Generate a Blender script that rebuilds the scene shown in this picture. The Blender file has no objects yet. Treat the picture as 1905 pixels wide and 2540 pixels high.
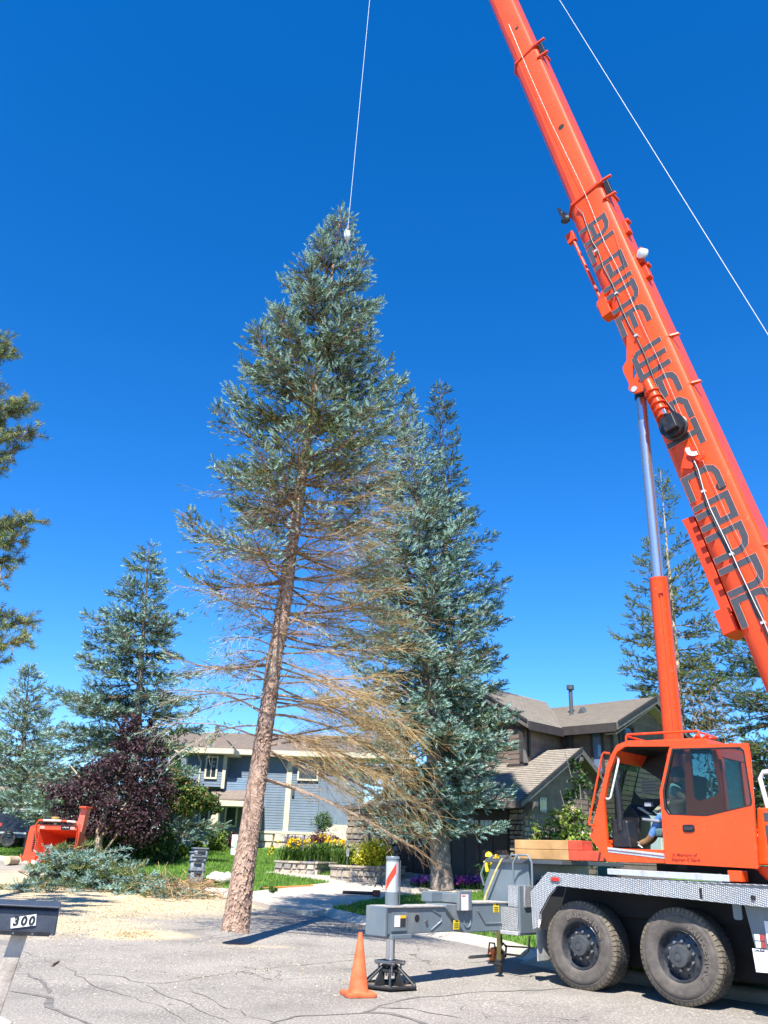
import bpy, bmesh, math, random
import numpy as np
from mathutils import Vector, Matrix

sc = bpy.context.scene
R = math.radians
rng = np.random.default_rng(7)
random.seed(7)

# ------------------------------------------------------------------ camera
IMG_W, IMG_H, FOCAL = 1905.0, 2540.0, 2090.0
PITCH, ROLL, EYE = R(22.37), 0.0366, 1.61
FW = np.array([0, math.cos(PITCH), math.sin(PITCH)])
UP0 = np.array([0, -math.sin(PITCH), math.cos(PITCH)])
RT0 = np.array([1.0, 0, 0])
cR, sR = math.cos(ROLL), math.sin(ROLL)
cam_data = bpy.data.cameras.new('camera')
cam = bpy.data.objects.new('camera', cam_data)
sc.collection.objects.link(cam)
rt, upv = RT0*cR + UP0*sR, -RT0*sR + UP0*cR
cam.matrix_world = Matrix(((rt[0], upv[0], -FW[0], 0), (rt[1], upv[1], -FW[1], 0), (rt[2], upv[2], -FW[2], EYE), (0, 0, 0, 1)))
cam_data.sensor_fit = 'VERTICAL'
cam_data.sensor_height = 36
cam_data.sensor_width = 27
cam_data.lens = 36*FOCAL/IMG_H
cam_data.clip_end = 3000
sc.camera = cam

# ------------------------------------------------------------------ sky, sun, exposure
SUN_EL, SUN_AZ = R(56), R(12)          # sun stands behind the camera, to the left
to_sun = Vector((-math.sin(SUN_AZ)*math.cos(SUN_EL), -math.cos(SUN_AZ)*math.cos(SUN_EL), math.sin(SUN_EL)))
world = bpy.data.worlds.new('World')
sc.world = world
world.use_nodes = True
wn, wl = world.node_tree.nodes, world.node_tree.links
sky = wn.new('ShaderNodeTexSky')
sky.sky_type = 'NISHITA'
sky.sun_disc = False
sky.sun_elevation = SUN_EL
sky.sun_rotation = math.atan2(to_sun.x, to_sun.y)
sky.altitude = 2000
sky.air_density = 1.0
sky.dust_density = 0.1
sky.ozone_density = 4.0
hs = wn.new('ShaderNodeHueSaturation')
hs.inputs['Saturation'].default_value = 1.34
hs.inputs['Hue'].default_value = 0.506
wl.new(sky.outputs[0], hs.inputs['Color'])
wl.new(hs.outputs[0], wn['Background'].inputs[0])
wn['Background'].inputs[1].default_value = 0.132
sun_data = bpy.data.lights.new('sun', 'SUN')
sun_data.energy = 5.0
sun_data.angle = R(0.53)
sun_data.color = (1.0, 0.95, 0.87)
sun = bpy.data.objects.new('sun', sun_data)
sc.collection.objects.link(sun)
sun.location = to_sun*60
sun.rotation_euler = (-to_sun).to_track_quat('-Z', 'Y').to_euler()
sc.view_settings.view_transform = 'Standard'
sc.view_settings.look = 'None'
sc.view_settings.exposure = 1.08
sc.view_settings.gamma = 1
sc.render.engine = 'CYCLES'
sc.cycles.max_bounces = 6
sc.cycles.transparent_max_bounces = 12
sc.render.resolution_x, sc.render.resolution_y = 768, 1024

# ------------------------------------------------------------------ measuring helpers
def ray(px, py):
    u, v = (px-IMG_W/2)/FOCAL, -(py-IMG_H/2)/FOCAL
    return FW + RT0*(u*cR-v*sR) + UP0*(u*sR+v*cR)
def gz(y):
    """height of the street and gardens: level near the camera, then rising"""
    if y < 10: return 0.0
    if y < 16: return .04*(y-10)**2/12
    if y < 28: return .04*(y-13)
    if y < 47: return .6+.07*(y-28)
    return 1.93+.02*min(y-47, 120)
def ground(px, py, dz=0.0):
    d = ray(px, py); lo, hi = 1.0, 400.0
    for _ in range(50):
        m = (lo+hi)/2; p = np.array([0, 0, EYE])+d*m
        if p[2] > gz(p[1])+dz: lo = m
        else: hi = m
    return np.array([p[0], p[1], gz(p[1])+dz])
def depth(px, py, Y):
    d = ray(px, py)
    return np.array([0, 0, EYE])+d*(Y/d[1])
YAW = -.78814
LON = np.array([math.cos(YAW), math.sin(YAW), 0]); LAT = np.array([-math.sin(YAW), math.cos(YAW), 0])
def frame_pt(O, px, py, u=None, v=None):
    """point seen at a pixel on a plane of the street-aligned frame at O: returns (u, v, z)"""
    d = ray(px, py); o = np.array([0, 0, EYE])-O
    ax, c = (LON, u) if u is not None else (LAT, v)
    p = o+d*((c-o@ax)/(d@ax))
    return np.array([p@LON, p@LAT, p[2]])

# ------------------------------------------------------------------ materials
def mat(name, col, rough=.6, metal=0.0, var=.12, scale=6.0, col2=None, bump=0.0, bscale=60.0, spec=.5, rnd=0.0, coat=0.0, trans=0.0):
    m = bpy.data.materials.new(name); m.use_nodes = True
    nt = m.node_tree; n, l = nt.nodes, nt.links; b = n['Principled BSDF']
    tc = n.new('ShaderNodeTexCoord')
    c1 = tuple(max(0, c*(1-var)) for c in col); c2 = tuple(min(1, c*(1+var)) for c in col) if col2 is None else col2
    nz = n.new('ShaderNodeTexNoise'); nz.inputs['Scale'].default_value = scale; nz.inputs['Detail'].default_value = 5
    l.new(tc.outputs['Object'], nz.inputs['Vector'])
    rp = n.new('ShaderNodeValToRGB')
    rp.color_ramp.elements[0].position, rp.color_ramp.elements[1].position = .32, .68
    rp.color_ramp.elements[0].color, rp.color_ramp.elements[1].color = (*c1, 1), (*c2, 1)
    l.new(nz.outputs['Fac'], rp.inputs['Fac'])
    out = rp.outputs['Color']
    if rnd:
        oi = n.new('ShaderNodeObjectInfo'); h = n.new('ShaderNodeHueSaturation'); mr = n.new('ShaderNodeMapRange')
        mr.inputs['To Min'].default_value = 1-rnd; mr.inputs['To Max'].default_value = 1+rnd
        l.new(oi.outputs['Random'], mr.inputs['Value']); l.new(mr.outputs[0], h.inputs['Value']); l.new(out, h.inputs['Color']); out = h.outputs[0]
    l.new(out, b.inputs['Base Color'])
    b.inputs['Roughness'].default_value = rough; b.inputs['Metallic'].default_value = metal
    b.inputs['Specular IOR Level'].default_value = spec
    if coat: b.inputs['Coat Weight'].default_value = coat; b.inputs['Coat Roughness'].default_value = .08
    if bump:
        n2 = n.new('ShaderNodeTexNoise'); n2.inputs['Scale'].default_value = bscale; n2.inputs['Detail'].default_value = 4
        l.new(tc.outputs['Object'], n2.inputs['Vector'])
        bp = n.new('ShaderNodeBump'); bp.inputs['Strength'].default_value = bump; bp.inputs['Distance'].default_value = .02
        l.new(n2.outputs['Fac'], bp.inputs['Height']); l.new(bp.outputs[0], b.inputs['Normal'])
    if trans:
        tr = n.new('ShaderNodeBsdfTranslucent'); mx = n.new('ShaderNodeMixShader'); mx.inputs[0].default_value = trans
        l.new(out, tr.inputs['Color']); l.new(b.outputs[0], mx.inputs[1]); l.new(tr.outputs[0], mx.inputs[2]); l.new(mx.outputs[0], n['Material Output'].inputs['Surface'])
    return m
def glass_mat(name, tint=(.75, .85, .83), refl=.16):
    m = bpy.data.materials.new(name); m.use_nodes = True
    n, l = m.node_tree.nodes, m.node_tree.links
    t = n.new('ShaderNodeBsdfTransparent'); t.inputs[0].default_value = (*tint, 1)
    g = n.new('ShaderNodeBsdfGlossy'); g.inputs['Roughness'].default_value = .03
    fr = n.new('ShaderNodeLayerWeight'); fr.inputs[0].default_value = .12
    mr = n.new('ShaderNodeMapRange'); mr.inputs['To Min'].default_value = refl*.5; mr.inputs['To Max'].default_value = .5
    l.new(fr.outputs['Fresnel'], mr.inputs['Value'])
    mx = n.new('ShaderNodeMixShader')
    l.new(mr.outputs[0], mx.inputs[0]); l.new(t.outputs[0], mx.inputs[1]); l.new(g.outputs[0], mx.inputs[2])
    l.new(mx.outputs[0], n['Material Output'].inputs['Surface'])
    return m
def diamond_mat(name):
    m = mat(name, (.40, .41, .42), .38, .7, .12, 3.0)
    n, l = m.node_tree.nodes, m.node_tree.links; b = n['Principled BSDF']; tc = n.new('ShaderNodeTexCoord')
    sp = n.new('ShaderNodeSeparateXYZ'); l.new(tc.outputs['Object'], sp.inputs[0])
    def mth(op, a, c):
        q = n.new('ShaderNodeMath'); q.operation = op
        for i, x in enumerate((a, c)):
            if x is None: continue
            if isinstance(x, (int, float)): q.inputs[i].default_value = x
            else: l.new(x, q.inputs[i])
        return q.outputs[0]
    xy = mth('ADD', sp.outputs['X'], sp.outputs['Y'])
    w1 = mth('SINE', mth('MULTIPLY', mth('ADD', xy, mth('MULTIPLY', sp.outputs['Z'], .75)), 150), None)
    w2 = mth('SINE', mth('MULTIPLY', mth('SUBTRACT', mth('MULTIPLY', xy, .7), sp.outputs['Z']), 130), None)
    h = mth('POWER', mth('MAXIMUM', mth('MULTIPLY', w1, w2), 0.0), 1.6)
    mx = n.new('ShaderNodeMix'); mx.data_type = 'RGBA'; base = b.inputs['Base Color'].links[0].from_socket
    l.new(h, mx.inputs[0]); l.new(base, mx.inputs[6]); mx.inputs[7].default_value = (.74, .74, .74, 1); l.new(mx.outputs[2], b.inputs['Base Color'])  # raised lozenges worn bright; the paler colour also stands in for their glint
    bp = n.new('ShaderNodeBump'); bp.inputs['Strength'].default_value = 1.0; bp.inputs['Distance'].default_value = .012
    l.new(h, bp.inputs['Height']); l.new(bp.outputs[0], b.inputs['Normal'])
    return m

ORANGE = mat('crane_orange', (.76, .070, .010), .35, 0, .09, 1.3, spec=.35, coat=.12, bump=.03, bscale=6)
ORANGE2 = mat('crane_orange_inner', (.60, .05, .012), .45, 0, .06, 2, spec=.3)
GREY = mat('carrier_grey', (.135, .172, .195), .42, 0, .08, 3, coat=.2)
DKGREY = mat('dark_grey_paint', (.07, .08, .09), .5, 0, .1, 4)
BLACK = mat('black_plastic', (.012, .012, .014), .4, 0, .2, 8)
BLACKM = mat('matt_black', (.010, .010, .011), .8, 0, .2, 8)
CHROME = mat('polished_chrome', (.66, .64, .65), .24, .88, .02, 3)
ALU = mat('brushed_aluminium', (.62, .63, .64), .45, .5, .08, 20)
DIAM = diamond_mat('diamond_plate')
WHITEP = mat('white_paint', (.75, .75, .73), .5, 0, .06, 6)
RED = mat('red_plastic', (.6, .015, .012), .25, 0, .1, 10, coat=.4)
REDSTRIPE = mat('red_reflective', (.75, .05, .015), .4, 0, .05, 6)
YELLOW = mat('yellow_plastic', (.85, .62, .02), .4, 0, .06, 8)
ORDECAL = mat('amber_decal', (.9, .45, .02), .5, 0, .06, 9)
LETTER = mat('letter_charcoal', (.055, .057, .065), .45, 0, .1, 30)
LETTERE = mat('letter_edge', (.85, .30, .20), .4, 0, .05, 10)
STEEL = mat('dull_steel', (.3, .3, .3), .5, 1, .15, 10)
CABLE = mat('steel_cable', (.50, .52, .55), .5, .2, .1, 60)
RUBBER = mat('tyre_rubber', (.088, .076, .066), .85, 0, .25, 7, bump=.2, bscale=30)
RUBBERD = mat('tyre_tread', (.05, .047, .043), .85, 0, .3, 12)
RUBBERE = mat('tyre_lug_dusty', (.15, .125, .09), .9, 0, .3, 20)
RIMM = mat('rim_blue_black', (.035, .042, .055), .32, .3, .2, 12)
GLASS = glass_mat('cab_glass', (.55, .66, .64), .05)
WIN = mat('window_pane', (.03, .045, .055), .05, 0, .3, 2, spec=.9)

def add_wear(m, col, scale, lo, hi, amt, stretch=(1, 1, 1), rough=.25):
    """dust, scuffs and dried streaks with a shape of their own"""
    n, l = m.node_tree.nodes, m.node_tree.links; b = n['Principled BSDF']; base = b.inputs['Base Color'].links[0].from_socket
    tc = n.new('ShaderNodeTexCoord'); mp = n.new('ShaderNodeMapping'); mp.inputs['Scale'].default_value = stretch; l.new(tc.outputs['Object'], mp.inputs[0])
    nz = n.new('ShaderNodeTexNoise'); nz.inputs['Scale'].default_value = scale; nz.inputs['Detail'].default_value = 9; nz.inputs['Roughness'].default_value = .68; l.new(mp.outputs[0], nz.inputs['Vector'])
    mr = n.new('ShaderNodeMapRange'); mr.inputs[1].default_value, mr.inputs[2].default_value, mr.inputs[4].default_value = lo, hi, amt; l.new(nz.outputs['Fac'], mr.inputs[0])
    mx = n.new('ShaderNodeMix'); mx.data_type = 'RGBA'; l.new(mr.outputs[0], mx.inputs[0]); l.new(base, mx.inputs[6]); mx.inputs[7].default_value = (*col, 1); l.new(mx.outputs[2], b.inputs['Base Color'])
    r2 = n.new('ShaderNodeMapRange'); r0 = b.inputs['Roughness'].default_value; r2.inputs[3].default_value, r2.inputs[4].default_value = r0, min(1, r0+rough); l.new(mr.outputs[0], r2.inputs[0]); l.new(r2.outputs[0], b.inputs['Roughness'])
add_wear(ORANGE, (.30, .07, .03), 2.2, .52, .75, .45, (1, 1, .35)); add_wear(ORANGE, (.75, .30, .16), 14, .60, .72, .35)
add_wear(GREY, (.30, .27, .22), 3.0, .50, .72, .5, (1, 1, .5)); add_wear(GREY, (.05, .05, .05), 22, .62, .74, .5)
add_wear(WHITEP, (.45, .38, .28), 5, .52, .75, .5); add_wear(ALU, (.30, .27, .23), 8, .5, .72, .6); add_wear(RIMM, (.16, .14, .12), 9, .48, .7, .5); add_wear(RUBBER, (.17, .145, .115), 5, .46, .7, .6)
add_wear(BLACK, (.07, .06, .05), 10, .5, .72, .5); add_wear(LETTER, (.16, .07, .045), 12, .60, .72, .5)

# ------------------------------------------------------------------ mesh helpers
COL = sc.collection
def link(name, me, mats, parent=None):
    o = bpy.data.objects.new(name, me)
    for m in (mats if isinstance(mats, (list, tuple)) else [mats]): me.materials.append(m)
    COL.objects.link(o); o.parent = parent
    return o
def tag(o, label, cat=None, group=None, kind=None):
    if label: o['label'] = label
    if cat: o['category'] = cat
    if group: o['group'] = group
    if kind: o['kind'] = kind
    return o
def thing(name, label, cat, loc=(0, 0, 0), rz=0.0, group=None):
    o = bpy.data.objects.new(name, None); COL.objects.link(o)
    o.empty_display_size = .2
    o.location = loc; o.rotation_euler = (0, 0, rz)
    return tag(o, label, cat, group)
def structure(o):
    o['kind'] = 'structure'; return o
V3 = lambda a: np.asarray(a, float)
class MB:
    def __init__(s): s.v, s.f, s.m = [], [], []
    def add(s, vs, fs, mi=0):
        k = len(s.v); s.v += [tuple(map(float, p)) for p in vs]; s.f += [tuple(i+k for i in f) for f in fs]; s.m += [mi]*len(fs); return s
    def box(s, a, b, mi=0):
        x0, y0, z0 = a; x1, y1, z1 = b
        return s.add([(x0,y0,z0),(x1,y0,z0),(x1,y1,z0),(x0,y1,z0),(x0,y0,z1),(x1,y0,z1),(x1,y1,z1),(x0,y1,z1)],
                     [(0,3,2,1),(4,5,6,7),(0,1,5,4),(1,2,6,5),(2,3,7,6),(3,0,4,7)], mi)
    def obox(s, c, ex, ey, ez, mi=0):
        """box from its centre and three half-edge vectors"""
        c, ex, ey, ez = map(V3, (c, ex, ey, ez)); P = []
        for k in (-1, 1):
            for i, j in ((-1,-1),(1,-1),(1,1),(-1,1)): P.append(c+ex*i+ey*j+ez*k)
        return s.add(P, [(0,3,2,1),(4,5,6,7),(0,1,5,4),(1,2,6,5),(2,3,7,6),(3,0,4,7)], mi)
    def prism(s, poly, ext, mi=0):
        """polygon of 3D points pushed along a vector"""
        n = len(poly); P = [V3(p) for p in poly]; e = V3(ext)
        return s.add(P+[p+e for p in P], [tuple(range(n))[::-1], tuple(range(n, 2*n))]+[(i, (i+1) % n, n+(i+1) % n, n+i) for i in range(n)], mi)
    def ring(s, outer, inner, ext, mi=0):
        n = len(outer); e = V3(ext); A = [V3(p) for p in outer]; B = [V3(p) for p in inner]
        P = A+B+[p+e for p in A]+[p+e for p in B]; F = []
        for i in range(n):
            j = (i+1) % n
            F += [(i, j, n+j, n+i), (2*n+i, 3*n+i, 3*n+j, 2*n+j), (i, 2*n+i, 2*n+j, j), (n+i, n+j, 3*n+j, 3*n+i)]
        return s.add(P, F, mi)
    def tube(s, pts, rad, n=8, mi=0, caps=True, closed=False):
        pts = [V3(p) for p in pts]; m = len(pts)
        rad = [rad]*m if np.isscalar(rad) else list(rad)
        P, F = [], []; ref = None
        for i in range(m):
            t = pts[min(i+1, m-1)]-pts[max(i-1, 0)]
            if closed: t = pts[(i+1) % m]-pts[i-1]
            t = t/(np.linalg.norm(t)+1e-9)
            if ref is None:
                ref = np.cross(t, (0, 0, 1)) if abs(t[2]) < .9 else np.cross(t, (1, 0, 0))
            ref = ref-t*(ref@t); ref /= np.linalg.norm(ref)+1e-9; bi = np.cross(t, ref)
            for k in range(n):
                a = 2*math.pi*k/n; P.append(pts[i]+(ref*math.cos(a)+bi*math.sin(a))*rad[i])
        for i in range(m if closed else m-1):
            for k in range(n):
                a, b = i*n+k, i*n+(k+1) % n; c, d = ((i+1) % m)*n+(k+1) % n, ((i+1) % m)*n+k
                F.append((a, b, c, d))
        if caps and not closed: F += [tuple(range(n))[::-1], tuple(range((m-1)*n, m*n))]
        return s.add(P, F, mi)
    def cyl(s, a, b, r, r2=None, n=16, mi=0): return s.tube([a, b], [r, r if r2 is None else r2], n, mi)
    def lathe(s, prof, o, axis, n=32, mi=0, mis=None):
        """profile of (radius, height) round an axis"""
        o, ax = V3(o), V3(axis); ax = ax/np.linalg.norm(ax)
        x = np.cross(ax, (0, 0, 1)) if abs(ax[2]) < .9 else np.array([1., 0, 0]); x /= np.linalg.norm(x); y = np.cross(ax, x)
        P = [o+ax*h+(x*math.cos(2*math.pi*k/n)+y*math.sin(2*math.pi*k/n))*r for r, h in prof for k in range(n)]
        for i in range(len(prof)-1):
            F = [(i*n+k, i*n+(k+1) % n, (i+1)*n+(k+1) % n, (i+1)*n+k) for k in range(n)]
            if i == 0: s_P = P
            k0 = len(s.v) if i == 0 else k0
            if i == 0: s.v += [tuple(map(float, p)) for p in P]
            s.f += [tuple(a+k0 for a in f) for f in F]; s.m += [mis[i] if mis else mi]*len(F)
        return s
    def build(s, name, mats, parent=None, smooth=None, bevel=0.0, seg=2):
        me = bpy.data.meshes.new(name); me.from_pydata(s.v, [], s.f)
        o = link(name, me, mats, parent)
        if max(s.m, default=0): me.polygons.foreach_set('material_index', s.m)
        bm = bmesh.new(); bm.from_mesh(me); bmesh.ops.recalc_face_normals(bm, faces=bm.faces); bm.to_mesh(me); bm.free()
        if smooth: shade(me, smooth)
        if bevel:
            b = o.modifiers.new('bevel', 'BEVEL'); b.width = bevel; b.segments = seg; b.limit_method = 'ANGLE'; b.angle_limit = R(35)
        return o
def shade(me, ang):
    me.polygons.foreach_set('use_smooth', [True]*len(me.polygons)); me.set_sharp_from_angle(angle=R(ang))
def plate(name, loops, thick, fn, mats, parent=None, bevel=0.0):
    """flat plate with holes: 2D loops, fn maps (x, y, h) to 3D"""
    cu = bpy.data.curves.new('c', 'CURVE'); cu.dimensions = '2D'; cu.fill_mode = 'BOTH'; cu.extrude = thick/2
    for lp in loops:
        sp = cu.splines.new('POLY'); sp.points.add(len(lp)-1); sp.use_cyclic_u = True
        for p, q in zip(sp.points, lp): p.co = (q[0], q[1], 0, 1)
    ob = bpy.data.objects.new('c', cu); me = bpy.data.meshes.new_from_object(ob); bpy.data.objects.remove(ob)
    for v in me.vertices: v.co = fn(*v.co)
    me.name = name
    bm = bmesh.new(); bm.from_mesh(me); bmesh.ops.remove_doubles(bm, verts=bm.verts, dist=1e-5); bmesh.ops.recalc_face_normals(bm, faces=bm.faces); bm.to_mesh(me); bm.free()
    me.materials.clear()
    o = link(name, me, mats, parent)
    if bevel:
        b = o.modifiers.new('bevel', 'BEVEL'); b.width = bevel; b.segments = 2; b.limit_method = 'ANGLE'; b.angle_limit = R(40)
    return o
def text_mesh(body, size, fn, thick=.004, shear=0.0, bold=0.0):
    cu = bpy.data.curves.new('t', 'FONT'); cu.body = body; cu.size = size; cu.extrude = thick/2; cu.align_x = 'CENTER'; cu.align_y = 'CENTER'
    cu.shear = shear; cu.offset = bold; cu.resolution_u = 3
    ob = bpy.data.objects.new('t', cu); me = bpy.data.meshes.new_from_object(ob); bpy.data.objects.remove(ob)
    for v in me.vertices: v.co = fn(*v.co)
    me.materials.clear()
    return me
def rrect(x0, y0, x1, y1, r, n=4):
    P = []
    for cx, cy, a0 in ((x1-r, y1-r, 0), (x0+r, y1-r, 90), (x0+r, y0+r, 180), (x1-r, y0+r, 270)):
        P += [(cx+r*math.cos(R(a0+90*k/n)), cy+r*math.sin(R(a0+90*k/n))) for k in range(n+1)]
    return P
def round_poly(P, r, n=3):
    out = []; m = len(P)
    for i in range(m):
        a, b, c = V3(P[i-1]), V3(P[i]), V3(P[(i+1) % m])
        u, w = a-b, c-b; ru = min(r, np.linalg.norm(u)*.45); rw = min(r, np.linalg.norm(w)*.45)
        p, q = b+u/np.linalg.norm(u)*ru, b+w/np.linalg.norm(w)*rw
        for k in range(n+1):
            t = k/n; out.append(tuple((1-t)**2*p+2*t*(1-t)*b+t*t*q))
    return out

# ------------------------------------------------------------------ fast triangle soups for foliage
def soup(name, V, mi, mats, parent=None):
    """V: (F,3,3) triangles, mi: (F,) material indices"""
    F = len(V); me = bpy.data.meshes.new(name)
    me.vertices.add(F*3); me.vertices.foreach_set('co', np.ascontiguousarray(V, np.float32).ravel())
    me.loops.add(F*3); me.loops.foreach_set('vertex_index', np.arange(F*3, dtype=np.int32))
    me.polygons.add(F); me.polygons.foreach_set('loop_start', np.arange(0, F*3, 3, dtype=np.int32)); me.polygons.foreach_set('loop_total', np.full(F, 3, np.int32))
    me.polygons.foreach_set('material_index', np.asarray(mi, np.int32)); me.update(calc_edges=True)
    return link(name, me, mats, parent)
def nrm(a): return a/(np.linalg.norm(a, axis=-1, keepdims=True)+1e-9)
def basis(D, g):
    u = nrm(np.cross(D, g.normal(size=D.shape))); return u, np.cross(D, u)
def brushes(P, D, L, g, nb=9, rad=.3, wid=.055):
    """needle-clad twig tips: nb blades round each axis -> (N*nb,3,3)"""
    D = nrm(D); u, v = basis(D, g); N = len(P); out = np.empty((N, nb, 3, 3)); L = L[:, None]; ph = g.uniform(0, 6.28, N)
    for b in range(nb):
        t = b/(nb-1)*.75; a = ph+b*2.399; r = u*np.cos(a)[:, None]+v*np.sin(a)[:, None]
        base = P+D*L*t; s = np.cross(D, r)*L*wid
        out[:, b, 0] = base-s; out[:, b, 1] = base+s; out[:, b, 2] = base+D*L*.34+r*L*rad*(1.0-.55*t)
    return out.reshape(-1, 3, 3)
def sticks(A, B, ra, rb, g):
    """thin three-sided twigs -> (N*6,3,3)"""
    D = nrm(B-A); u, v = basis(D, g); N = len(A); out = np.empty((N, 6, 3, 3)); ra, rb = np.broadcast_to(ra, N)[:, None], np.broadcast_to(rb, N)[:, None]
    off = [u*math.cos(2.094*k)+v*math.sin(2.094*k) for k in range(3)]
    for k in range(3):
        a0, a1, b0, b1 = A+off[k]*ra, A+off[(k+1) % 3]*ra, B+off[k]*rb, B+off[(k+1) % 3]*rb
        out[:, 2*k, 0], out[:, 2*k, 1], out[:, 2*k, 2] = a0, a1, b1
        out[:, 2*k+1, 0], out[:, 2*k+1, 1], out[:, 2*k+1, 2] = a0, b1, b0
    return out.reshape(-1, 3, 3)
def leaves(P, Nn, S, g, asp=.55, fold=.25):
    """folded leaves: two triangles each -> (N*2,3,3)"""
    Nn = nrm(Nn); u, v = basis(Nn, g); S = S[:, None]
    a, b, c, d = P-u*S*.5, P+u*S*.5, P+v*S*asp*.5+Nn*S*fold*.4, P-v*S*asp*.5+Nn*S*fold*.4
    out = np.empty((len(P), 2, 3, 3)); out[:, 0, 0], out[:, 0, 1], out[:, 0, 2] = a, b, c; out[:, 1, 0], out[:, 1, 1], out[:, 1, 2] = b, a, d
    return out.reshape(-1, 3, 3)
def blob_points(g, n, cen, rad, shell=.55):
    """points in an ellipsoid, denser towards its skin"""
    d = nrm(g.normal(size=(n, 3))); r = shell+(1-shell)*g.random(n)**.7
    return V3(cen)+d*r[:, None]*V3(rad), d
# ================================================================== the setting
def asphalt_mat():
    m = mat('worn_asphalt', (.25, .226, .195), .9, 0, .18, .7, bump=.5, bscale=55)
    nt = m.node_tree; n, l = nt.nodes, nt.links; b = n['Principled BSDF']; base = b.inputs['Base Color'].links[0].from_socket
    tc = n.new('ShaderNodeTexCoord')
    def mixc(a, c, fac, mode='MIX'):
        x = n.new('ShaderNodeMix'); x.data_type = 'RGBA'; x.blend_type = mode
        if isinstance(fac, float): x.inputs[0].default_value = fac
        else: l.new(fac, x.inputs[0])
        for s, q in ((x.inputs[6], a), (x.inputs[7], c)):
            if isinstance(q, tuple): s.default_value = (*q, 1)
            else: l.new(q, s)
        return x.outputs[2]
    def ramp(src, a, c):
        r = n.new('ShaderNodeMapRange'); r.inputs[1].default_value, r.inputs[2].default_value = a, c; l.new(src, r.inputs[0]); return r.outputs[0]
    def noise(s, d=6):
        q = n.new('ShaderNodeTexNoise'); q.inputs['Scale'].default_value = s; q.inputs['Detail'].default_value = d; l.new(tc.outputs['Object'], q.inputs['Vector']); return q.outputs['Fac']
    def math_(op, a, c):
        q = n.new('ShaderNodeMath'); q.operation = op
        for i, x in enumerate((a, c)):
            if isinstance(x, (int, float)): q.inputs[i].default_value = x
            else: l.new(x, q.inputs[i])
        return q.outputs[0]
    # aggregate speckle
    col = mixc(base, (.52, .46, .385), ramp(noise(34, 3), .54, .68))
    col = mixc(col, (.10, .092, .08), ramp(noise(44, 2), .56, .70))
    col = mixc(col, (.17, .155, .135), math_('MULTIPLY', ramp(noise(.33, 6), .50, .68), .55))
    col = mixc(col, (.12, .11, .10), math_('MULTIPLY', ramp(noise(1.1, 7), .60, .72), .45))
    # hair cracks
    vo = n.new('ShaderNodeTexVoronoi'); vo.feature = 'DISTANCE_TO_EDGE'; vo.inputs['Scale'].default_value = .55
    wp = n.new('ShaderNodeVectorMath'); wp.operation = 'ADD'; nn = n.new('ShaderNodeTexNoise'); nn.inputs['Scale'].default_value = 1.6; nn.inputs['Detail'].default_value = 6
    l.new(tc.outputs['Object'], nn.inputs['Vector']); l.new(tc.outputs['Object'], wp.inputs[0]); l.new(nn.outputs['Color'], wp.inputs[1]); l.new(wp.outputs[0], vo.inputs['Vector'])
    ck = math_('MULTIPLY', ramp(vo.outputs['Distance'], .007, .002), ramp(noise(.5, 2), .48, .6))
    col = mixc(col, (.075, .07, .06), ck)
    # sawdust lying on the street
    def patch(cx, cy, rx, ry):
        mp = n.new('ShaderNodeMapping'); mp.inputs['Location'].default_value = (-cx/rx, -cy/ry, 0); mp.inputs['Scale'].default_value = (1/rx, 1/ry, 0)
        l.new(tc.outputs['Object'], mp.inputs[0]); le = n.new('ShaderNodeVectorMath'); le.operation = 'LENGTH'; l.new(mp.outputs[0], le.inputs[0]); return le.outputs['Value']
    dust = None
    for (px, py, rx, ry, w) in ((330, 2235, 5.0, 5.2, 1.0), (90, 2225, 5.0, 4.5, .95), (560, 2225, 3.0, 2.6, .75), (160, 2290, 3.2, 3.2, .75), (335, 2317, 1.25, 1.0, 1.25), (590, 2345, 1.7, .5, .5), (0, 2190, 5, 6, .9)):
        p = ground(px, py); e = math_('MULTIPLY', ramp(patch(p[0], p[1], rx, ry), 1.25, .25), w)
        dust = e if dust is None else math_('MAXIMUM', dust, e)
    dn = math_('ADD', math_('MULTIPLY', noise(1.3, 8), .75), math_('MULTIPLY', noise(24, 4), .55))
    dm = ramp(math_('ADD', dust, dn), 1.02, 1.5)
    col = mixc(col, mixc((.42, .33, .20), (.60, .48, .30), ramp(noise(5, 6), .35, .65)), dm)
    l.new(col, b.inputs['Base Color'])
    return m
ASPHALT = asphalt_mat()
LAWN = mat('lawn_soil_green', (.075, .165, .018), .95, 0, .3, 1.2, col2=(.12, .23, .03), bump=.8, bscale=45)
CONC = mat('driveway_concrete', (.46, .40, .32), .9, 0, .12, 1.5, bump=.3, bscale=40)
KERB = mat('kerb_concrete', (.45, .40, .32), .9, 0, .22, 3, bump=.4, bscale=40, rnd=.08)
TAR = mat('crack_sealant', (.155, .142, .125), .75, 0, .3, 6)
CRACKM = mat('dark_crack', (.14, .128, .09), .95, 0, .4, 8)
SOIL = mat('garden_soil', (.06, .04, .025), .95, 0, .3, 8, bump=.6, bscale=40)

def sheet(name, xs, ys, m, dz):
    V = [(x, y, gz(y)+dz) for y in ys for x in xs]; nx = len(xs)
    F = [(j*nx+i, j*nx+i+1, (j+1)*nx+i+1, (j+1)*nx+i) for j in range(len(ys)-1) for i in range(nx-1)]
    me = bpy.data.meshes.new(name); me.from_pydata(V, [], F); o = link(name, me, m); shade(me, 60); return structure(o)
ys = [-60, -20, 0, 8]+list(np.arange(9, 48, .5))+[49, 52, 56, 60, 70, 90, 120, 167, 300, 900]
street = sheet('street', [-900, -200, -60, -30, -15, -8, -4, 0, 4, 8, 15, 30, 60, 200, 900], ys, ASPHALT, 0)
street['label'] = 'worn cracked grey asphalt street with sawdust'

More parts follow.
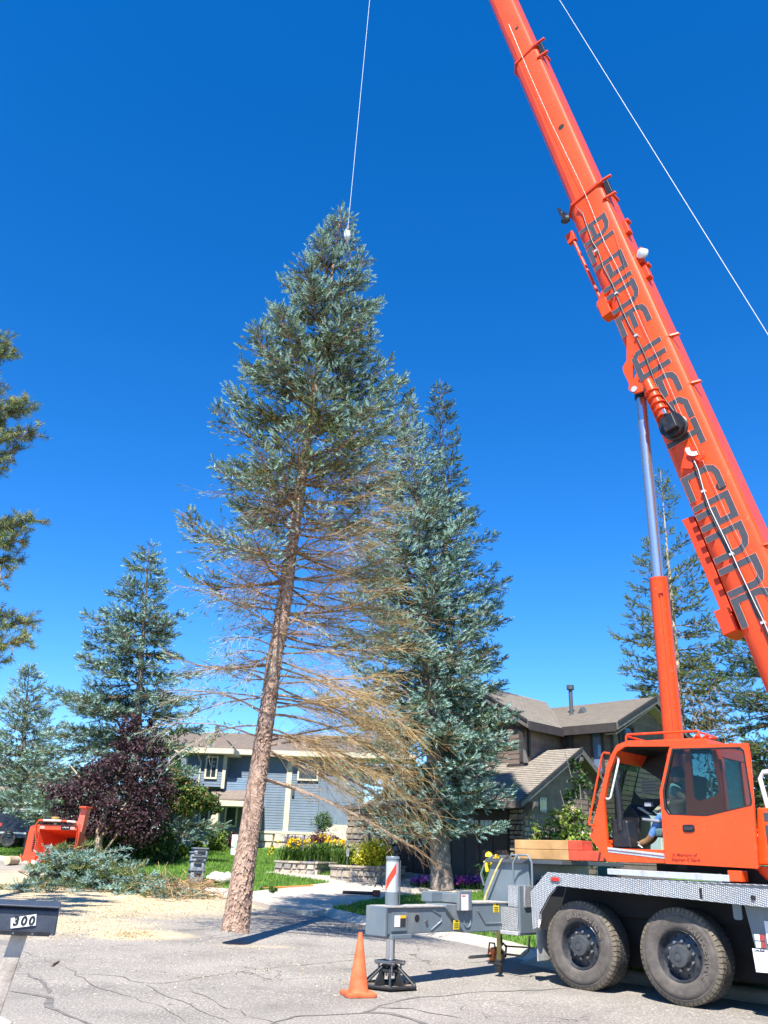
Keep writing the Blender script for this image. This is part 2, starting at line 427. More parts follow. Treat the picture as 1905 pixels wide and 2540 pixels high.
def poly_sheet(name, pts, m, dz, skirt=.2):
    bm = bmesh.new(); vs = [bm.verts.new((p[0], p[1], 0)) for p in pts]; f = bm.faces.new(vs)
    for yc in np.arange(9, 75, 1.0):
        bmesh.ops.bisect_plane(bm, geom=bm.verts[:]+bm.edges[:]+bm.faces[:], plane_co=(0, yc, 0), plane_no=(0, 1, 0))
    bmesh.ops.triangulate(bm, faces=bm.faces[:])
    bmesh.ops.recalc_face_normals(bm, faces=bm.faces)
    if bm.faces and sum(f.normal.z for f in bm.faces) < 0: bmesh.ops.reverse_faces(bm, faces=bm.faces)
    for v in bm.verts: v.co.z = gz(v.co.y)+dz
    be = [e for e in bm.edges if e.is_boundary]
    ex = bmesh.ops.extrude_edge_only(bm, edges=be)
    for v in [g for g in ex['geom'] if isinstance(g, bmesh.types.BMVert)]: v.co.z -= skirt
    me = bpy.data.meshes.new(name); bm.to_mesh(me); bm.free()
    return structure(link(name, me, m))
KERB_PX = [(60, 2141), (140, 2170), (230, 2188), (330, 2201), (440, 2210), (540, 2217), (640, 2240), (765, 2263), (880, 2291), (1000, 2313), (1120, 2334), (1215, 2354), (1300, 2382), (1400, 2412)]
kerb_line = [ground(*p) for p in KERB_PX]
d0 = kerb_line[-1]-kerb_line[-3]; d0 /= np.linalg.norm(d0)
kerb_line = [np.array([-40, 46, 0]), np.array([-22, 38.5, 0])] + kerb_line + [kerb_line[-1]+LON*8, kerb_line[-1]+LON*24]
def smooth_line(P, step):
    P = [V3(p)[:2] for p in P]; out = []
    for i in range(len(P)-1):
        a, b, c, d = P[max(i-1, 0)], P[i], P[i+1], P[min(i+2, len(P)-1)]
        n = max(2, int(np.linalg.norm(c-b)/step))
        for k in range(n):
            t = k/n; out.append(.5*((2*b)+(-a+c)*t+(2*a-5*b+4*c-d)*t*t+(-a+3*b-3*c+d)*t**3))
    return out+[P[-1]]
kl = smooth_line(kerb_line, .6)
def offset(P, d):
    out = []
    for i in range(len(P)):
        t = P[min(i+1, len(P)-1)]-P[max(i-1, 0)]; t = t/np.linalg.norm(t); out.append(P[i]+np.array([-t[1], t[0]])*d)
    return out
lawn_edge = offset(kl, .42)
lawn_poly = lawn_edge+[np.array([60, 20]), np.array([60, 74]), np.array([-70, 74]), np.array([-70, 49])]
lawn = poly_sheet('lawn', lawn_poly, LAWN, .10)
lawn['label'] = 'bright mown front lawn beyond the kerb'
DRIVE_PX = [(600, 2226), (668, 2245), (775, 2262), (900, 2238), (1010, 2223), (1150, 2216), (1330, 2203), (1290, 2170), (1000, 2160), (880, 2178), (700, 2162), (655, 2163), (818, 2189), (700, 2203), (620, 2212)]
drive_poly = [ground(*p, .1)[:2] for p in DRIVE_PX]
drive = poly_sheet('driveway', drive_poly, CONC, .104)
drive['label'] = 'pale concrete driveway and front walk'
kerb = structure(thing('kerb', 'rolled concrete kerb along the street edge', None))
cum = 0; seg = []
prof = [(0, .004), (.10, .012), (.20, .075), (.28, .112), (.44, .118), (.44, -.2), (0, -.2)]
def kerb_piece(P):
    if len(P) < 2: return
    mb = MB(); n = len(prof); vs = []
    offs = [offset(P, o) for o, _ in prof]
    for i in range(len(P)):
        for k, (o, h) in enumerate(prof): vs.append((*offs[k][i], gz(offs[k][i][1])+h))
    F = [(i*n+k, i*n+(k+1) % n, (i+1)*n+(k+1) % n, (i+1)*n+k) for i in range(len(P)-1) for k in range(n)]
    F += [tuple(range(n)), tuple(range((len(P)-1)*n, len(P)*n))]
    mb.add(vs, F).build('kerb_section', KERB, kerb, smooth=30)
fine = []
for i in range(len(kl)-1):
    m = max(1, int(np.linalg.norm(kl[i+1]-kl[i])/.15)); fine += [kl[i]+(kl[i+1]-kl[i])*k/m for k in range(m)]
dist = 0; seg = [fine[0]]
for i in range(1, len(fine)):
    dist += np.linalg.norm(fine[i]-fine[i-1]); seg.append(fine[i])
    if dist > 2.6:
        kerb_piece(seg[:-1]+[seg[-1]-(seg[-1]-seg[-2])*.1]); seg = [fine[i]]; dist = 0
kerb_piece(seg)
# corner of the near kerb at the foot of the mailbox
nk = structure(MB().prism([(*ground(-60, 2520)[:2], 0), (*ground(0, 2532)[:2], 0), (*ground(30, 2548)[:2], 0), (-3.0, 8.0, 0), (-6, 8, 0)], (0, 0, .05)).build('near_kerb', KERB, None, bevel=.03))
nk['label'] = 'low concrete kerb corner in the near verge'

def ribbon(name, px, w, m, parent, g):
    P = smooth_line([ground(*p) for p in px], .25); P = [p+g.normal(0, .03, 2) for p in P]; mb = MB(); vs = []
    for i, p in enumerate(P):
        t = P[min(i+1, len(P)-1)]-P[max(i-1, 0)]; t = t/np.linalg.norm(t); nn = np.array([-t[1], t[0]]); ww = w*g.uniform(.15, 1.3)*(1 if 0 < i < len(P)-1 else .15)
        for s in (-1, 1): q = p+nn*ww*s/2; vs.append((q[0], q[1], gz(q[1])+.005))
    mb.add(vs, [(2*i, 2*i+1, 2*i+3, 2*i+2) for i in range(len(P)-1)]); return mb.build(name, m, parent)
g = np.random.default_rng(3)
ribbon('asphalt_crack', [(190, 2414), (310, 2423), (359, 2442), (464, 2431), (548, 2417), (700, 2398), (820, 2388), (950, 2372)], .02, CRACKM, street, g)
ribbon('asphalt_crack', [(63, 2361), (139, 2390), (181, 2411), (207, 2433), (253, 2452), (359, 2483), (420, 2510), (470, 2540)], .014, CRACKM, street, g)
ribbon('asphalt_crack', [(468, 2458), (510, 2471), (548, 2496), (590, 2506), (620, 2519), (700, 2545)], .014, CRACKM, street, g)
ribbon('asphalt_crack', [(359, 2442), (400, 2468), (470, 2495), (560, 2540)], .012, CRACKM, street, g)
ribbon('tar_seam', [(640, 2560), (682, 2536), (725, 2523), (796, 2521), (897, 2513), (940, 2496), (982, 2487), (1045, 2475), (1150, 2464), (1260, 2458), (1340, 2455), (1420, 2452)], .045, TAR, street, g)
ribbon('tar_seam', [(897, 2513), (960, 2515), (1020, 2530), (1080, 2550)], .10, TAR, street, g)
ribbon('tar_seam', [(940, 2500), (1010, 2502), (1070, 2512), (1130, 2525)], .05, TAR, street, g)
ribbon('tar_seam', [(20, 2458), (105, 2471), (139, 2508), (219, 2536), (260, 2550)], .09, TAR, street, g)
ribbon('tar_seam', [(70, 2415), (105, 2440), (125, 2465)], .08, TAR, street, g)

# grass blades
def inside(poly, x, y):
    poly = np.asarray([p[:2] for p in poly]); c = np.zeros(len(x), bool); j = len(poly)-1
    for i in range(len(poly)):
        xi, yi = poly[i]; xj, yj = poly[j]
        c ^= ((yi > y) != (yj > y)) & (x < (xj-xi)*(y-yi)/(yj-yi+1e-12)+xi); j = i
    return c
GRASS = [mat('grass_blade', (.10, .22, .02), .7, 0, .3, 2, trans=.3), mat('grass_blade_pale', (.17, .30, .04), .7, 0, .3, 2, trans=.3)]
def grass(name, label, x0, x1, y0, y1, n, h, w, excl, seed):
    g = np.random.default_rng(seed); x, y = g.uniform(x0, x1, n), g.uniform(y0, y1, n)
    k = inside(lawn_poly, x, y)
    for e in excl: k &= ~inside(e, x, y)
    x, y = x[k], y[k]; z = np.array([gz(a) for a in y])+.1; P = np.stack([x, y, z], 1); N = len(P)
    a = g.uniform(0, 6.28, N); s = np.stack([np.cos(a), np.sin(a), 0*a], 1)*w; t = np.stack([g.normal(0, .35, N), g.normal(0, .35, N), np.ones(N)], 1)*(h*g.uniform(.5, 1.3, N))[:, None]
    V = np.stack([P-s, P+s, P+t], 1)
    return tag(soup(name, V, g.random(N) > .55, GRASS), label, 'grass', kind='stuff')
grass('grass', 'fine bright green grass of the large front lawn', -16, 4, 24, 44, 90000, .09, .014, [drive_poly], 5)
grass('grass', 'shaded grass strip between driveway and kerb', -3, 9, 14, 31, 60000, .10, .012, [drive_poly], 6)
# wood chips and twigs scattered on the street
CHIPS = [mat('wood_chip', (.52, .39, .21), .8, 0, .2, 9), mat('wood_chip_pale', (.70, .58, .38), .8, 0, .2, 9), mat('bark_bit', (.20, .12, .06), .9, 0, .3, 9), mat('green_sprig', (.10, .17, .07), .8, 0, .3, 9)]
g = np.random.default_rng(11); P = []
for (px, py, sx, sy, n) in ((300, 2250, 190, 26, 5200), (330, 2318, 55, 9, 1200), (150, 2300, 130, 25, 1500), (560, 2240, 90, 20, 1400), (600, 2400, 400, 60, 420), (860, 2300, 130, 14, 900), (60, 2215, 90, 14, 900)):
    for _ in range(n):
        q = (px+g.normal()*sx*.6, py+g.normal()*sy*.7)
        if q[1] < 2165 or q[1] > 2600: continue
        P.append(ground(*q))
P = np.array(P); N = len(P); P[:, 2] += .008
Nn = np.stack([g.normal(0, .5, N), g.normal(0, .5, N), np.ones(N)], 1)
mi = g.choice(4, N, p=[.42, .36, .14, .08])
tag(soup('wood_chips', leaves(P, Nn, g.uniform(.014, .045, N), g, .45, .3), np.repeat(mi, 2), CHIPS), 'pale wood chips and bark bits scattered over the street', 'wood chips', kind='stuff')
# ================================================================== conifers
BARK = mat('spruce_bark', (.30, .175, .115), .9, 0, .4, 9, col2=(.50, .34, .25), bump=1.0, bscale=22)
BARKG = mat('grey_bark', (.16, .125, .10), .9, 0, .4, 6, col2=(.30, .26, .22), bump=1.0, bscale=20)
BARKP = mat('pale_bark', (.42, .33, .23), .9, 0, .3, 5, bump=.6, bscale=20)
TWIG = mat('brown_twig', (.24, .145, .075), .85, 0, .3, 6)
TWIGR = mat('grey_brown_limb', (.27, .19, .135), .85, 0, .3, 6)
STRAW = mat('dead_straw_twig', (.47, .32, .125), .8, 0, .3, 4)
STRAW2 = mat('dead_tan_twig', (.36, .235, .105), .8, 0, .3, 4)
DRYG = mat('dry_grey_twig', (.50, .42, .34), .85, 0, .3, 6)
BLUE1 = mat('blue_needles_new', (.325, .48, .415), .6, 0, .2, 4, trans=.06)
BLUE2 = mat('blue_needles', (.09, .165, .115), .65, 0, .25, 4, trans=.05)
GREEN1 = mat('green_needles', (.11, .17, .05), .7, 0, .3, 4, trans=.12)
GREEN2 = mat('dark_shade_needles', (.018, .040, .022), .7, 0, .3, 4, trans=.08)  # old inner needles; colour also lowered for deep shade inside the crowns
OLIVE = mat('olive_needles', (.25, .26, .075), .7, 0, .3, 4, trans=.12)
CONE = mat('cone_brown', (.28, .15, .06), .8, 0, .3, 12)
NEEDLES = [BLUE1, BLUE2, GREEN1, GREEN2, OLIVE, CONE]

def conifer(name, label, cat, base, top, tr, crown, fol, seed, bark=BARK, group=None, nper=6, step=.36, brush=.12, tw=.13, e_top=50, e_low=-8, curve=30, nb=9, rad=.3, azmul=None, azlim=None, twl=.5, limb=TWIG, sub=1.0):
    """crown(s) -> branch reach in metres at height fraction s; fol(s, r, az, g) -> needle material index per twig point or -1"""
    g = np.random.default_rng(seed); base, top = V3(base), V3(top); ax = top-base; H = np.linalg.norm(ax)
    root = thing(name, label, cat, base, 0, group)
    npt = 22; pts = [ax*i/(npt-1)+np.array([g.normal(0, .012*H/17), g.normal(0, .012*H/17), 0])*(0 < i < npt-1) for i in range(npt)]
    rads = [] if callable(tr) else [max(.012, tr*(1-i/(npt-1))**1.0*(1.12 if i == 0 else 1)) for i in range(npt)]
    if callable(tr): rads = [tr(i/(npt-1)) for i in range(npt)]
    n = 16; mb = MB(); mb.tube(pts, rads, n)
    mb.build('trunk', bark, root, smooth=60)
    PB, DB, LB, MI = [], [], [], []; SA, SB, S0, S1 = [], [], [], []
    h = H*.0; s = .02
    while s < .985:
        reach = crown(s)
        if reach > .05:
            k = max(3, int(nper*(.7+.5*(1-s)) + g.normal(0, .6))); a0 = g.uniform(0, 6.28)
            for b in range(k):
                az = a0+b*6.283/k+g.normal(0, .25)
                if azlim and not azlim(az % 6.283, s, g): continue
                ln = reach*g.uniform(.6, 1.14)*(azmul(az) if azmul else 1)
                el0 = R(e_low+(e_top-e_low)*s**1.3+g.normal(0, 5)); m = 7
                p = ax*(s+g.normal(0, .006)); C = [p]
                for i in range(m):
                    el = el0+R(curve)*((i/(m-1))**2-.25); az2 = az+g.normal(0, .05)
                    p = p+np.array([math.cos(az2)*math.cos(el), math.sin(az2)*math.cos(el), math.sin(el)])*ln/m; C.append(p)
                C = np.array(C); r0 = .010+.011*ln
                rr = np.linspace(r0, .004, m+1)
                SA.append(C[:-1]); SB.append(C[1:]); S0.append(rr[:-1]); S1.append(rr[1:])
                # side twigs
                nt = max(3, int(ln/(tw*.5))); t = np.sort(g.uniform(.12, 1.0, nt)); idx = np.minimum((t*m).astype(int), m-1); fr = t*m-idx
                Q = C[idx]+(C[idx+1]-C[idx])*fr[:, None]; F = nrm(C[idx+1]-C[idx]); sd = nrm(np.cross(F, (0, 0, 1.)))*np.where(np.arange(nt) % 2, 1, -1)[:, None]
                lt = np.minimum(.62*ln*(1-t)+.16, .5+.1*ln)*g.uniform(.6, 1.15, nt)*sub
                d = nrm(F*.75+sd*g.uniform(.5, 1.0, nt)[:, None]+np.stack([0*t, 0*t, g.normal(-.02, .22, nt)], 1))
                E = Q+d*lt[:, None]+np.array([0, 0, -.10])*(lt**2)[:, None]
                SA.append(Q); SB.append(E); S0.append(np.full(nt, .006)); S1.append(np.full(nt, .003))
                # needles along twigs and along the limb
                kk = max(2, int(.5/brush)); 
                nbk = np.maximum(1, (lt/(brush*.62)).astype(int)); rep = np.repeat(np.arange(nt), nbk)
                u = g.random(len(rep)); X = Q[rep]+(E-Q)[rep]*u[:, None]; dd = d[rep]+g.normal(0, .45, (len(rep), 3))+np.array([0, 0, .22])
                rf = np.linalg.norm((X-ax*s)[:, :2], axis=1)/max(reach, .3)
                tip = u > .72
                # tufts at the twig ends
                X2 = np.concatenate([X, E, C[-1:]]); D2 = np.concatenate([dd, d+np.array([0, 0, .2]), F[-1:]]); rf2 = np.concatenate([rf, np.linalg.norm((E-ax*s)[:, :2], axis=1)/max(reach, .3), [1.0]]); tip2 = np.concatenate([tip, np.ones(len(E)+1, bool)])
                mi = fol(s, rf2, az % 6.283, tip2, g)
                kp = mi >= 0
                PB.append(X2[kp]); DB.append(D2[kp]); MI.append(mi[kp]); LB.append(brush*g.uniform(.75, 1.25, kp.sum()))
        s += step/H*g.uniform(.75, 1.25)*(1.0 if s < .9 else .6)
    A, B = np.concatenate(SA), np.concatenate(SB); wood = sticks(A, B, np.concatenate(S0), np.concatenate(S1), g)
    bo = soup('branches', wood, np.zeros(len(wood), int), [limb], root); bo['kind'] = 'stuff'
    P, D, Lb, mi = np.concatenate(PB), np.concatenate(DB), np.concatenate(LB), np.concatenate(MI)
    c = soup('crown', brushes(P, D, Lb, g, nb, rad), np.repeat(mi, nb), NEEDLES, root); c['kind'] = 'stuff'
    return root, pts, rads
def pick(g, n, w): return g.choice(len(w), n, p=np.array(w)/sum(w))
def lerp_profile(tab): return lambda s: float(np.interp(s, [t[0] for t in tab], [t[1] for t in tab]))

# ---- the felled spruce hanging from the crane
HB, HT = depth(583, 2308, 16.6), depth(848, 512, 17.2)
def fol_hang(s, r, az, tip, g):
    n = len(r); left = math.cos(az) < .1
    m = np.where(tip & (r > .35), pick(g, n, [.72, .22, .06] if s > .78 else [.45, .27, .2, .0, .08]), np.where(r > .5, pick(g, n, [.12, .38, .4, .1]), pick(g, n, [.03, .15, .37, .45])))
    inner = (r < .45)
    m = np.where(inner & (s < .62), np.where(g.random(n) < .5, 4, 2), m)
    dens = np.interp(s, [.0, .17, .3, .42, .55, .64, 1], [0, .0, .25, .5, .9, 1, 1])
    cut = np.interp(s, [0, .28, .38, .5, .62, 1], [1.2, .84 if left else .8, .62, .4, .12, .0])
    keep = (r > cut) & (g.random(n) < dens)
    if not left and s < .48: keep &= g.random(n) < .55
    return np.where(keep, m, -1)
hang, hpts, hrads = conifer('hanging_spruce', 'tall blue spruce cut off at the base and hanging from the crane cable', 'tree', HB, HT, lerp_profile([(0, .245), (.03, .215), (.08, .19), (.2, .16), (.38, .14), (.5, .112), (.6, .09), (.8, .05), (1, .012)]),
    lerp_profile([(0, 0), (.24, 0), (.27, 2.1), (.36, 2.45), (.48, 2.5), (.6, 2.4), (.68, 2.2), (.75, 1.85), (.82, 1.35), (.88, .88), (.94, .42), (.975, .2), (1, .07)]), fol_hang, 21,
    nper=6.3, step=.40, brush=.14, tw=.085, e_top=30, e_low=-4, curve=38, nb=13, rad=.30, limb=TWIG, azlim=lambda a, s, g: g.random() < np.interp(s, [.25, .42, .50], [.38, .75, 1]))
# sawn end and torn bark
hax = nrm(HT-HB)
mb = MB(); mb.lathe([(0, -.012), (.20, -.012), (.238, 0), (.252, .05)], (0, 0, 0), hax, 20, mis=[1, 1, 0])
mb.build('sawn_end', [BARK, mat('fresh_cut_wood', (.55, .36, .18), .8, 0, .2, 6)], hang, smooth=50)
# bark plates: raised flakes of bark down the bare trunk
g = np.random.default_rng(8); fl = []
for i in range(5200):
    t = g.random()**1.4*.62; q = hax*t*np.linalg.norm(HT-HB); r = float(np.interp(t*21, range(22), hrads)); a = g.uniform(0, 6.28)
    u = nrm(np.cross(hax, (0, 1., 0))); v = np.cross(hax, u); o = u*math.cos(a)+v*math.sin(a); s = np.cross(hax, o)
    c = q+o*(r+.002); w, h = g.uniform(.012, .03), g.uniform(.02, .06)
    fl.append([c-s*w-hax*h*.3, c+s*w-hax*h*.2, c+hax*h+o*.004]); fl.append([c-s*w-hax*h*.3, c+s*w-hax*h*.2, c-hax*h+o*g.uniform(.006, .022)])
bf = soup('bark_flakes', np.array(fl), g.integers(0, 2, len(fl)), [BARK, mat('pale_bark_flake', (.44, .30, .22), .9, 0, .3, 8)], hang); bf['kind'] = 'stuff'
# dead and stripped limbs, each one its own part
def dead_limb(t, az, ln, el, droop, ntw, tl, sweep, rt, tmats, seed, gren=0.0, tr=.0035):
    g = np.random.default_rng(seed); L = np.linalg.norm(HT-HB); p = hax*t*L; m = 9; C = [p]
    for i in range(m):
        e = el+droop*(i/(m-1)); a = az+g.normal(0, .05)
        p = p+np.array([math.cos(a)*math.cos(e), math.sin(a)*math.cos(e), math.sin(e)])*ln/m; C.append(p)
    C = np.array(C); rr = np.linspace(rt, .006, m+1)
    A, B, r0, r1, mi = [C[:-1]], [C[1:]], [rr[:-1]], [rr[1:]], [np.zeros(m, int)]
    tt = np.sort(g.uniform(.1, 1, ntw)); ix = np.minimum((tt*m).astype(int), m-1); Q = C[ix]+(C[ix+1]-C[ix])*(tt*m-ix)[:, None]; F = nrm(C[ix+1]-C[ix])
    sd = nrm(np.cross(F, (0, 0, 1.)))*g.choice([-1, 1], ntw)[:, None]
    d = nrm(F*g.uniform(.5, 1.1, ntw)[:, None]+sd*g.uniform(.1, .7, ntw)[:, None]+np.stack([0*tt, 0*tt, g.normal(.05, .25, ntw)], 1))
    ls = tl*g.uniform(.45, 1.2, ntw)*(1.15-.4*tt); x = Q; PE = []
    for k in range(4):
        y = x+d*(ls/4)[:, None]; A.append(x); B.append(y); r0.append(np.full(ntw, tr*(1-.18*k))); r1.append(np.full(ntw, tr*(.82-.18*k))); mi.append(1+g.integers(0, 2, ntw)*0+(np.arange(ntw) % 2))
        # fine side sprays
        if k:
            q = x+(y-x)*g.random((ntw, 1)); d2 = nrm(d+g.normal(0, .45, (ntw, 3))+V3(sweep)*.3); e = q+d2*(ls*.38*g.uniform(.5, 1.2, ntw))[:, None]
            A.append(q); B.append(e); r0.append(np.full(ntw, tr*.7)); r1.append(np.full(ntw, tr*.4)); mi.append(1+(np.arange(ntw) % 2)); PE.append((e, d2))
        x = y; d = nrm(d+V3(sweep)*.22+g.normal(0, .08, (ntw, 3)))
    W = sticks(np.concatenate(A), np.concatenate(B), np.concatenate(r0), np.concatenate(r1), g); MI = np.repeat(np.concatenate(mi), 6); mats = [TWIGR, *tmats]
    if gren:
        E = np.concatenate([x]+[a for a, _ in PE]); dd = np.concatenate([d]+[b for _, b in PE]); k = g.random(len(E)) < gren; E, dd = E[k], dd[k]
        if len(E):
            Bv = brushes(E, dd, np.full(len(E), .13), g, 9); W = np.concatenate([W, Bv]); MI = np.concatenate([MI, np.repeat(3+pick(g, len(E), [.4, .4, .2]), 9)]); mats += [BLUE1, BLUE2, GREEN1]
    return soup('dead_limb', W, MI, mats, hang)
g = np.random.default_rng(77); sd = 100
for t in np.linspace(.185, .56, 20):          # right-hand side: straw-coloured fans sweeping outward and down
    for q in range(2):
        sd += 1; f = (t-.185)/.375
        dead_limb(t+g.normal(0, .006), g.uniform(-.75, .55), g.uniform(2.1, 2.9)*(1-.15*f), R(-4+14*f+g.normal(0, 11)), R(-6+16*f), int(60*(1-.2*f)), (.95-.3*f), (.55, 0, -.75+.5*f), .030-.012*f, [STRAW, STRAW2], sd, .03+.22*f)
for t in np.linspace(.18, .27, 5):            # the great hanging tassel
    sd += 1; dead_limb(t, g.uniform(-.5, .25), g.uniform(2.7, 3.2), R(-4), R(-34), 85, 1.2, (.6, -.1, -.8), .034, [STRAW, STRAW2], sd, .05, .0038)
dead_limb(.155, -.1, 3.5, R(-14), R(-16), 60, .7, (.5, 0, -.8), .045, [STRAW2, TWIG], 901, .0, .0045)
for t in np.linspace(.21, .50, 17):           # left and front: thin grey bare limbs
    for q in range(2):
        sd += 1; f = (t-.2)/.38
        dead_limb(t+g.normal(0, .006), math.pi+g.uniform(-1.0, 1.35), g.uniform(1.5, 2.6)*(1-.25*f), R(14+g.normal(0, 12)), R(-34+14*f), 22, .6, (-.35, 0, -.5), .020, [DRYG, STRAW2], sd, .22+.3*f, .0028)
for t in np.linspace(.25, .6, 9):            # stubs and short dry twigs towards the camera
    sd += 1; dead_limb(t+g.normal(0, .01), -math.pi/2+g.uniform(-.8, .8), g.uniform(.7, 1.5), R(0+g.normal(0, 10)), R(-12), 22, .5, (0, 0, -.35), .018, [STRAW2, DRYG], sd, .12, .003)
# ---- the rest of the conifers
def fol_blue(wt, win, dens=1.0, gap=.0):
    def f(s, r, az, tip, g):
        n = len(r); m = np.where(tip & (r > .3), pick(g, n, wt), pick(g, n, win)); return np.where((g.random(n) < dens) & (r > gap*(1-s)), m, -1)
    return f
b2 = ground(1097, 2207, .1); T2 = depth(1020, 1035, b2[1]+.3)
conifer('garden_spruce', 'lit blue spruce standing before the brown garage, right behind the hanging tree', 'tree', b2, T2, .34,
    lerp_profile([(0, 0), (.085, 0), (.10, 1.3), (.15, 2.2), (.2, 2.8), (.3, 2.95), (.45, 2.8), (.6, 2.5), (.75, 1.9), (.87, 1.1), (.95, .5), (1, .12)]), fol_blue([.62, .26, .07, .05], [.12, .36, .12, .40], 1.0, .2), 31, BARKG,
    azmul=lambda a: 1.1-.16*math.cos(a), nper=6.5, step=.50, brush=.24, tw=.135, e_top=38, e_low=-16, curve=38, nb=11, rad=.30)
b2b = np.array([depth(1135, 2150, 35.5)[0], 35.5, gz(35.5)])
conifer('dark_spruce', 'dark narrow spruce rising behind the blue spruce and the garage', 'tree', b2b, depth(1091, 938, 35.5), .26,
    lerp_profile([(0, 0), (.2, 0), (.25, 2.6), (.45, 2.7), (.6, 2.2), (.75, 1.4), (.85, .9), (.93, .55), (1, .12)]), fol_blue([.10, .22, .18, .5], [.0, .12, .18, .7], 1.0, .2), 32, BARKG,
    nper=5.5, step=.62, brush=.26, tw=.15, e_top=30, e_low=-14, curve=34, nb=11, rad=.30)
b3 = ground(322, 2140, .1); b3[1] = 37.5; b3 = np.array([depth(322, 2100, 37.5)[0], 37.5, gz(37.5)])
conifer('drooping_spruce', 'open blue green spruce with tiered boughs behind the purple-leaved tree', 'tree', b3, depth(370, 1345, 37.5), .28,
    lerp_profile([(0, 0), (.06, 0), (.1, 4.6), (.28, 4.4), (.42, 3.5), (.6, 2.6), (.72, 2.0), (.84, 1.1), (.93, .6), (1, .15)]), fol_blue([.42, .38, .16, .04], [.08, .4, .27, .25], 1.0, .3), 41, BARKG,
    azmul=lambda a: 1.0-.2*math.cos(a), nper=6.8, step=.62, brush=.27, tw=.115, e_top=14, e_low=-12, curve=14, nb=11, rad=.30, group=None)
b4 = np.array([depth(40, 2100, 41)[0], 41, gz(41)])
conifer('dense_spruce', 'dense bluish spruce with tan tips at the far left edge', 'tree', b4, depth(72, 1655, 41), .25,
    lerp_profile([(0, 0), (.04, 0), (.06, 3.1), (.3, 2.8), (.6, 1.7), (.85, .7), (1, .12)]), fol_blue([.5, .3, .12, .0, .0, .08], [.2, .4, .2, .2], 1.0, .2), 51, BARKG,
    nper=7, step=.40, brush=.28, tw=.18, e_top=40, e_low=-4, curve=25, nb=10, rad=.30)
b5 = np.array([depth(1715, 2100, 38)[0], 38, gz(38)])
conifer('thin_green_spruce', 'thin green spruce with pale bare trunk behind the lift cylinder', 'tree', b5, depth(1638, 1168, 38), .24,
    lerp_profile([(0, 0), (.26, 0), (.30, 2.6), (.42, 3.2), (.55, 2.9), (.65, 2.2), (.75, 1.5), (.82, .6), (.9, .85), (1, .12)]), fol_blue([.0, .08, .62, .12, .18], [.0, .05, .5, .35, .1], 1.0, .25), 61, BARKP,
    nper=5, step=.58, brush=.26, tw=.2, e_top=42, e_low=-14, curve=30, nb=11, rad=.30, limb=TWIG)
b6 = np.array([depth(1925, 2100, 36)[0], 36, gz(36)])
conifer('edge_spruce', 'dark green spruce at the right edge behind the boom foot', 'tree', b6, depth(1900, 1340, 36), .26,
    lerp_profile([(0, 0), (.1, 0), (.14, 3.0), (.4, 3.1), (.65, 2.4), (.85, 1.2), (1, .15)]), fol_blue([.05, .2, .5, .25], [.0, .1, .45, .45], 1.0, .2), 71, BARKG,
    nper=6, step=.56, brush=.27, tw=.19, e_top=30, e_low=-18, curve=30, nb=11, rad=.30)
# ---- long-needled pine whose boughs reach in from the left
def pine(base, top):
    g = np.random.default_rng(91); base, top = V3(base), V3(top); root = thing('pine_tree', 'green pine with tufted boughs reaching in at the left edge', 'tree', base)
    ax = top-base; MB().tube([ax*k/8 for k in range(9)], [.3*(1-k/8)**.8+.02 for k in range(9)], 12).build('trunk', BARK, root, smooth=60)
    A, B, r0, r1 = [], [], [], []; P, D = [], []
    # boughs aimed at the clusters seen in the photograph
    for (px, py, n) in ((28, 880, 10), (8, 850, 6), (88, 1075, 10), (60, 1000, 10), (40, 1120, 8), (60, 1020, 8), (20, 1160, 5), (85, 1290, 10), (60, 1340, 10), (40, 1390, 9), (25, 1430, 6), (70, 1545, 9), (60, 1590, 10), (8, 1640, 5), (-60, 1150, 10), (-70, 1000, 10), (-70, 900, 8), (-80, 1340, 10), (-80, 1560, 10), (-60, 1700, 8), (-80, 1800, 8), (10, 1530, 8), (20, 1310, 8), (5, 1060, 8), (10, 950, 5)):
        e = depth(px, py, base[1]+g.uniform(-.6, .6))-base; h = max(.4, e[2]-.25*np.hypot(e[0], e[1])*.5); p0 = ax*h/ax[2]
        m1 = p0+(e-p0)*.55+np.array([0, 0, -.12]); C = np.array([p0, m1, e])
        A += [p0, m1]; B += [m1, e]; r0 += [.04, .025]; r1 += [.025, .008]
        for _ in range(n*4):
            t = g.uniform(.62, 1); q = m1+(e-m1)*((t-.55)/.45); d = nrm((e-m1)*.4+g.normal(0, .45, 3)+np.array([0, 0, .25])); L_ = g.uniform(.12, .38); f = q+d*L_
            A.append(q); B.append(f); r0.append(.010); r1.append(.006)
            for _ in range(7): P.append(q+(f-q)*g.uniform(.25, 1)); D.append(nrm(d+g.normal(0, .5, 3)))
    W = sticks(np.array(A), np.array(B), np.array(r0), np.array(r1), g); soup('branches', W, np.zeros(len(W), int), [TWIG], root)['kind'] = 'stuff'
    P, D = np.array(P), np.array(D); N = len(P)
    c = soup('crown', brushes(P, D, g.uniform(.12, .2, N), g, 11, .62, .035), np.repeat(pick(g, N, [0, .05, .42, .12, .41]), 11), NEEDLES, root); c['kind'] = 'stuff'
pb = np.array([depth(-90, 1500, 17)[0]-.9, 17.0, gz(17)])
pine(pb, np.array([depth(-60, 560, 17)[0]-.8, 17.2, depth(-60, 560, 17)[2]]))
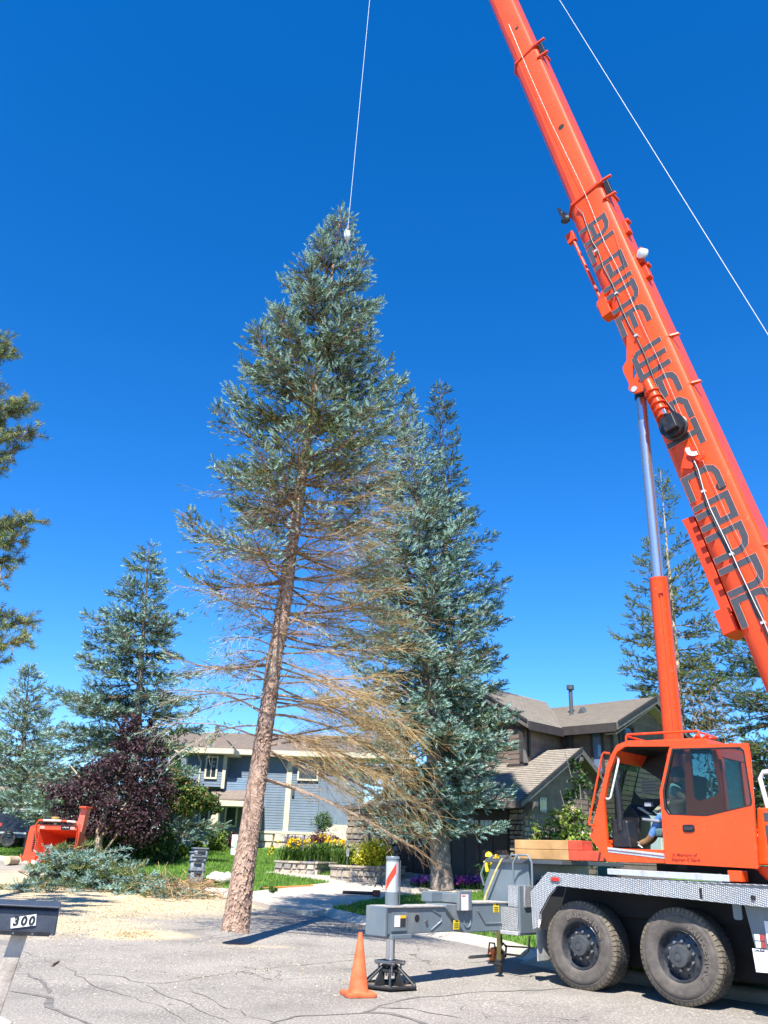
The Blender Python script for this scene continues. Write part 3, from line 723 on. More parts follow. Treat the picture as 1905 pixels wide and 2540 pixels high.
# ================================================================== the truck crane (frame: x forward, y away from the camera side, z up)
CO = np.array([2.976, 13.151, 0.02])
crane = thing('truck_crane', 'big orange truck crane with grey carrier, raised boom and extended outrigger', 'crane', CO, YAW)
def TL(px, py, y=0.0):
    p = frame_pt(CO, px, py, v=y); return (float(p[0]), float(p[2]))
def XZ(y): return lambda a, b, h=0.0: (a, y+h, b)
def pxloop(pts, y): return [TL(*p, y) for p in pts]
def side_plate(name, loops_px, y, thick, m, parent=crane, rounding=0.0, bevel=0.0, raw=False):
    lo = [l if raw else pxloop(l, y) for l in loops_px]
    if rounding: lo = [round_poly(l, rounding) for l in lo]
    return plate(name, lo, thick, lambda a, b, h: (a, y+h, b), m, parent, bevel)

# ---- wheels
def make_wheel(x, y0, out=-1):
    w = bpy.data.objects.new('wheel', None); COL.objects.link(w); w.parent = crane; w.location = (x, y0, .565); w.rotation_euler = (0, 0, 0 if out < 0 else math.pi)
    # local: outer face towards -y
    prof = [(.30, .035), (.315, .012), (.36, .0), (.43, -.012), (.47, -.010), (.485, .004), (.50, .002), (.525, .018), (.548, .05), (.556, .07), (.558, .35), (.53, .41), (.43, .43), (.30, .40)]
    MB().lathe(prof, (0, 0, 0), (0, 1, 0), 72).build('tyre', RUBBER, w, smooth=50)
    tr = MB(); k = 54
    for i in range(k):
        a = 2*math.pi*i/k
        for j, (ya, yb, off, ww) in enumerate(((.042, .125, 0, .026), (.135, .21, .5, .024), (.22, .295, 0, .024), (.305, .375, .5, .026))):
            b = a+off*2*math.pi/k; e = np.array([math.cos(b), 0, math.sin(b)]); t = np.array([-math.sin(b), 0, math.cos(b)])
            tr.obox(e*.553+np.array([0, (ya+yb)/2, 0]), t*ww, np.array([0, (yb-ya)/2, 0])+t*.008*(1 if j % 2 else -1), e*.012, 1 if j == 0 else 0)
        e = np.array([math.cos(a), 0, math.sin(a)]); t = np.array([-math.sin(a), 0, math.cos(a)])
        tr.obox(e*.536+np.array([0, .025, 0]), t*.025, e*.022+np.array([0, .012, 0]), np.array([0, .006, 0]), 1)
    o = tr.build('tread', [RUBBERD, RUBBERE], w); o['kind'] = 'stuff'
    MB().lathe([(.315, .03), (.30, .015), (.288, .03), (.272, .10), (.262, .115), (.20, .10), (.14, .085), (.10, .08), (.0, .08)], (0, 0, 0), (0, 1, 0), 48).build('rim', RIMM, w, smooth=35)
    hb = MB().lathe([(.135, .09), (.135, -.005), (.125, -.022), (.05, -.03), (.0, -.03)], (0, 0, 0), (0, 1, 0), 36)
    hb.lathe([(.05, -.03), (.055, -.036), (.045, -.036), (.045, -.03)], (0, 0, 0), (0, 1, 0), 24).build('hub', mat('hub_grey', (.07, .075, .08), .5, .3, .2, 15), w, smooth=35)
    me = None
    for i in range(10):
        a = 2*math.pi*(i+.3)/10
        if me is None:
            o = MB().lathe([(.022, .10), (.022, .055), (.017, .048), (0, .046)], (0, 0, 0), (0, 1, 0), 10).build('lug_nut', STEEL, w, smooth=40); me = o.data
        else: o = bpy.data.objects.new('lug_nut', me); COL.objects.link(o); o.parent = w
        o.location = (.168*math.cos(a), 0, .168*math.sin(a))
    hm = None
    for i in range(10):
        a = 2*math.pi*i/10
        if hm is None:
            o = MB().lathe([(0, .0), (.020, .0)], (0, 0, 0), (0, 1, 0), 12).build('hand_hole', BLACKM, w); hm = o.data
        else: o = bpy.data.objects.new('hand_hole', hm); COL.objects.link(o); o.parent = w
        o.location = (.232*math.cos(a), .1045, .232*math.sin(a))
    return w
def arc_text(word, r, a0, step, y, size, m, parent, name):
    bm = bmesh.new()
    for i, ch in enumerate(word):
        a = a0-step*i; up = np.array([math.cos(a), 0, math.sin(a)]); rt_ = np.array([math.sin(a), 0, -math.cos(a)])
        me = text_mesh(ch, size, lambda x, yy, h: tuple(up*(r+yy)+rt_*x+np.array([0, y+h, 0])), .006, bold=.004)
        bm.from_mesh(me); bpy.data.meshes.remove(me)
    me = bpy.data.meshes.new(name); bm.to_mesh(me); bm.free(); return link(name, me, m, parent)
TYRETXT = mat('tyre_lettering', (.13, .11, .09), .8, 0, .2, 20)
for i, x in enumerate((-.03, 1.445)):
    w = make_wheel(x, 0.0)
    arc_text('BRIDGESTONE', .385, R(115 if i == 0 else 60), R(9.5), -.008, .105, TYRETXT, w, 'tyre_lettering')
for x in (-.03, 1.445): make_wheel(x, 2.5, 1)

# ---- carrier frame, deck and trim
MB().box((-1.3, .62, .62), (6.5, 1.9, 1.36)).box((-.75, .75, .30), (6.5, 2.05, .615)).box((-.5, .50, .95), (2.3, .615, 1.36)).build('chassis_and_shade_fill', BLACKM, crane)  # lower black box added as the dark shade under the truck
MB().cyl((-.03, .4, .565), (-.03, 2.1, .565), .13).cyl((1.445, .4, .565), (1.445, 2.1, .565), .13).build('axles', BLACKM, crane, smooth=40)
trim = [(-.50, 1.505), (6.5, 1.475), (6.5, 1.245), (2.7, 1.262), (-.35, 1.335), (-.50, 1.20), (-.63, 1.02), (-.66, .78), (-.78, .735), (-.84, 1.22)]
TY = -.15
side_plate('fender_trim', [[(1360, 2163), (1905, 2206), (2330, 2240), (2330, 2296), (1905, 2251), (1735, 2233), (1384, 2197), (1363, 2222), (1342, 2262), (1338, 2300), (1324, 2306), (1318, 2212)]], TY, .05, DIAM, crane, 0, .006)
MB().box((-.55, TY+.03, 1.37), (6.5, 2.48, 1.44)).build('deck', DKGREY, crane, bevel=.006)
MB().box((-.50, TY+.03, 1.444), (6.5, .35, 1.456)).build('deck_tread_plate', DIAM, crane)
lx, lz = TL(1378, 2181, TY-.03)
MB().prism([(a, TY-.026, b) for a, b in rrect(lx-.09, lz-.042, lx+.09, lz+.042, .04)], (0, -.012, 0)).build('lamp_bezel', GREY, crane, bevel=.003)
MB().prism([(a, TY-.038, b) for a, b in rrect(lx-.066, lz-.025, lx+.066, lz+.025, .022)], (0, -.012, 0)).build('marker_lamp', RED, crane, bevel=.005)
MB().box((-.74, -.02, .30), (-.72, .46, .70)).build('mud_flap', mat('grey_mud_flap', (.33, .33, .32), .8, 0, .2, 12), crane, bevel=.01)
# slot and stud on the trim
sx, sz = TL(1738, 2214, TY-.03); MB().box((sx-.018, TY-.032, sz-.07), (sx+.018, TY-.0255, sz+.05)).build('trim_slot', BLACKM, crane)
sx, sz = TL(1868, 2227, TY-.03); MB().cyl((sx, TY-.0255, sz), (sx, TY-.04, sz), .03).build('trim_stud', BLACKM, crane)
# side tool box with its placards
bx = [(2.36, 1.235), (6.5, 1.20), (6.5, .46), (2.62, .46), (2.47, .56)]
plate('side_cabinet', [bx], .05, lambda a, b, h: (a, .03+h, b), GREY, crane, .015)
MB().box((2.45, .06, .5), (6.4, .6, 1.2)).build('cabinet_body', DKGREY, crane)
MB().prism([(a, .0, b) for a, b in rrect(2.22, 1.04, 2.33, 1.25, .03)], (0, .02, 0)).build('cabinet_tab', GREY, crane)
def placard(name, px, y, m, parent=crane, dy=.004):
    P = [TL(*p, y) for p in px]; return MB().prism([(a, y, b) for a, b in P], (0, -dy, 0)).build(name, m, parent)
PAPER = mat('white_placard', (.72, .73, .74), .5, 0, .06, 30)
placard('placard', [(1866, 2352), (1904, 2357), (1910, 2414), (1876, 2411)], -.004, PAPER)
placard('placard', [(1895, 2284), (1930, 2288), (1936, 2345), (1904, 2341)], -.004, PAPER)
for (x0, y0) in ((1871, 2317), (1874, 2335)):
    placard('warning_decal', [(x0, y0), (x0+13, y0+1), (x0+14, y0+16), (x0+2, y0+15)], -.004, PAPER)
    placard('warning_decal', [(x0+13, y0+1), (x0+26, y0+2), (x0+27, y0+17), (x0+14, y0+16)], -.004, mat('decal_red_grey', (.35, .06, .06), .5, 0, .3, 40))
def cab_text(word, px, y, size, m, parent, name, shear=0.0):
    cx, cz = TL(*px, y); me = text_mesh(word, size, lambda a, b, h: (cx+a, y-h, cz+b), .003, shear, .0008); return link(name, me, m, parent)
cab_text('Link-Belt', (1884, 2358), -.010, .035, BLACK, crane, 'placard_lettering')
# grid lines of the load chart
mb = MB()
for k in range(6):
    (x0, z0), (x1, z1) = TL(1871+k*.6, 2369+k*7, -.010), TL(1903+k*.6, 2372+k*7, -.010); mb.obox(((x0+x1)/2, -.0095, (z0+z1)/2), ((x1-x0)/2, 0, (z1-z0)/2), (0, .0008, 0), (0, 0, .0018))
mb.build('chart_lines', mat('print_grey', (.35, .36, .38), .6), crane)

# ---- rear end: outrigger housing, steps, rails
MB().prism([(-2.05, .42, .92), (-2.05, .42, 1.22), (-1.86, .42, 1.62), (-1.15, .42, 1.62), (-1.15, .42, .92)], (0, 1.75, 0)).build('outrigger_box', GREY, crane, bevel=.015)
MB().box((-1.95, .36, 1.60), (-.5, 2.2, 1.66)).build('rear_deck', DKGREY, crane, bevel=.006)
MB().box((-1.40, .20, .98), (-1.07, .62, 1.285)).build('step_box', DIAM, crane, bevel=.008)
MB().box((-1.54, .08, .66), (-1.14, .62, .972)).build('step_box', DIAM, crane, bevel=.008)
MB().box((-1.575, .05, .60), (-1.12, .62, .655)).build('step_tread', ALU, crane, bevel=.008)
MB().box((-1.138, .10, .63), (-1.10, .62, 1.28)).build('step_side', GREY, crane, bevel=.004)
for x0, x1, y_ in ((-1.33, -1.02, .26), (-1.62, -1.40, .5)):
    MB().tube([(x0, y_, 1.25), (x0, y_, 1.60), (x0+.09, y_, 1.72), (x1-.06, y_+.05, 1.72), (x1, y_+.06, 1.62), (x1, y_+.06, 1.25)], .017, 10).build('grab_rail', GREY, crane, smooth=60)
MB().tube([(-2.02, .40, 1.25), (-2.05, .36, 1.42), (-1.96, .38, 1.62), (-1.82, .40, 1.70)], .017, 10).build('grab_rail', GREY, crane, smooth=60)
MB().tube([(-1.52, .14, .60), (-1.50, .14, .40), (-1.40, .13, .33), (-1.10, .13, .33), (-1.00, .14, .40), (-.98, .16, .60)], .015, 8).tube([(-1.62, .3, .60), (-1.60, .3, .45), (-1.50, .3, .42), (-1.0, .3, .44)], .012, 8).build('rung_step', BLACK, crane, smooth=60)
# ---- outrigger
JX, JY = -1.64, -2.14
beam = MB()
beam.prism([(JX-.16, -2.42, .655), (JX-.16, -2.42, .98), (JX-.16, .3, .98), (JX-.16, .3, .66)], (.32, 0, 0))
beam.build('outrigger_beam', GREY, crane, bevel=.012)
sl = [(-1.06, 1.02), (1.2, 1.02), (1.2, .64), (-.80, .64), (-.90, .72), (-1.22, .97), (-1.22, 1.02)]
plate('outrigger_sleeve', [sl], .40, lambda a, b, h: (JX+h, a, b), GREY, crane, .012)
MB().box((JX-.19, -2.32, .60), (JX+.19, -1.92, .66)).box((JX-.185, -2.45, .635), (JX+.185, -2.40, 1.0)).build('beam_end_cap', GREY, crane, bevel=.01)
# cap strips along the top and bottom edges, weld ribs
MB().box((JX-.17, -2.40, .982), (JX+.185, -1.23, 1.004)).build('beam_rail', mat('worn_beam_rail', (.42, .40, .36), .6, .2, .2, 9), crane, bevel=.004)
MB().box((JX-.19, -.78, 1.022), (JX+.215, .25, 1.045)).build('beam_rail', mat('worn_beam_rail_pale', (.45, .42, .37), .6, .2, .2, 9), crane, bevel=.004)
MB().tube([(JX+.162, -1.48, .95), (JX+.162, -1.28, .87), (JX+.162, -1.28, .80), (JX+.162, -1.50, .69)], .012, 6).build('weld_rib', GREY, crane, smooth=60)
MB().tube([(JX+.202, p, q) for p, q in rrect(-.82, .71, -.67, .94, .07)], .012, 6, closed=True).build('weld_rib', GREY, crane, smooth=60)
MB().tube([(JX+.203, -.5, .93), (JX+.203, -.32, .75), (JX+.203, .2, .75)], .012, 6).build('weld_rib', GREY, crane, smooth=60)
MB().cyl((JX+.158, -1.79, .845), (JX+.1635, -1.79, .845), .048, n=20).build('lightening_hole', BLACKM, crane)
MB().cyl((JX+.16, -1.60, .80), (JX+.18, -1.60, .80), .025, n=12).build('grease_plug', STEEL, crane, smooth=40)
MB().box((JX-.30, -1.20, 1.03), (JX-.1, -.72, 1.17)).box((JX+.206, -1.0, .93), (JX+.26, -.70, 1.20)).box((JX-.1, -.98, 1.03), (JX+.206, -.74, 1.16)).build('beam_junction_box', GREY, crane, bevel=.012)
MB().box((JX+.261, -.95, .94), (JX+.264, -.79, 1.15)).build('placard', PAPER, crane)
MB().box((JX+.265, -.94, 1.125), (JX+.2675, -.86, 1.138)).build('placard_stripe', REDSTRIPE, crane)
def xdecal(y0, y1, z0, z1, x, m, name='warning_decal'): MB().box((x, y0, z0), (x+.003, y1, z1)).build(name, m, crane)
xdecal(-2.27, -2.16, .75, .89, JX+.1865, PAPER); xdecal(-2.16, -2.05, .75, .89, JX+.1865, mat('decal_black', (.03, .03, .03), .5)); xdecal(-2.16, -2.05, .855, .89, JX+.19, ORDECAL)
MB().box((JX+.162, -2.30, .70), (JX+.1855, -2.02, .93)).build('decal_pad', GREY, crane)
xdecal(-1.06, -.93, .69, .81, JX+.2015, YELLOW); xdecal(-1.02, -.95, .79, .808, JX+.205, BLACK, 'decal_lettering')
for zz in (.71, .735, .76): xdecal(-1.045, -.945, zz, zz+.008, JX+.205, BLACK, 'decal_lettering')
xdecal(-.12, .02, .90, 1.02, JX+.2015, YELLOW); xdecal(-.06, .01, 1.0, 1.018, JX+.205, BLACK, 'decal_lettering')
for zz in (.915, .94, .965): xdecal(-.10, .0, zz, zz+.008, JX+.205, BLACK, 'decal_lettering')
# jack
jt = TL(980, 2131, JY)[1]
MB().lathe([(.09, .98), (.09, 1.54), (.09, 1.59), (.096, 1.595), (.096, 1.62), (.09, 1.63), (.0, 1.63)], (JX, JY, 0), (0, 0, 1), 32).build('jack_housing', GREY, crane, smooth=40)
MB().lathe([(.0912, 1.17), (.0912, 1.56)], (JX, JY, 0), (0, 0, 1), 40).build('reflective_sleeve', mat('silver_reflective', (.62, .66, .70), .25, .6, .06, 6), crane, smooth=40)
# red diagonal on the side towards the camera
vs = []; na = 14
camang = math.atan2(-11.4-JY, 7.2-JX)
for i in range(na+1):
    a = camang+R(-62+96*i/na)
    zc = 1.245+.235*i/na
    for dz in (-.065, .065): vs.append((JX+.0928*math.cos(a), JY+.0928*math.sin(a), zc+dz))
MB().add(vs, [(2*i, 2*i+2, 2*i+3, 2*i+1) for i in range(na)]).build('red_stripe', REDSTRIPE, crane, smooth=60)
MB().cyl((JX+.07, JY+.08, .98), (JX+.07, JY+.08, 1.58), .010, n=8).build('jack_pipe', DKGREY, crane)
MB().cyl((JX, JY, .15), (JX, JY, .63), .062, n=28).build('jack_rod', CHROME, crane, smooth=40)
fl = MB()
fl.lathe([(.09, .34), (.09, .24), (.13, .23), (.13, .20), (.10, .19)], (JX, JY, 0), (0, 0, 1), 16)
for k in range(6):
    a = R(60*k+15); e = np.array([math.cos(a), math.sin(a), 0]); t = np.array([-e[1], e[0], 0])
    P = [np.array([JX, JY, 0])+e*r+np.array([0, 0, z]) for r, z in ((.09, .26), (.13, .26), (.42, .06), (.42, .025), (.09, .06))]
    fl.tube([np.array([JX, JY, .27])+e*.10, np.array([JX, JY, .05])+e*.39], .018, 6)
    fl.prism([np.array([JX, JY, 0])+e*r+np.array([0, 0, z])-t*.008 for r, z in ((.08, .26), (.12, .24), (.24, .04), (.08, .04))], t*.016)
    b = R(60*(k+1)+15); e2 = np.array([math.cos(b), math.sin(b), 0]); fl.tube([np.array([JX, JY, .045])+e*.39, np.array([JX, JY, .045])+e2*.39], .02, 6)
fl.build('jack_float', mat('jack_foot_black', (.03, .032, .034), .5, .3, .3, 10), crane, bevel=.004)
MB().prism([(JX+.38*math.cos(R(60*k+15)), JY+.38*math.sin(R(60*k+15)), .022) for k in range(6)], (0, 0, .012)).build('float_plate', mat('dusty_plate', (.16, .13, .10), .8, .2, .4, 7), crane)
pl = MB()
for s1 in (-1, 1):
    for s2 in (-1, 1): pl.cyl((JX+.10*s1, JY+.10*s2, .30), (JX+.17*s1, JY+.10*s2, .30), .02, n=8).cyl((JX+.12*s1, JY+.09*s2, .18), (JX+.12*s1, JY+.09*s2, .33), .014, n=8)
pl.box((JX-.15, JY-.15, .30), (JX+.15, JY+.15, .335)).build('float_lock_pins', STEEL, crane, bevel=.003)

# ---- things lashed to the rear deck
def wood_beam(x0, x1, z0, z1, red_x, label, red):
    t = thing('wooden_beam', label, 'timber', CO+LON*0+np.array([0, 0, 0]), YAW, 'cribbing timbers on the rear deck')
    WB = bpy.data.materials.get('cribbing_wood') or mat('cribbing_wood', (.50, .28, .10), .75, 0, .3, 3, col2=(.62, .36, .15))
    MB().box((x0, .62, z0), (red_x, .92, z1)).build('timber', WB, t, bevel=.008)
    MB().box((red_x, .617, z0-.001), (x1, .923, z1+.001)).build('painted_end', bpy.data.materials.get('red_painted_wood') or mat('red_painted_wood', (.55, .07, .03), .6, 0, .2, 6), t, bevel=.008)
zt = 1.668
wood_beam(TL(1277, 2130, .62)[0], TL(1445, 2125, .62)[0], zt+.146, zt+.285, TL(1410, 2125, .62)[0], 'upper tan wooden beam with red painted end on the crane deck', True)
wood_beam(TL(1277, 2145, .62)[0], TL(1508, 2140, .62)[0], zt, zt+.142, TL(1411, 2140, .62)[0], 'lower tan wooden beam with long red end on the crane deck', True)
hx = -1.93; mb = MB()
mb.lathe([(.06, 0), (.06, .02), (.053, .05), (.03, .07), (0, .08)], (hx, .42, 1.68), (0, 0, 1), 16)
mb.build('beacon_cap', YELLOW, crane, smooth=60)
MB().tube([(hx-.02, .40, 1.46), (hx-.03, .39, 1.56), (hx-.0, .40, 1.62)], .03, 8).build('beacon_sleeve', YELLOW, crane, smooth=60)
STRAP = mat('yellow_webbing', (.55, .42, .10), .8, 0, .3, 14, col2=(.66, .56, .22))
def flat_strap(name, pts, w, wd, m, parent):
    pts = [V3(p) for p in pts]; wd = V3(wd)*w/2; vs = []
    for p in pts: vs += [p-wd, p+wd]
    mb = MB().add(vs, [(2*i, 2*i+1, 2*i+3, 2*i+2) for i in range(len(pts)-1)]); o = mb.build(name, m, parent); s = o.modifiers.new('s', 'SOLIDIFY'); s.thickness = .006; return o
st = thing('lashing_strap', 'yellow webbing strap tied over the rear corner of the crane', 'strap', CO, YAW)
flat_strap('webbing', [(-1.62, .40, 1.69), (-1.63, .36, 1.655), (-1.72, .34, 1.50), (-1.83, .33, 1.30), (-1.93, .33, 1.12), (-1.97, .33, 1.0)], .09, (.6, 0, .35), STRAP, st)
MB().box((-1.68, .36, 1.67), (-1.55, .46, 1.715)).build('buckle', STEEL, st, bevel=.005)
st2 = thing('hanging_strap', 'dark olive strap hanging under the outrigger box to the street', 'strap', CO, YAW)
flat_strap('webbing', [(-1.42, -.02, .64), (-1.42, -.02, .10)], .07, (1, 0, 0), mat('olive_webbing', (.09, .075, .02), .85, 0, .3, 10), st2)
MB().box((-1.47, -.06, .09), (-1.37, .02, .26)).cyl((-1.50, -.05, .2), (-1.34, -.05, .2), .02, n=8).build('ratchet', BLACK, st2, bevel=.006)

# ---- superstructure: turntable, orange frame, running board
MB().lathe([(.95, 1.455), (.95, 1.60), (.8, 1.66)], (2.6, 1.25, 0), (0, 0, 1), 40).build('turntable_ring', BLACKM, crane, smooth=40)
MB().box((1.0, .45, 1.56), (6.2, 1.9, 1.66)).build('turret_base', BLACKM, crane)
a, b = TL(1506, 2160, -.02), TL(1808, 2180, -.02)
MB().prism([(a[0], -.02, a[1]+.03), (b[0], -.02, b[1]+.045), (b[0], -.02, b[1]-.035), (a[0], -.02, a[1]-.045)], (0, .22, 0)).build('running_board', ALU, crane, bevel=.006)
MB().box((b[0]-.02, .0, b[1]-.03), (b[0]+.16, .2, b[1]+.10)).build('board_bracket', ORANGE, crane, bevel=.01)
MB().prism([(2.55, .14, 1.68), (6.2, .14, 1.62), (6.2, .14, 2.36), (2.62, .14, 2.36)], (0, .5, 0)).build('turret_side', ORANGE, crane, bevel=.02)
MB().lathe([(.30, 0), (.26, -.08), (.14, -.2), (0, -.22)], (2.75, .35, 1.66), (0, 0, 1), 20).build('swing_motor_cover', ORANGE2, crane, smooth=50)
mb = MB()
for (x0, x1, z0, z1) in ((2.70, 4.6, 2.20, 2.30), (2.70, 2.95, 2.0, 2.15), (2.70, 4.6, 1.93, 2.0), (2.70, 4.6, 1.82, 1.88), (2.70, 2.90, 1.72, 1.80)): mb.box((x0, .134, z0), (x1, .139, z1))
mb.build('side_lettering', LETTER, crane)
MB().box((2.7, .2, 2.36), (6.2, 1.0, 2.42)).build('turret_deck', BLACKM, crane)
hx0 = TL(1893, 1990, .2)[0]
MB().tube([(hx0+.05, .2, 2.36), (hx0, .2, 2.72), (hx0+.05, .2, 2.80), (hx0+.5, .2, 2.82), (hx0+.55, .2, 2.4)], .03, 10).build('hand_rail', mat('white_rail', (.78, .76, .76), .4, 0, .05, 5), crane, smooth=60)
MB().tube([(hx0+.13, .35, 2.40), (hx0+.2, .35, 2.58), (hx0+.6, .35, 2.56)], .045, 8).build('hose_bundle', mat('blue_hose', (.03, .12, .5), .5), crane, smooth=60)
for yy in (.70, 1.62): MB().prism([(3.0, yy, 1.66), (6.2, yy, 1.66), (6.2, yy, 3.4), (4.2, yy, 4.4), (3.6, yy, 3.6)], (0, .06, 0)).build('mast_plate', ORANGE, crane, bevel=.01)

# ---- boom (axis in the plane y = BY)
BY = 1.12
bp_ = [np.array([TL(*p, BY)[0], BY, TL(*p, BY)[1]]) for p in ((1855, 1405), (1474, 523), (1312, 150), (1246, 0))]
bdir = nrm(bp_[3]-bp_[0]); brt = np.cross(bdir, (0, 1., 0)); brt = brt if brt[0] > 0 else -brt     # towards the upper side
def boom_pt(t, h, w): return bp_[0]+bdir*t+brt*h+np.array([0, w, 0])
t_of = lambda p: float((np.array([TL(*p, BY)[0], BY, TL(*p, BY)[1]])-bp_[0])@bdir)
def boom_section(name, t0, t1, H, Wd, parent=crane):
    h, w = H/2, Wd/2
    prof = [(h, -w+.09), (h-.03, -w+.03), (h-.10, -w), (-h*.45, -w), (-h*.72, -w+.05), (-h*.93, -w+.15), (-h, -w+.26)]
    prof = prof+[(a, -b) for a, b in prof[::-1]]
    mb = MB(); n = len(prof)
    mb.add([boom_pt(t, a, b) for t in (t0, t1) for a, b in prof], [(i, (i+1) % n, n+(i+1) % n, n+i) for i in range(n)]+[tuple(range(n)), tuple(range(n, 2*n))])
    return mb.build(name, ORANGE, parent, smooth=25, bevel=0)
tA, tB, tC, tD = -3.0, t_of((1468, 508)), t_of((1316, 158)), 24.5
b1 = boom_section('boom_base_section', tA, tB, .86, .66)
b2s = boom_section('boom_second_section', tB-.5, tC, .735, .56)
b3s = boom_section('boom_third_section', tC-.5, tD, .64, .48)
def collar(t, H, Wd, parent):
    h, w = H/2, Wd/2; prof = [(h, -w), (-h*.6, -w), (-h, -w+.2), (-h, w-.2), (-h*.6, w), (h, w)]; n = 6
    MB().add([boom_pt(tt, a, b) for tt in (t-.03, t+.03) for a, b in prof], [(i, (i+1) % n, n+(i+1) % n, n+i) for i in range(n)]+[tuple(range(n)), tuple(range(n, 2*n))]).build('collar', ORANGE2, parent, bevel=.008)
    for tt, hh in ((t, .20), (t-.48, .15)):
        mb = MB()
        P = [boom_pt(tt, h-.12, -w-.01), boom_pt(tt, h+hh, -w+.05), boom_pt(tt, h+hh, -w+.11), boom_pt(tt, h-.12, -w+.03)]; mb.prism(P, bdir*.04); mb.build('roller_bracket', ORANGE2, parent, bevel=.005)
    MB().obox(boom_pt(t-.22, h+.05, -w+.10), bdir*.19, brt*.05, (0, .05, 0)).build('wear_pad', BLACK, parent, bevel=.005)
collar(tB, .93, .72, b1); collar(tC, .80, .61, b2s)
for parent, px, r, w in ((b3s, (1282, 70), .055, .48), (b2s, (1392, 315), .075, .56), (b1, (1789, 1204), .085, .66), (b1, (1566, 692), .03, .66)):
    t = t_of(px); x, z = TL(*px, BY-w/2); q = np.array([x, BY, z])-bp_[0]; hh = float(q@brt); t = float(q@bdir)
    a = boom_pt(t, hh, -w/2-.003); MB().cyl(a, a+np.array([0, .0, 0])+np.array([0, .002, 0]), r, n=24).build('pin_hole', BLACKM, parent)
# bands, brackets along the base section
def side_t(px): x, z = TL(*px, BY-.335); q = np.array([x, BY, z])-bp_[0]; return float(q@bdir), float(q@brt)
for px in ((1660, 830), (1706, 952), (1905, 1345)):
    t, _ = side_t(px); mb = MB(); mb.prism([boom_pt(t, .30, -.335), boom_pt(t, .43, -.30), boom_pt(t, .56, -.22), boom_pt(t, .56, -.16), boom_pt(t, .44, -.2)], bdir*.03); mb.build('cable_guide', ORANGE, b1)
for k, px in enumerate(((1555, 700), (1570, 640), (1545, 560))):
    t, _ = side_t(px); MB().obox(boom_pt(t+.1, .47, -.1), bdir*.14, brt*.05, (0, .07, 0)).obox(boom_pt(t+.3, .47, -.05), bdir*.03, brt*.10, (0, .07, 0)).build('upper_bracket', ORANGE2, b1, bevel=.01)
t, _ = side_t((1590, 615)); MB().lathe([(0, 0), (.11, .0), (.12, .04), (.06, .12), (0, .13)], boom_pt(t, .55, -.15), (.1, -1, .3), 20).build('work_lamp', ALU, b1, smooth=50)
# stowed jib fittings under the boom
t0, t1 = side_t((1420, 520))[0], side_t((1500, 745))[0]
MB().tube([boom_pt(t0-.35, -.58, -.12), boom_pt(t1, -.50, -.12)], .035, 8).obox(boom_pt(t0-.42, -.60, -.12), bdir*.13, brt*.09, (0, .05, 0)).build('jib_strut', ORANGE2, b1, bevel=.01)
MB().prism([boom_pt(t1+.30, -.38, -.30), boom_pt(t1+.1, -.60, -.24), boom_pt(t1-.25, -.58, -.24), boom_pt(t1-.2, -.38, -.30)], (0, .2, 0)).obox(boom_pt(t1-.1, -.45, -.2), bdir*.2, brt*.10, (0, .12, 0)).build('jib_bracket', ORANGE, b1, bevel=.01)
mb = MB(); q = boom_pt(t0-.1, -.50, -.30)
mb.lathe([(0, 0), (.09, 0), (.10, .05), (.05, .10), (0, .10)], q, (0, -1, 0), 20); mb.obox(q+bdir*.1, bdir*.10, brt*.05, (0, .07, 0)); mb.obox(q+bdir*.32-brt*.05, bdir*.1, brt*.025, (0, .04, 0)); mb.tube([q+bdir*.1, q+bdir*.38-brt*.05], .02, 8)
mb.build('camera_unit', BLACK, b1, smooth=40)
ta, tb = side_t((1720, 1265))[0], side_t((1830, 1500))[0]
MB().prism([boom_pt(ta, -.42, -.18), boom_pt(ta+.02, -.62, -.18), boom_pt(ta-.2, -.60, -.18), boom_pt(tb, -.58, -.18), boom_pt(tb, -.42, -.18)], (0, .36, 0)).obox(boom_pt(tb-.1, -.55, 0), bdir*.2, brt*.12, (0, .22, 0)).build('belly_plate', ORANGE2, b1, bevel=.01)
# lift-cylinder lug with its two openings
lug = [(1556, 815), (1556, 896), (1546, 912), (1548, 924), (1562, 953), (1561, 968), (1573, 977), (1620, 963), (1598, 905), (1580, 872)]
h1 = [(1570, 880), (1588, 912), (1573, 943), (1571, 940)]; h2 = [(1590, 925), (1602, 948), (1597, 952), (1583, 950)]
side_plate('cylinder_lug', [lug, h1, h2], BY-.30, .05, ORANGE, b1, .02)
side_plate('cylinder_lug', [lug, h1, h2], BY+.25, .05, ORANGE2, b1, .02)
lx, lz = TL(1573, 965, BY-.33); MB().cyl((lx, BY-.34, lz), (lx, BY-.30, lz), .055, n=20).build('lug_pin', ALU, b1, smooth=40)
# ribbed hose housing, reel, angle dial
mb = MB(); pa, pb = np.array([*TL(1618, 975, BY-.36)]), np.array([*TL(1648, 1035, BY-.36)])
A_, B_ = np.array([pa[0], BY-.36, pa[1]]), np.array([pb[0], BY-.36, pb[1]]); mb.tube([A_+bdir*.25, B_], .10, 10)
for k in range(5): c = A_+(B_-A_)*k/4.0; mb.tube([c-bdir*.008, c+bdir*.008], .14, 10)
mb.build('hose_sleeve', ORANGE, b1, smooth=40)
rx, rz = TL(1670, 1057, BY-.5)
MB().lathe([(0, -.02), (.20, -.02), (.225, .0), (.225, .025), (.20, .04), (.19, .04), (.18, .10), (.19, .13), (.215, .135), (.215, .16), (0, .16)], (rx, BY-.42, rz), (0, -1, 0), 36).build('cable_reel', BLACK, crane, smooth=40)
MB().obox((rx+.0, BY-.62, rz+.0), bdir*.14, brt*.11, (0, .06, 0)).obox((rx-.06, BY-.60, rz+.22), bdir*.06, brt*.035, (0, .04, 0)).build('reel_box', BLACK, crane, bevel=.015)
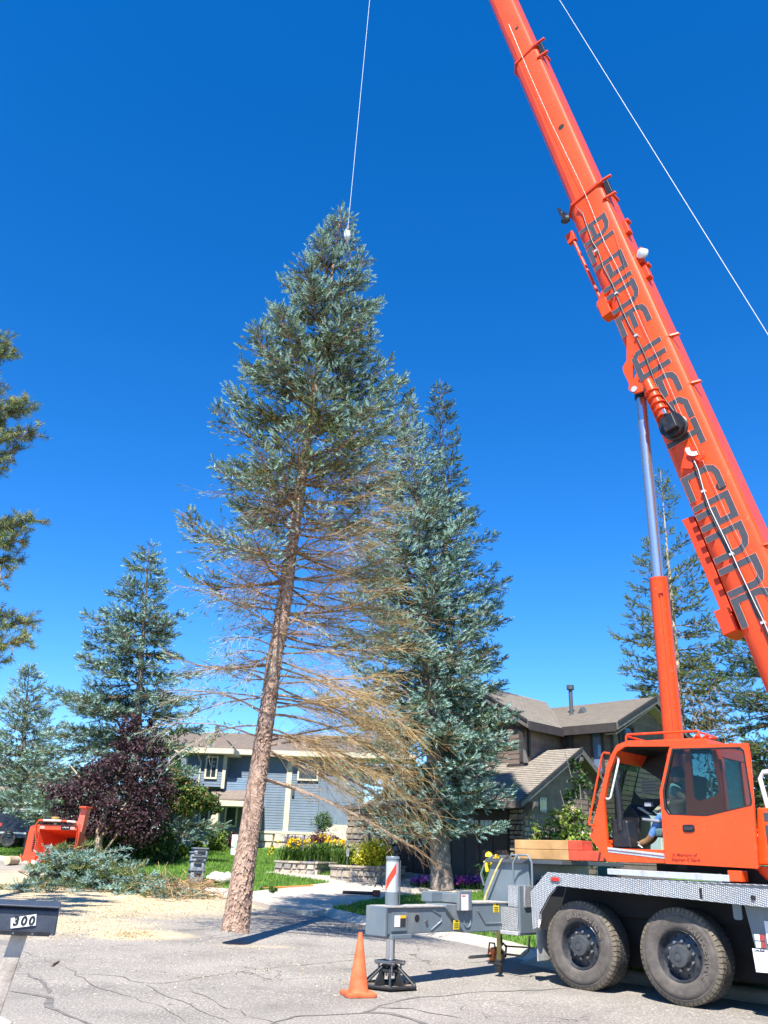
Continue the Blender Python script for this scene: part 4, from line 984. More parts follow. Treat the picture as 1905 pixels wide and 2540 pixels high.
MB().obox((rx-.065, BY-.61, rz+.24), bdir*.05, brt*.028, (0, .045, 0)).build('reel_gland', CHROME, crane, bevel=.008)
# angle dial: a white quadrant
dx, dz = TL(1716, 1120, BY-.40); P = []
for k in range(15):
    a = R(170+115*k/14); P.append((dx+.155*math.cos(a)+.06, BY-.42, dz+.155*math.sin(a)+.06))
for k in range(15):
    a = R(285-115*k/14); P.append((dx+.085*math.cos(a)+.06, BY-.42, dz+.085*math.sin(a)+.06))
MB().prism(P, (0, .012, 0)).build('angle_dial', WHITEP, crane)
MB().prism([(dx-.12, BY-.40, dz+.02), (dx+.10, BY-.40, dz-.20), (dx+.2, BY-.40, dz-.14), (dx+.16, BY-.40, dz-.09), (dx+.05, BY-.40, dz-.12), (dx+.06, BY-.40, dz+.06), (dx-.02, BY-.40, dz+.1)], (0, .02, 0)).prism([(dx-.10, BY-.37, dz-.02), (dx-.22, BY-.37, dz-.22), (dx-.05, BY-.37, dz-.28), (dx+.08, BY-.37, dz-.16)], (0, .04, 0)).build('dial_bracket', ORANGE2, crane)
# hoses and the tag line clipped along the side
def side_curve(name, px, off, r, m, parent):
    P = []
    for p in px: x, z = TL(*p, BY-.33-off); P.append((x, BY-.33-off, z))
    return MB().tube(P, r, 6).build(name, m, parent, smooth=60)
side_curve('boom_hose', [(1430, 515), (1446, 530), (1454, 555), (1470, 600), (1484, 622), (1498, 665), (1520, 705), (1528, 727), (1540, 760), (1562, 808), (1577, 832), (1600, 880), (1630, 960), (1650, 990), (1672, 1020)], .03, .013, BLACK, b1)
side_curve('boom_hose', [(1718, 1142), (1726, 1165), (1738, 1200), (1744, 1220), (1756, 1260), (1775, 1300), (1814, 1374), (1835, 1415), (1870, 1500), (1890, 1543), (1930, 1640)], .035, .016, BLACK, b1)
side_curve('boom_hose', [(1722, 1143), (1732, 1165), (1746, 1218), (1762, 1262), (1815, 1372), (1832, 1410), (1874, 1500), (1896, 1545), (1935, 1640)], .06, .008, ALU, b1)
side_curve('tag_line', [(1262, 60), (1310, 175), (1365, 300), (1440, 455), (1460, 500), (1500, 602), (1530, 660), (1560, 730), (1590, 800), (1630, 885)], .05, .004, STEEL, b1)
side_curve('tag_line', [(1630, 885), (1700, 1050), (1742, 1140), (1800, 1270), (1905, 1475)], .05, .004, STEEL, b1)
side_curve('tag_line', [(1520, 560), (1560, 700), (1620, 850), (1640, 905), (1632, 918), (1634, 900), (1640, 882), (1638, 870)], .05, .004, BLACK, b1)
for px in ((1477, 622), (1528, 727), (1577, 832), (1744, 1218), (1814, 1374), (1892, 1544)):
    x, z = TL(*px, BY-.38); MB().obox((x, BY-.36, z), bdir*.02, brt*.03, (0, .03, 0)).build('hose_clip', ALU, b1)
# lettering on the boom side
GL = dict(A=([[(0, 0), (0, 1), (.36, 1), (.52, .93), (.62, .74), (.62, 0)], [(0, .42), (.62, .42)]], .62), L=([[(0, 1), (0, 0), (.55, 0)]], .55), P=([[(0, 0), (0, 1), (.62, 1), (.62, .42), (.22, .42)]], .62), I=([[(0, 0), (0, 1)]], .0),
    N=([[(0, 0), (0, 1), (.38, 1), (.54, .93), (.62, .76), (.62, 0)]], .62), E=([[(.62, 1), (.24, 1), (.08, .93), (0, .76), (0, 0), (.62, 0)], [(.0, .5), (.55, .5)]], .62), W=([[(0, 1), (0, .16), (.12, 0), (.85, 0), (.85, 1)], [(.43, 0), (.43, 1)]], .85),
    S=([[(.62, 1), (.18, 1), (0, .84), (0, .52), (.62, .52), (.62, .16), (.46, 0), (0, 0)]], .62), T=([[(0, 1), (.66, 1)], [(.33, 1), (.33, 0)]], .66), C=([[(.62, 1), (.24, 1), (.08, .93), (0, .76), (0, 0), (.62, 0)]], .62), R=([[(0, 0), (0, 1), (.62, 1), (.62, .48), (.25, .48), (.25, 0.0)], [(.62, .42), (.62, 0)]], .62))
def stroke_verts(P, th):
    P = [V3(p) for p in P]; L_, R_ = [], []
    for i in range(len(P)):
        a = nrm(P[i]-P[i-1]) if i else nrm(P[1]-P[0]); b = nrm(P[i+1]-P[i]) if i < len(P)-1 else a
        na_, nb_ = np.array([-a[1], a[0]]), np.array([-b[1], b[0]]); m = nrm(na_+nb_); k = th/2/max(.35, m@na_)
        e = 0 if 0 < i < len(P)-1 else th/2*(-1 if i == 0 else 1); L_.append(P[i]+m*k+a*e); R_.append(P[i]-m*k+a*e)
    return L_, R_
LTRS = [('A', 1489, 560), ('L', 1503, 607), ('P', 1530, 651), ('I', 1549, 687), ('N', 1566, 722), ('E', 1587, 780), ('W', 1638, 874), ('E', 1666, 947), ('S', 1708, 1003), ('T', 1738, 1062), ('C', 1771, 1180), ('R', 1800, 1255), ('A', 1842, 1328), ('N', 1880, 1410), ('E', 1915, 1485)]
LH = .51
for ch, px, py in LTRS:
    t, hh = side_t((px, py)); hh = -.03; st_, wd = GL[ch]
    for layer, (th, off, m, nm) in enumerate(((.128, .004, LETTERE, 'letter_edge'), (.116, .007, LETTER, 'letter'))):
        mb = MB()
        for si, pl_ in enumerate(st_):
            L_, R_ = stroke_verts([((p[0]-wd/2)*LH*1.2, (p[1]-.5)*LH) for p in pl_], th*.86)
            f = lambda q, d: boom_pt(t-q[0], hh+q[1], -.33-off-.0012*si-d)
            for i in range(len(L_)-1): mb.add([f(L_[i], 0), f(L_[i+1], 0), f(R_[i+1], 0), f(R_[i], 0)], [(0, 1, 2, 3)])
        o = mb.build(nm, m, b1)
# ---- lift cylinder
cyl_top = np.array([TL(1590, 985, BY)[0], BY, TL(1590, 985, BY)[1]]); cyl_mid = np.array([TL(1633, 1436, BY)[0], BY, TL(1633, 1436, BY)[1]]); cd = nrm(cyl_top-cyl_mid)
cbot = cyl_mid-cd*4.2
cy = MB().lathe([(.148, 0), (.148, 4.17), (.152, 4.18), (.152, 4.2), (.10, 4.21)], cbot, cd, 36).build('lift_cylinder_barrel', ORANGE, crane, smooth=40)
MB().tube([cbot+cd*.5+np.array([.09, -.14, 0]), cbot+cd*3.9+np.array([.09, -.14, 0])], .016, 8).obox(cbot+cd*3.93+np.array([.09, -.145, 0]), (.03, 0, 0), (0, .03, 0), cd*.03).build('cylinder_pipe', ORANGE, cy, smooth=60)
MB().cyl(cyl_mid-cd*.2, cyl_top, .094, n=32).build('cylinder_rod', CHROME, crane, smooth=40)
MB().lathe([(.11, 0), (.11, .16), (.08, .2)], cyl_top-cd*.04, cd, 28).obox(cyl_top+cd*.12+np.array([.16, 0, -.05]), (.13, 0, 0), (0, .13, 0), (0, 0, .10)).build('rod_eye', BLACK, crane, smooth=40)
# ================================================================== crane cab
CY0, CY1 = .12, 1.02
cab_out = [(1509, 2137), (1466, 2076), (1493, 1965), (1511, 1885), (1532, 1848), (1562, 1837), (1690, 1838), (1776, 1846), (1790, 1950), (1806, 2148), (1652, 2141)]
cab_hole = [(1509, 2104), (1501, 2005), (1500, 1985), (1514, 1915), (1532, 1866), (1552, 1852), (1700, 1852), (1708, 2110)]
rear_win = [(1712, 1860), (1766, 1858), (1786, 1965), (1776, 1976), (1733, 1988), (1722, 1978)]
side_plate('cab_side', [cab_out, cab_hole, rear_win], CY0, .06, ORANGE, crane, .03, .008)
PF = pxloop(cab_out, CY0)
def cab_strip(name, pts, y0, y1, m, th=.03, bevel=.005):
    mb = MB()
    for a, b in zip(pts[:-1], pts[1:]):
        a, b = V3(a), V3(b); d = nrm(b-a); n_ = np.array([-d[1], d[0]])*th
        mb.prism([(a[0], y0, a[1]), (b[0], y0, b[1]), (b[0]+n_[0], y0, b[1]+n_[1]), (a[0]+n_[0], y0, a[1]+n_[1])], (0, y1-y0, 0))
    return mb.build(name, m, crane, bevel=bevel)
IN = CY0+.035
cab_strip('cab_nose', [PF[0], PF[1]], IN, CY1, ORANGE, -.03)
cab_strip('cab_roof', PF[4:8], IN, CY1, ORANGE, -.05)
cab_strip('cab_floor', [PF[10], PF[0]], IN, CY1, BLACKM, -.03)
cab_strip('roof_shade_sheet', [(p[0], p[1]-.06) for p in PF[4:8]], IN+.01, CY1-.03, BLACKM, -.02)  # black sheet added under the roof to darken the cab interior
cab_strip('windscreen_header', [PF[3], PF[4]], IN, CY1, ORANGE, -.04)
cab_strip('windscreen', [PF[1], PF[2], PF[3]], IN, CY1-.03, GLASS, -.012, 0)
fw_ = [(1550, 1905), (1597, 1868), (1660, 1868), (1665, 1980), (1586, 1982), (1571, 1962)]
fx0, fx1 = PF[1][0], PF[7][0]
far_out = [(PF[i][0], PF[i][1]) for i in range(len(PF))]
fh = [TL(*p, CY1) for p in ((1593, 1874), (1650, 1872), (1680, 1875), (1690, 1975), (1655, 1981), (1589, 1982), (1572, 1963))]
plate('cab_far_wall', [far_out, round_poly(fh, .04)], .04, lambda a, b, h: (a, CY1+h, b), BLACK, crane)
plate('far_window', [round_poly(fh, .04)], .01, lambda a, b, h: (a, CY1+h, b), GLASS, crane)
# window sticker on the far pane
sp = [TL(*p, CY1-.02) for p in ((1589, 1935), (1628, 1932), (1632, 1966), (1592, 1968))]
MB().prism([(a, CY1-.02, b) for a, b in sp], (0, .004, 0)).build('window_sticker', mat('clear_sticker', (.33, .32, .27), .6, 0, .25, 40), crane)
mb = MB()
for k in range(4):
    (x0, z0), (x1, z1) = TL(1592+k*.7, 1940+k*7.5, CY1-.03), TL(1627+k, 1938+k*7.5, CY1-.03); mb.obox(((x0+x1)/2, CY1-.026, (z0+z1)/2), ((x1-x0)/2, 0, 0), (0, .001, 0), (0, 0, .011))
mb.build('sticker_print', mat('sticker_print', (.20, .20, .17), .6), crane)
# rear wall of the cab with its window
rx_ = PF[8][0]; mb = MB()
zb, zt_ = PF[9][1], PF[7][1]-.05
mb.box((rx_-.02, IN, zb), (rx_+.02, CY1, 2.30)).box((rx_-.02, IN, zt_-.12), (rx_+.02, CY1, zt_)).box((rx_-.02, IN, 2.30), (rx_+.02, IN+.10, zt_-.12)).box((rx_-.02, CY1-.2, 2.30), (rx_+.02, CY1, zt_-.12))
mb.build('cab_rear_wall', ORANGE, crane, bevel=.01)
MB().box((rx_-.008, IN+.1, 2.30), (rx_+.008, CY1-.2, zt_-.12)).build('rear_window', GLASS, crane)
plate('rear_side_window', [round_poly([TL(*p, CY0) for p in rear_win], .03)], .01, lambda a, b, h: (a, CY0+h, b), GLASS, crane)
# sill and inner trim
s0, s1 = TL(1508, 2112, CY0-.04), TL(1652, 2127, CY0-.04); mb = MB()
for k in range(3):
    mb.prism([(s0[0], CY0-.05+.012*k, s0[1]+.055-.036*k), (s1[0], CY0-.05+.012*k, s1[1]+.045-.036*k), (s1[0], CY0-.05+.012*k, s1[1]+.015-.036*k), (s0[0], CY0-.05+.012*k, s0[1]+.025-.036*k)], (0, .08, 0))
mb.build('door_sill', ALU, crane, bevel=.004)
# black curved inner pillar seen through the doorway
ip = [TL(*p, .9) for p in ((1530, 2060), (1528, 1980), (1543, 1915), (1560, 1880), (1585, 1862), (1650, 1858))]
MB().tube([(a, .95, b) for a, b in ip], .045, 8).build('inner_pillar', BLACK, crane, smooth=60)
MB().tube([(a, .22, b) for a, b in [TL(*p, .22) for p in ((1540, 2060), (1535, 1980), (1527, 1930))]], .05, 8).build('inner_trim', BLACK, crane, smooth=60)
# console, seat, pedals, lever
cx, cz = TL(1580, 2050, .7)
MB().prism([(cx-.22, .62, 1.80), (cx+.05, .62, 1.80), (cx+.10, .62, 2.30), (cx-.05, .62, 2.48), (cx-.22, .62, 2.30)], (0, .36, 0)).build('console', BLACK, crane, bevel=.03)
a_, b_ = TL(1577, 2005, .44), TL(1608, 2025, .44); MB().obox(((a_[0]+b_[0])/2, .62, (a_[1]+b_[1])/2+.02), (.09, 0, -.05), (0, .14, 0), (.006, 0, .010)).build('display_screen', mat('screen_dark', (.04, .05, .06), .1), crane, bevel=.004)
x, z = TL(1605, 1995, .5); MB().obox((x, .55, z), (.05, 0, 0), (0, .04, 0), (0, 0, .03)).build('console_plate', mat('grey_plate', (.3, .33, .36), .5), crane, bevel=.005)
MB().prism([(PF[1][0]+.28, .20, 1.84), (PF[1][0]+.60, .20, 1.84), (PF[1][0]+.56, .20, 2.22), (PF[1][0]+.30, .20, 2.25)], (0, .22, 0)).build('heater_box', BLACK, crane, bevel=.03)
for (p0, p1, m) in (((1540, 2068), (1588, 2103), STEEL), ((1555, 2060), (1584, 2098), STEEL)):
    q0, q1 = TL(*p0, .35), TL(*p1, .35); MB().cyl((q0[0], .35, q0[1]), (q1[0], .42, q1[1]), .012, n=8).build('control_lever', m, crane)
x, z = TL(1615, 2035, .4); MB().obox((x, .42, z), (.13, 0, -.015), (0, .05, 0), (0, 0, .02)).build('arm_rest', mat('grey_vinyl', (.22, .23, .25), .6), crane, bevel=.015)
SEAT = mat('seat_teal_grey', (.06, .13, .14), .8, 0, .2, 20)
hx_, hz_ = TL(1705, 2060, .55)
MB().box((hx_-.40, .35, hz_-.10), (hx_+.12, .80, hz_+.02)).build('seat_cushion', SEAT, crane, bevel=.04, seg=3)
MB().prism([(hx_+.05, .36, hz_+.02), (hx_+.17, .36, hz_+.02), (hx_+.28, .36, hz_+.72), (hx_+.16, .36, hz_+.72)], (0, .42, 0)).build('seat_back', SEAT, crane, bevel=.04, seg=3)
MB().box((hx_-.25, .45, 1.80), (hx_+.05, .7, hz_-.10)).build('seat_post', BLACKM, crane)
# ---- sliding door
DY = .03
door_out = [(1652, 2142), (1638, 1965), (1662, 1854), (1668, 1851), (1856, 1843), (1862, 1880), (1883, 2155)]
door_win = [(1669, 1857), (1838, 1853), (1848, 1862), (1868, 1990), (1866, 1998), (1757, 2024), (1740, 2024), (1660, 2020), (1650, 2005), (1646, 1962)]
door = side_plate('sliding_door', [door_out, door_win], DY, .05, ORANGE, crane, .02, .006)
wl_ = [TL(*p, DY) for p in door_win]; c_ = np.mean(wl_, axis=0); inn = [tuple(c_+(V3(p)-c_)*.965) for p in wl_]
plate('window_seal', [wl_, inn], .06, lambda a, b, h: (a, DY+h, b), BLACK, door)
plate('window_glass', [inn], .008, lambda a, b, h: (a, DY+h, b), GLASS, door)
x, z = TL(1708, 2055, DY-.03)
plate('handle_recess', [rrect(x-.085, z-.045, x+.085, z+.05, .03)], .012, lambda a, b, h: (a, DY-.028+h, b), BLACK, door, .004)
plate('door_handle', [rrect(x-.055, z-.02, x+.065, z+.018, .012)], .02, lambda a, b, h: (a, DY-.042+h, b), mat('handle_black', (.03, .03, .035), .3), door, .004)
DKRED = mat('dark_red_script', (.28, .02, .008), .6)
cab_text('In Memory of', (1697, 2121), DY-.028, .062, DKRED, door, 'memorial_lettering', .2)
cab_text('Stephen R Stark', (1700, 2133), DY-.028, .062, DKRED, door, 'memorial_lettering', .2)
# ---- rails
P = [TL(*p, .05) for p in ((1462, 2046), (1461, 2038), (1494, 1872), (1498, 1867), (1512, 1869))]
MB().tube([(P[0][0]+.06, .05, P[0][1]-.01)]+[(a, .05, b) for a, b in P], .016, 8).build('mirror_rail', ORANGE, crane, smooth=60)
hl = [TL(*p, .16) for p in ((1499, 1975), (1500, 1981), (1510, 1982), (1515, 1978), (1534, 1890), (1534, 1881), (1528, 1877), (1522, 1879), (1519, 1885))]
MB().tube([(a, .16, b) for a, b in hl]+[(hl[0][0], .16, hl[0][1])], .016, 8).build('grab_handle', WHITEP, crane, smooth=60)
rr = [TL(*p, .2) for p in ((1553, 1839), (1553, 1826), (1556, 1822), (1730, 1813), (1734, 1816), (1735, 1828))]
MB().tube([(a, .2, b) for a, b in rr], .016, 8).build('roof_rail', ORANGE, crane, smooth=60)
MB().tube([(rr[1][0], .2, rr[1][1]), (rr[1][0]-.03, .85, rr[1][1]), (rr[4][0]-.03, .85, rr[4][1]), (rr[4][0], .2, rr[4][1])], .014, 8).build('roof_rail', ORANGE, crane, smooth=60)
x0, x1 = PF[5][0]+.05, PF[7][0]-.1; zr = PF[6][1]
MB().prism([(x0, .16, PF[5][1]-.02), (x1-.05, .16, PF[6][1]+.02), (x1, .16, PF[7][1]), (x0, .16, PF[5][1]-.05)], (0, .8, 0)).build('roof_cap', ORANGE, crane, bevel=.02)
mb = MB()
for k in range(5): mb.box((x0+.1+.2*k, .30, zr+.01), (x0+.14+.2*k, .85, zr+.035))
mb.box((x0+.1, .42, zr+.03), (x1-.2, .50, zr+.05)).build('roof_grille', BLACK, crane)
MB().tube([(x1-.35, .4, zr+.03), (x1-.28, .4, zr+.10), (x1-.2, .4, zr+.04), (x1-.12, .4, zr+.10)], .03, 8).build('roof_wiper_motor', ORANGE, crane, smooth=50)

# ---- operator seated inside the cab, facing the rear of the truck (towards -x)
def person():
    hip = np.array([hx_-.10, .56, hz_+.10]); kn = TL(1630, 2005, .50); ft = TL(1612, 2092, .50); hd = TL(1640, 1998, .42); el = TL(1700, 1985, .33)
    J = dict(pel=hip, chest=hip+[.06, 0, .34], neck=hip+[.05, 0, .53], head=hip+[.02, 0, .63], crown=hip+[.0, 0, .76],
        hipN=hip+[-.04, -.10, -.01], knN=np.array([kn[0]+.06, .47, kn[1]-.10]), anN=np.array([ft[0]+.03, .46, ft[1]+.04]), toeN=np.array([ft[0]-.16, .45, ft[1]-.035]),
        hipF=hip+[-.04, .10, -.01], knF=np.array([kn[0]+.0, .68, kn[1]-.10]), anF=np.array([ft[0]-.05, .68, ft[1]+.05]), toeF=np.array([ft[0]-.24, .68, ft[1]-.02]),
        shN=hip+[.05, -.19, .46], elN=np.array([el[0]+.03, .33, el[1]+.0]), haN=np.array([hd[0]+.10, .42, hd[1]+.02]), shF=hip+[.05, .19, .46], elF=hip+[-.12, .24, .20], haF=hip+[-.36, .20, .18])
    rad = dict(pel=.15, chest=.165, neck=.06, head=.085, crown=.07, hipN=.10, knN=.065, anN=.058, toeN=.052, hipF=.10, knF=.065, anF=.05, toeF=.052, shN=.07, elN=.048, haN=.034, shF=.07, elF=.048, haF=.034)
    ed = [('pel', 'chest'), ('chest', 'neck'), ('neck', 'head'), ('head', 'crown'), ('pel', 'hipN'), ('hipN', 'knN'), ('knN', 'anN'), ('anN', 'toeN'), ('pel', 'hipF'), ('hipF', 'knF'), ('knF', 'anF'), ('anF', 'toeF'), ('chest', 'shN'), ('shN', 'elN'), ('elN', 'haN'), ('chest', 'shF'), ('shF', 'elF'), ('elF', 'haF')]
    for s_, h, dd in (('N', 'haN', -1), ('F', 'haF', -1)):
        for k in range(4):
            a, b = 'f%s%da' % (s_, k), 'f%s%db' % (s_, k); off = (k-1.5)*.021
            J[a] = J[h]+[-.055, off, .004-.006*abs(k-1.5)]; J[b] = J[a]+[-.03, 0, -.028]; rad[a] = .010; rad[b] = .008; ed += [(h, a), (a, b)]
        a, b = 'f%st' % s_, 'f%su' % s_; J[a] = J[h]+[-.02, .035, .02]; J[b] = J[a]+[-.03, .008, .0]; rad[a] = .011; rad[b] = .009; ed += [(h, a), (a, b)]
    ks = list(J); me = bpy.data.meshes.new('person'); me.from_pydata([tuple(J[k]) for k in ks], [(ks.index(a), ks.index(b)) for a, b in ed], [])
    o = bpy.data.objects.new('person', me); COL.objects.link(o); m = o.modifiers.new('skin', 'SKIN'); m.use_smooth_shade = True
    for i, k in enumerate(ks):
        sv = me.skin_vertices[0].data[i]; sv.radius = (rad[k], rad[k]); sv.use_root = (k == 'pel')
    s = o.modifiers.new('sub', 'SUBSURF'); s.levels = 2; s.render_levels = 2
    dg = bpy.context.evaluated_depsgraph_get(); dg.update(); em = bpy.data.meshes.new_from_object(o.evaluated_get(dg)); bpy.data.objects.remove(o)
    em.name = 'person'; em.materials.clear()
    b = link('person', em, [mat('teal_shirt', (.10, .22, .22), .85, 0, .2, 20), mat('blue_jeans', (.09, .22, .50), .85, 0, .3, 15), mat('brown_boots', (.20, .11, .05), .7, 0, .3, 12), mat('skin', (.55, .30, .20), .55, 0, .08, 10)])
    b.location = CO; b.rotation_euler = (0, 0, YAW)
    sets = {'hipN': 1, 'knN': 1, 'hipF': 1, 'knF': 1, 'pel': 1, 'anN': 2, 'anF': 2, 'toeN': 2, 'toeF': 2, 'chest': 0, 'shN': 0, 'shF': 0, 'neck': 3, 'head': 3, 'crown': 3, 'elN': 3, 'elF': 3}
    segs = [(J[a], J[c], sets.get(a, 3), sets.get(c, 3)) for a, c in ed]
    for p in em.polygons:
        c = np.array(p.center); best = (9, 0)
        for A, B, ma, mb_ in segs:
            t = min(1, max(0, (c-A)@(B-A)/((B-A)@(B-A)))); d = np.linalg.norm(c-A-(B-A)*t)
            if d < best[0]: best = (d, mb_ if t > (.80 if mb_ == 2 else .45) else ma)
        p.material_index = best[1]
    tag(b, 'operator in jeans and brown boots sitting in the orange cab with one arm out', 'person')
    hd_ = J['head']
    h = MB(); h.lathe([(.02, .115), (.06, .105), (.092, .06), (.100, .0), (.096, -.04)], hd_+np.array([.012, 0, .02]), (0, 0, 1), 18)
    h.build('cap', mat('dark_cap', (.03, .04, .05), .8), b, smooth=60)
    MB().prism([tuple(hd_+np.array(v)) for v in ((-.07, -.07, .05), (-.17, -.05, .035), (-.18, 0, .035), (-.17, .05, .035), (-.07, .07, .05))], (0, 0, .008)).build('cap_brim', mat('dark_cap_brim', (.03, .04, .05), .8), b)
    f = MB()
    f.prism([tuple(hd_+np.array(v)) for v in ((-.08, -.012, .01), (-.08, .012, .01), (-.115, 0, -.03), (-.085, 0, -.035))], (0, 0, -.004)); f.build('nose', mat('skin_nose', (.55, .30, .20), .55), b)
    e = MB()
    for s_ in (-1, 1): e.lathe([(0, 0), (.012, .0), (.009, .006), (0, .008)], hd_+np.array([-.078, .034*s_, .018]), (-1, .3*s_, 0), 10)
    e.build('eyes', BLACK, b)
    MB().obox(hd_+np.array([-.082, 0, -.055]), (.004, 0, 0), (0, .024, 0), (0, 0, .005)).build('mouth', mat('lips', (.4, .16, .13), .6), b)
    er = MB()
    for s_ in (-1, 1): er.lathe([(0, 0), (.028, .0), (.026, .01), (0, .014)], hd_+np.array([.015, .083*s_, 0]), (0, s_, 0), 12)
    er.build('ears', mat('skin_ear', (.55, .30, .20), .55), b)
person()
# ================================================================== cables
TIP = CO+LON*(boom_pt(tD-.2, 0, 0)[0])+LAT*boom_pt(tD-.2, 0, 0)[1]+np.array([0, 0, boom_pt(tD-.2, 0, 0)[2]])
ltop = depth(917, 0, 17.2); latt = depth(862, 575, 16.85)
ldir = nrm(ltop-latt)
wire = thing('hoist_cable', 'taut steel load cable rising from the top of the hanging spruce', 'cable', latt)
MB().tube([(0, 0, 0), ldir*14.2], .0055, 8).build('wire_rope', CABLE, wire, smooth=60)
MB().lathe([(.0, .0), (.06, .02), (.085, .10), (.085, .22), (.05, .30), (.02, .42), (.0, .45)], (0, 0, -.25), (0, 0, 1), 18).build('headache_ball', mat('white_ball', (.75, .76, .75), .45, 0, .08, 10), wire, smooth=60)
MB().tube([(0, 0, -.25), (.1, .15, -.55), (0, .42, -.62), (-.12, .2, -.5), (0, 0, -.25)], .016, 8).build('sling', mat('sling_webbing', (.5, .5, .46), .8), wire, smooth=60)
a, b = TL(1388, 0, BY), TL(1905, 830, BY)
A_, B_ = np.array([a[0], BY, a[1]]), np.array([b[0], BY, b[1]]); d_ = nrm(A_-B_)
wc = thing('winch_cable', 'long steel winch cable crossing the sky to the right of the boom', 'cable', CO, YAW)
MB().tube([B_-d_*7.5, A_+d_*9.5], .0055, 8).build('wire_rope', CABLE, wc, smooth=60)
# boom head above the frame, where the cables run over the sheaves
hd = boom_pt(tD, 0, 0)
MB().obox(hd, bdir*.45, brt*.42, (0, .26, 0)).build('boom_head', ORANGE, crane, bevel=.04)
for yy in (-.12, .12): MB().lathe([(.30, -.03), (.33, -.02), (.27, 0), (.33, .02), (.30, .03)], hd+bdir*.4-brt*.2+np.array([0, yy, 0]), (0, 1, 0), 28).build('sheave', BLACK, crane, smooth=40)

# ================================================================== traffic cone
cp = ground(888, 2470); cone = thing('traffic_cone', 'faded orange traffic cone standing beside the outrigger foot', 'cone', cp, .3)
CN = mat('faded_cone_orange', (.62, .115, .03), .65, 0, .2, 6, col2=(.74, .17, .06), bump=.15, bscale=30)
MB().lathe([(.15, .03), (.135, .04), (.125, .06), (.028, .70), (.026, .715), (.018, .715), (.018, .68)], (0, 0, 0), (0, 0, 1), 36).build('cone_body', CN, cone, smooth=40)
plate('cone_base', [rrect(-.20, -.20, .20, .20, .06)], .045, lambda a, b, h: (a, b, h+.0235), CN, cone, .012)

# ================================================================== mailbox
MBX = mat('mailbox_charcoal', (.045, .055, .075), .5, .1, .2, 14, bump=.1, bscale=60)
MBE = mat('mailbox_edge_worn', (.09, .10, .12), .5, .2, .4, 20)
mY = 5.2; m0 = depth(60, 2310, mY); mroot = thing('mailbox', 'dark metal mailbox numbered 300 on a weathered wooden post', 'mailbox', (m0[0]+.012, mY, -.045), R(19))
def ml(px, py): p = depth(px, py, mY); return (p[0]-m0[0], p[2])
x1 = ml(141, 2240)[0]; x0 = x1-.50; zb, zt = ml(120, 2300)[1], ml(120, 2240)[1]
prof = [(0, zb), (0, zt-.0), (.02, zt+.015), (.20, zt+.03), (.22, zt+.01), (.22, zb)]
MB().add([(x, y, z+(x-x1)*-.03) for x in (x0, x1) for y, z in prof], [tuple(range(6))[::-1], tuple(range(6, 12))]+[(i, (i+1) % 6, 6+(i+1) % 6, 6+i) for i in range(6)]).build('box', MBX, mroot, bevel=.008)
MB().obox(((x0+x1)/2, .10, zt+.028+.5*.015), ((x1-x0)/2+.006, 0, -.0075), (0, .125, .006), (0, 0, .006)).build('lid', MBX, mroot, bevel=.006)
MB().obox(((x0+x1)/2-.01, -.006, zb+.008+.0075), ((x1-x0)/2-.02, 0, -.0075), (0, .005, 0), (0, 0, .012)).build('hinge_strip', BLACK, mroot, bevel=.002)
for k in range(5): MB().cyl((x1-.02-.10*k, -.012, zb+.006+.003*k), (x1-.02-.10*k, -.004, zb+.006+.003*k), .006, n=10).build('hinge_rivet', MBE, mroot)
pts_ = [ml(27, 2266), ml(86, 2244), ml(86.5, 2272), ml(27.5, 2280)]
pts_ = [ml(29, 2254), ml(88, 2245), ml(86, 2273), ml(28, 2279)]
MB().prism([(a, -.006, b) for a, b in pts_], (0, -.002, 0)).build('number_sticker', WHITEP, mroot)
for k, (ch, px) in enumerate((('3', 40), ('0', 58), ('0', 76))):
    c = ml(px, 2262-.0*k); me = text_mesh(ch, .062, lambda a, b, h: (c[0]+a, -.010+h, c[1]+b+.008*0), .003, .12, .0022); link('number', me, BLACK, mroot)
P0, P1 = ml(46, 2305), ml(20, 2560); w = .043
PW = mat('weathered_post', (.40, .33, .27), .9, 0, .35, 5, col2=(.56, .50, .44), bump=.5, bscale=25)
top, bot = np.array([P0[0], .10, zb]), np.array([P0[0]-.23, .10, -.1])
MB().add([tuple(p+np.array([sx*w, sy*w, 0])) for p in (bot, top) for sx, sy in ((-1, -1), (1, -1), (1, 1), (-1, 1))], [(0, 3, 2, 1), (4, 5, 6, 7), (0, 1, 5, 4), (1, 2, 6, 5), (2, 3, 7, 6), (3, 0, 4, 7)]).build('post', PW, mroot, bevel=.006)

# ================================================================== chainsaw on the gutter
cs = ground(1232, 2384); saw = thing('chainsaw', 'orange and black chainsaw standing on the street by the kerb', 'chainsaw', cs, R(35))
SO = mat('saw_orange', (.75, .16, .02), .4, 0, .1, 10)
MB().prism([(-.12, -.07, .0), (.12, -.07, .0), (.13, -.07, .13), (.06, -.07, .21), (-.09, -.07, .20), (-.13, -.07, .10)], (0, .14, 0)).build('saw_body', SO, saw, bevel=.02, seg=3)
MB().prism([(-.10, -.09, .02), (.04, -.09, .02), (.06, -.09, .10), (-.06, -.09, .14)], (0, .02, 0)).build('side_cover', mat('saw_cream', (.62, .48, .26), .5), saw, bevel=.008)
MB().tube([(-.10, -.08, .18), (-.10, -.06, .27), (-.10, .06, .27), (-.10, .09, .10)], .014, 8).tube([(.08, 0, .2), (.16, 0, .26), (.22, 0, .2), (.20, 0, .06), (.12, 0, .03)], .017, 8).build('saw_handle', BLACK, saw, smooth=60)
MB().prism([(-.12, -.012, .06), (-.60, -.012, .05), (-.64, -.012, .07), (-.60, -.012, .10), (-.12, -.012, .11)], (0, .012, 0)).build('guide_bar', STEEL, saw, bevel=.003)
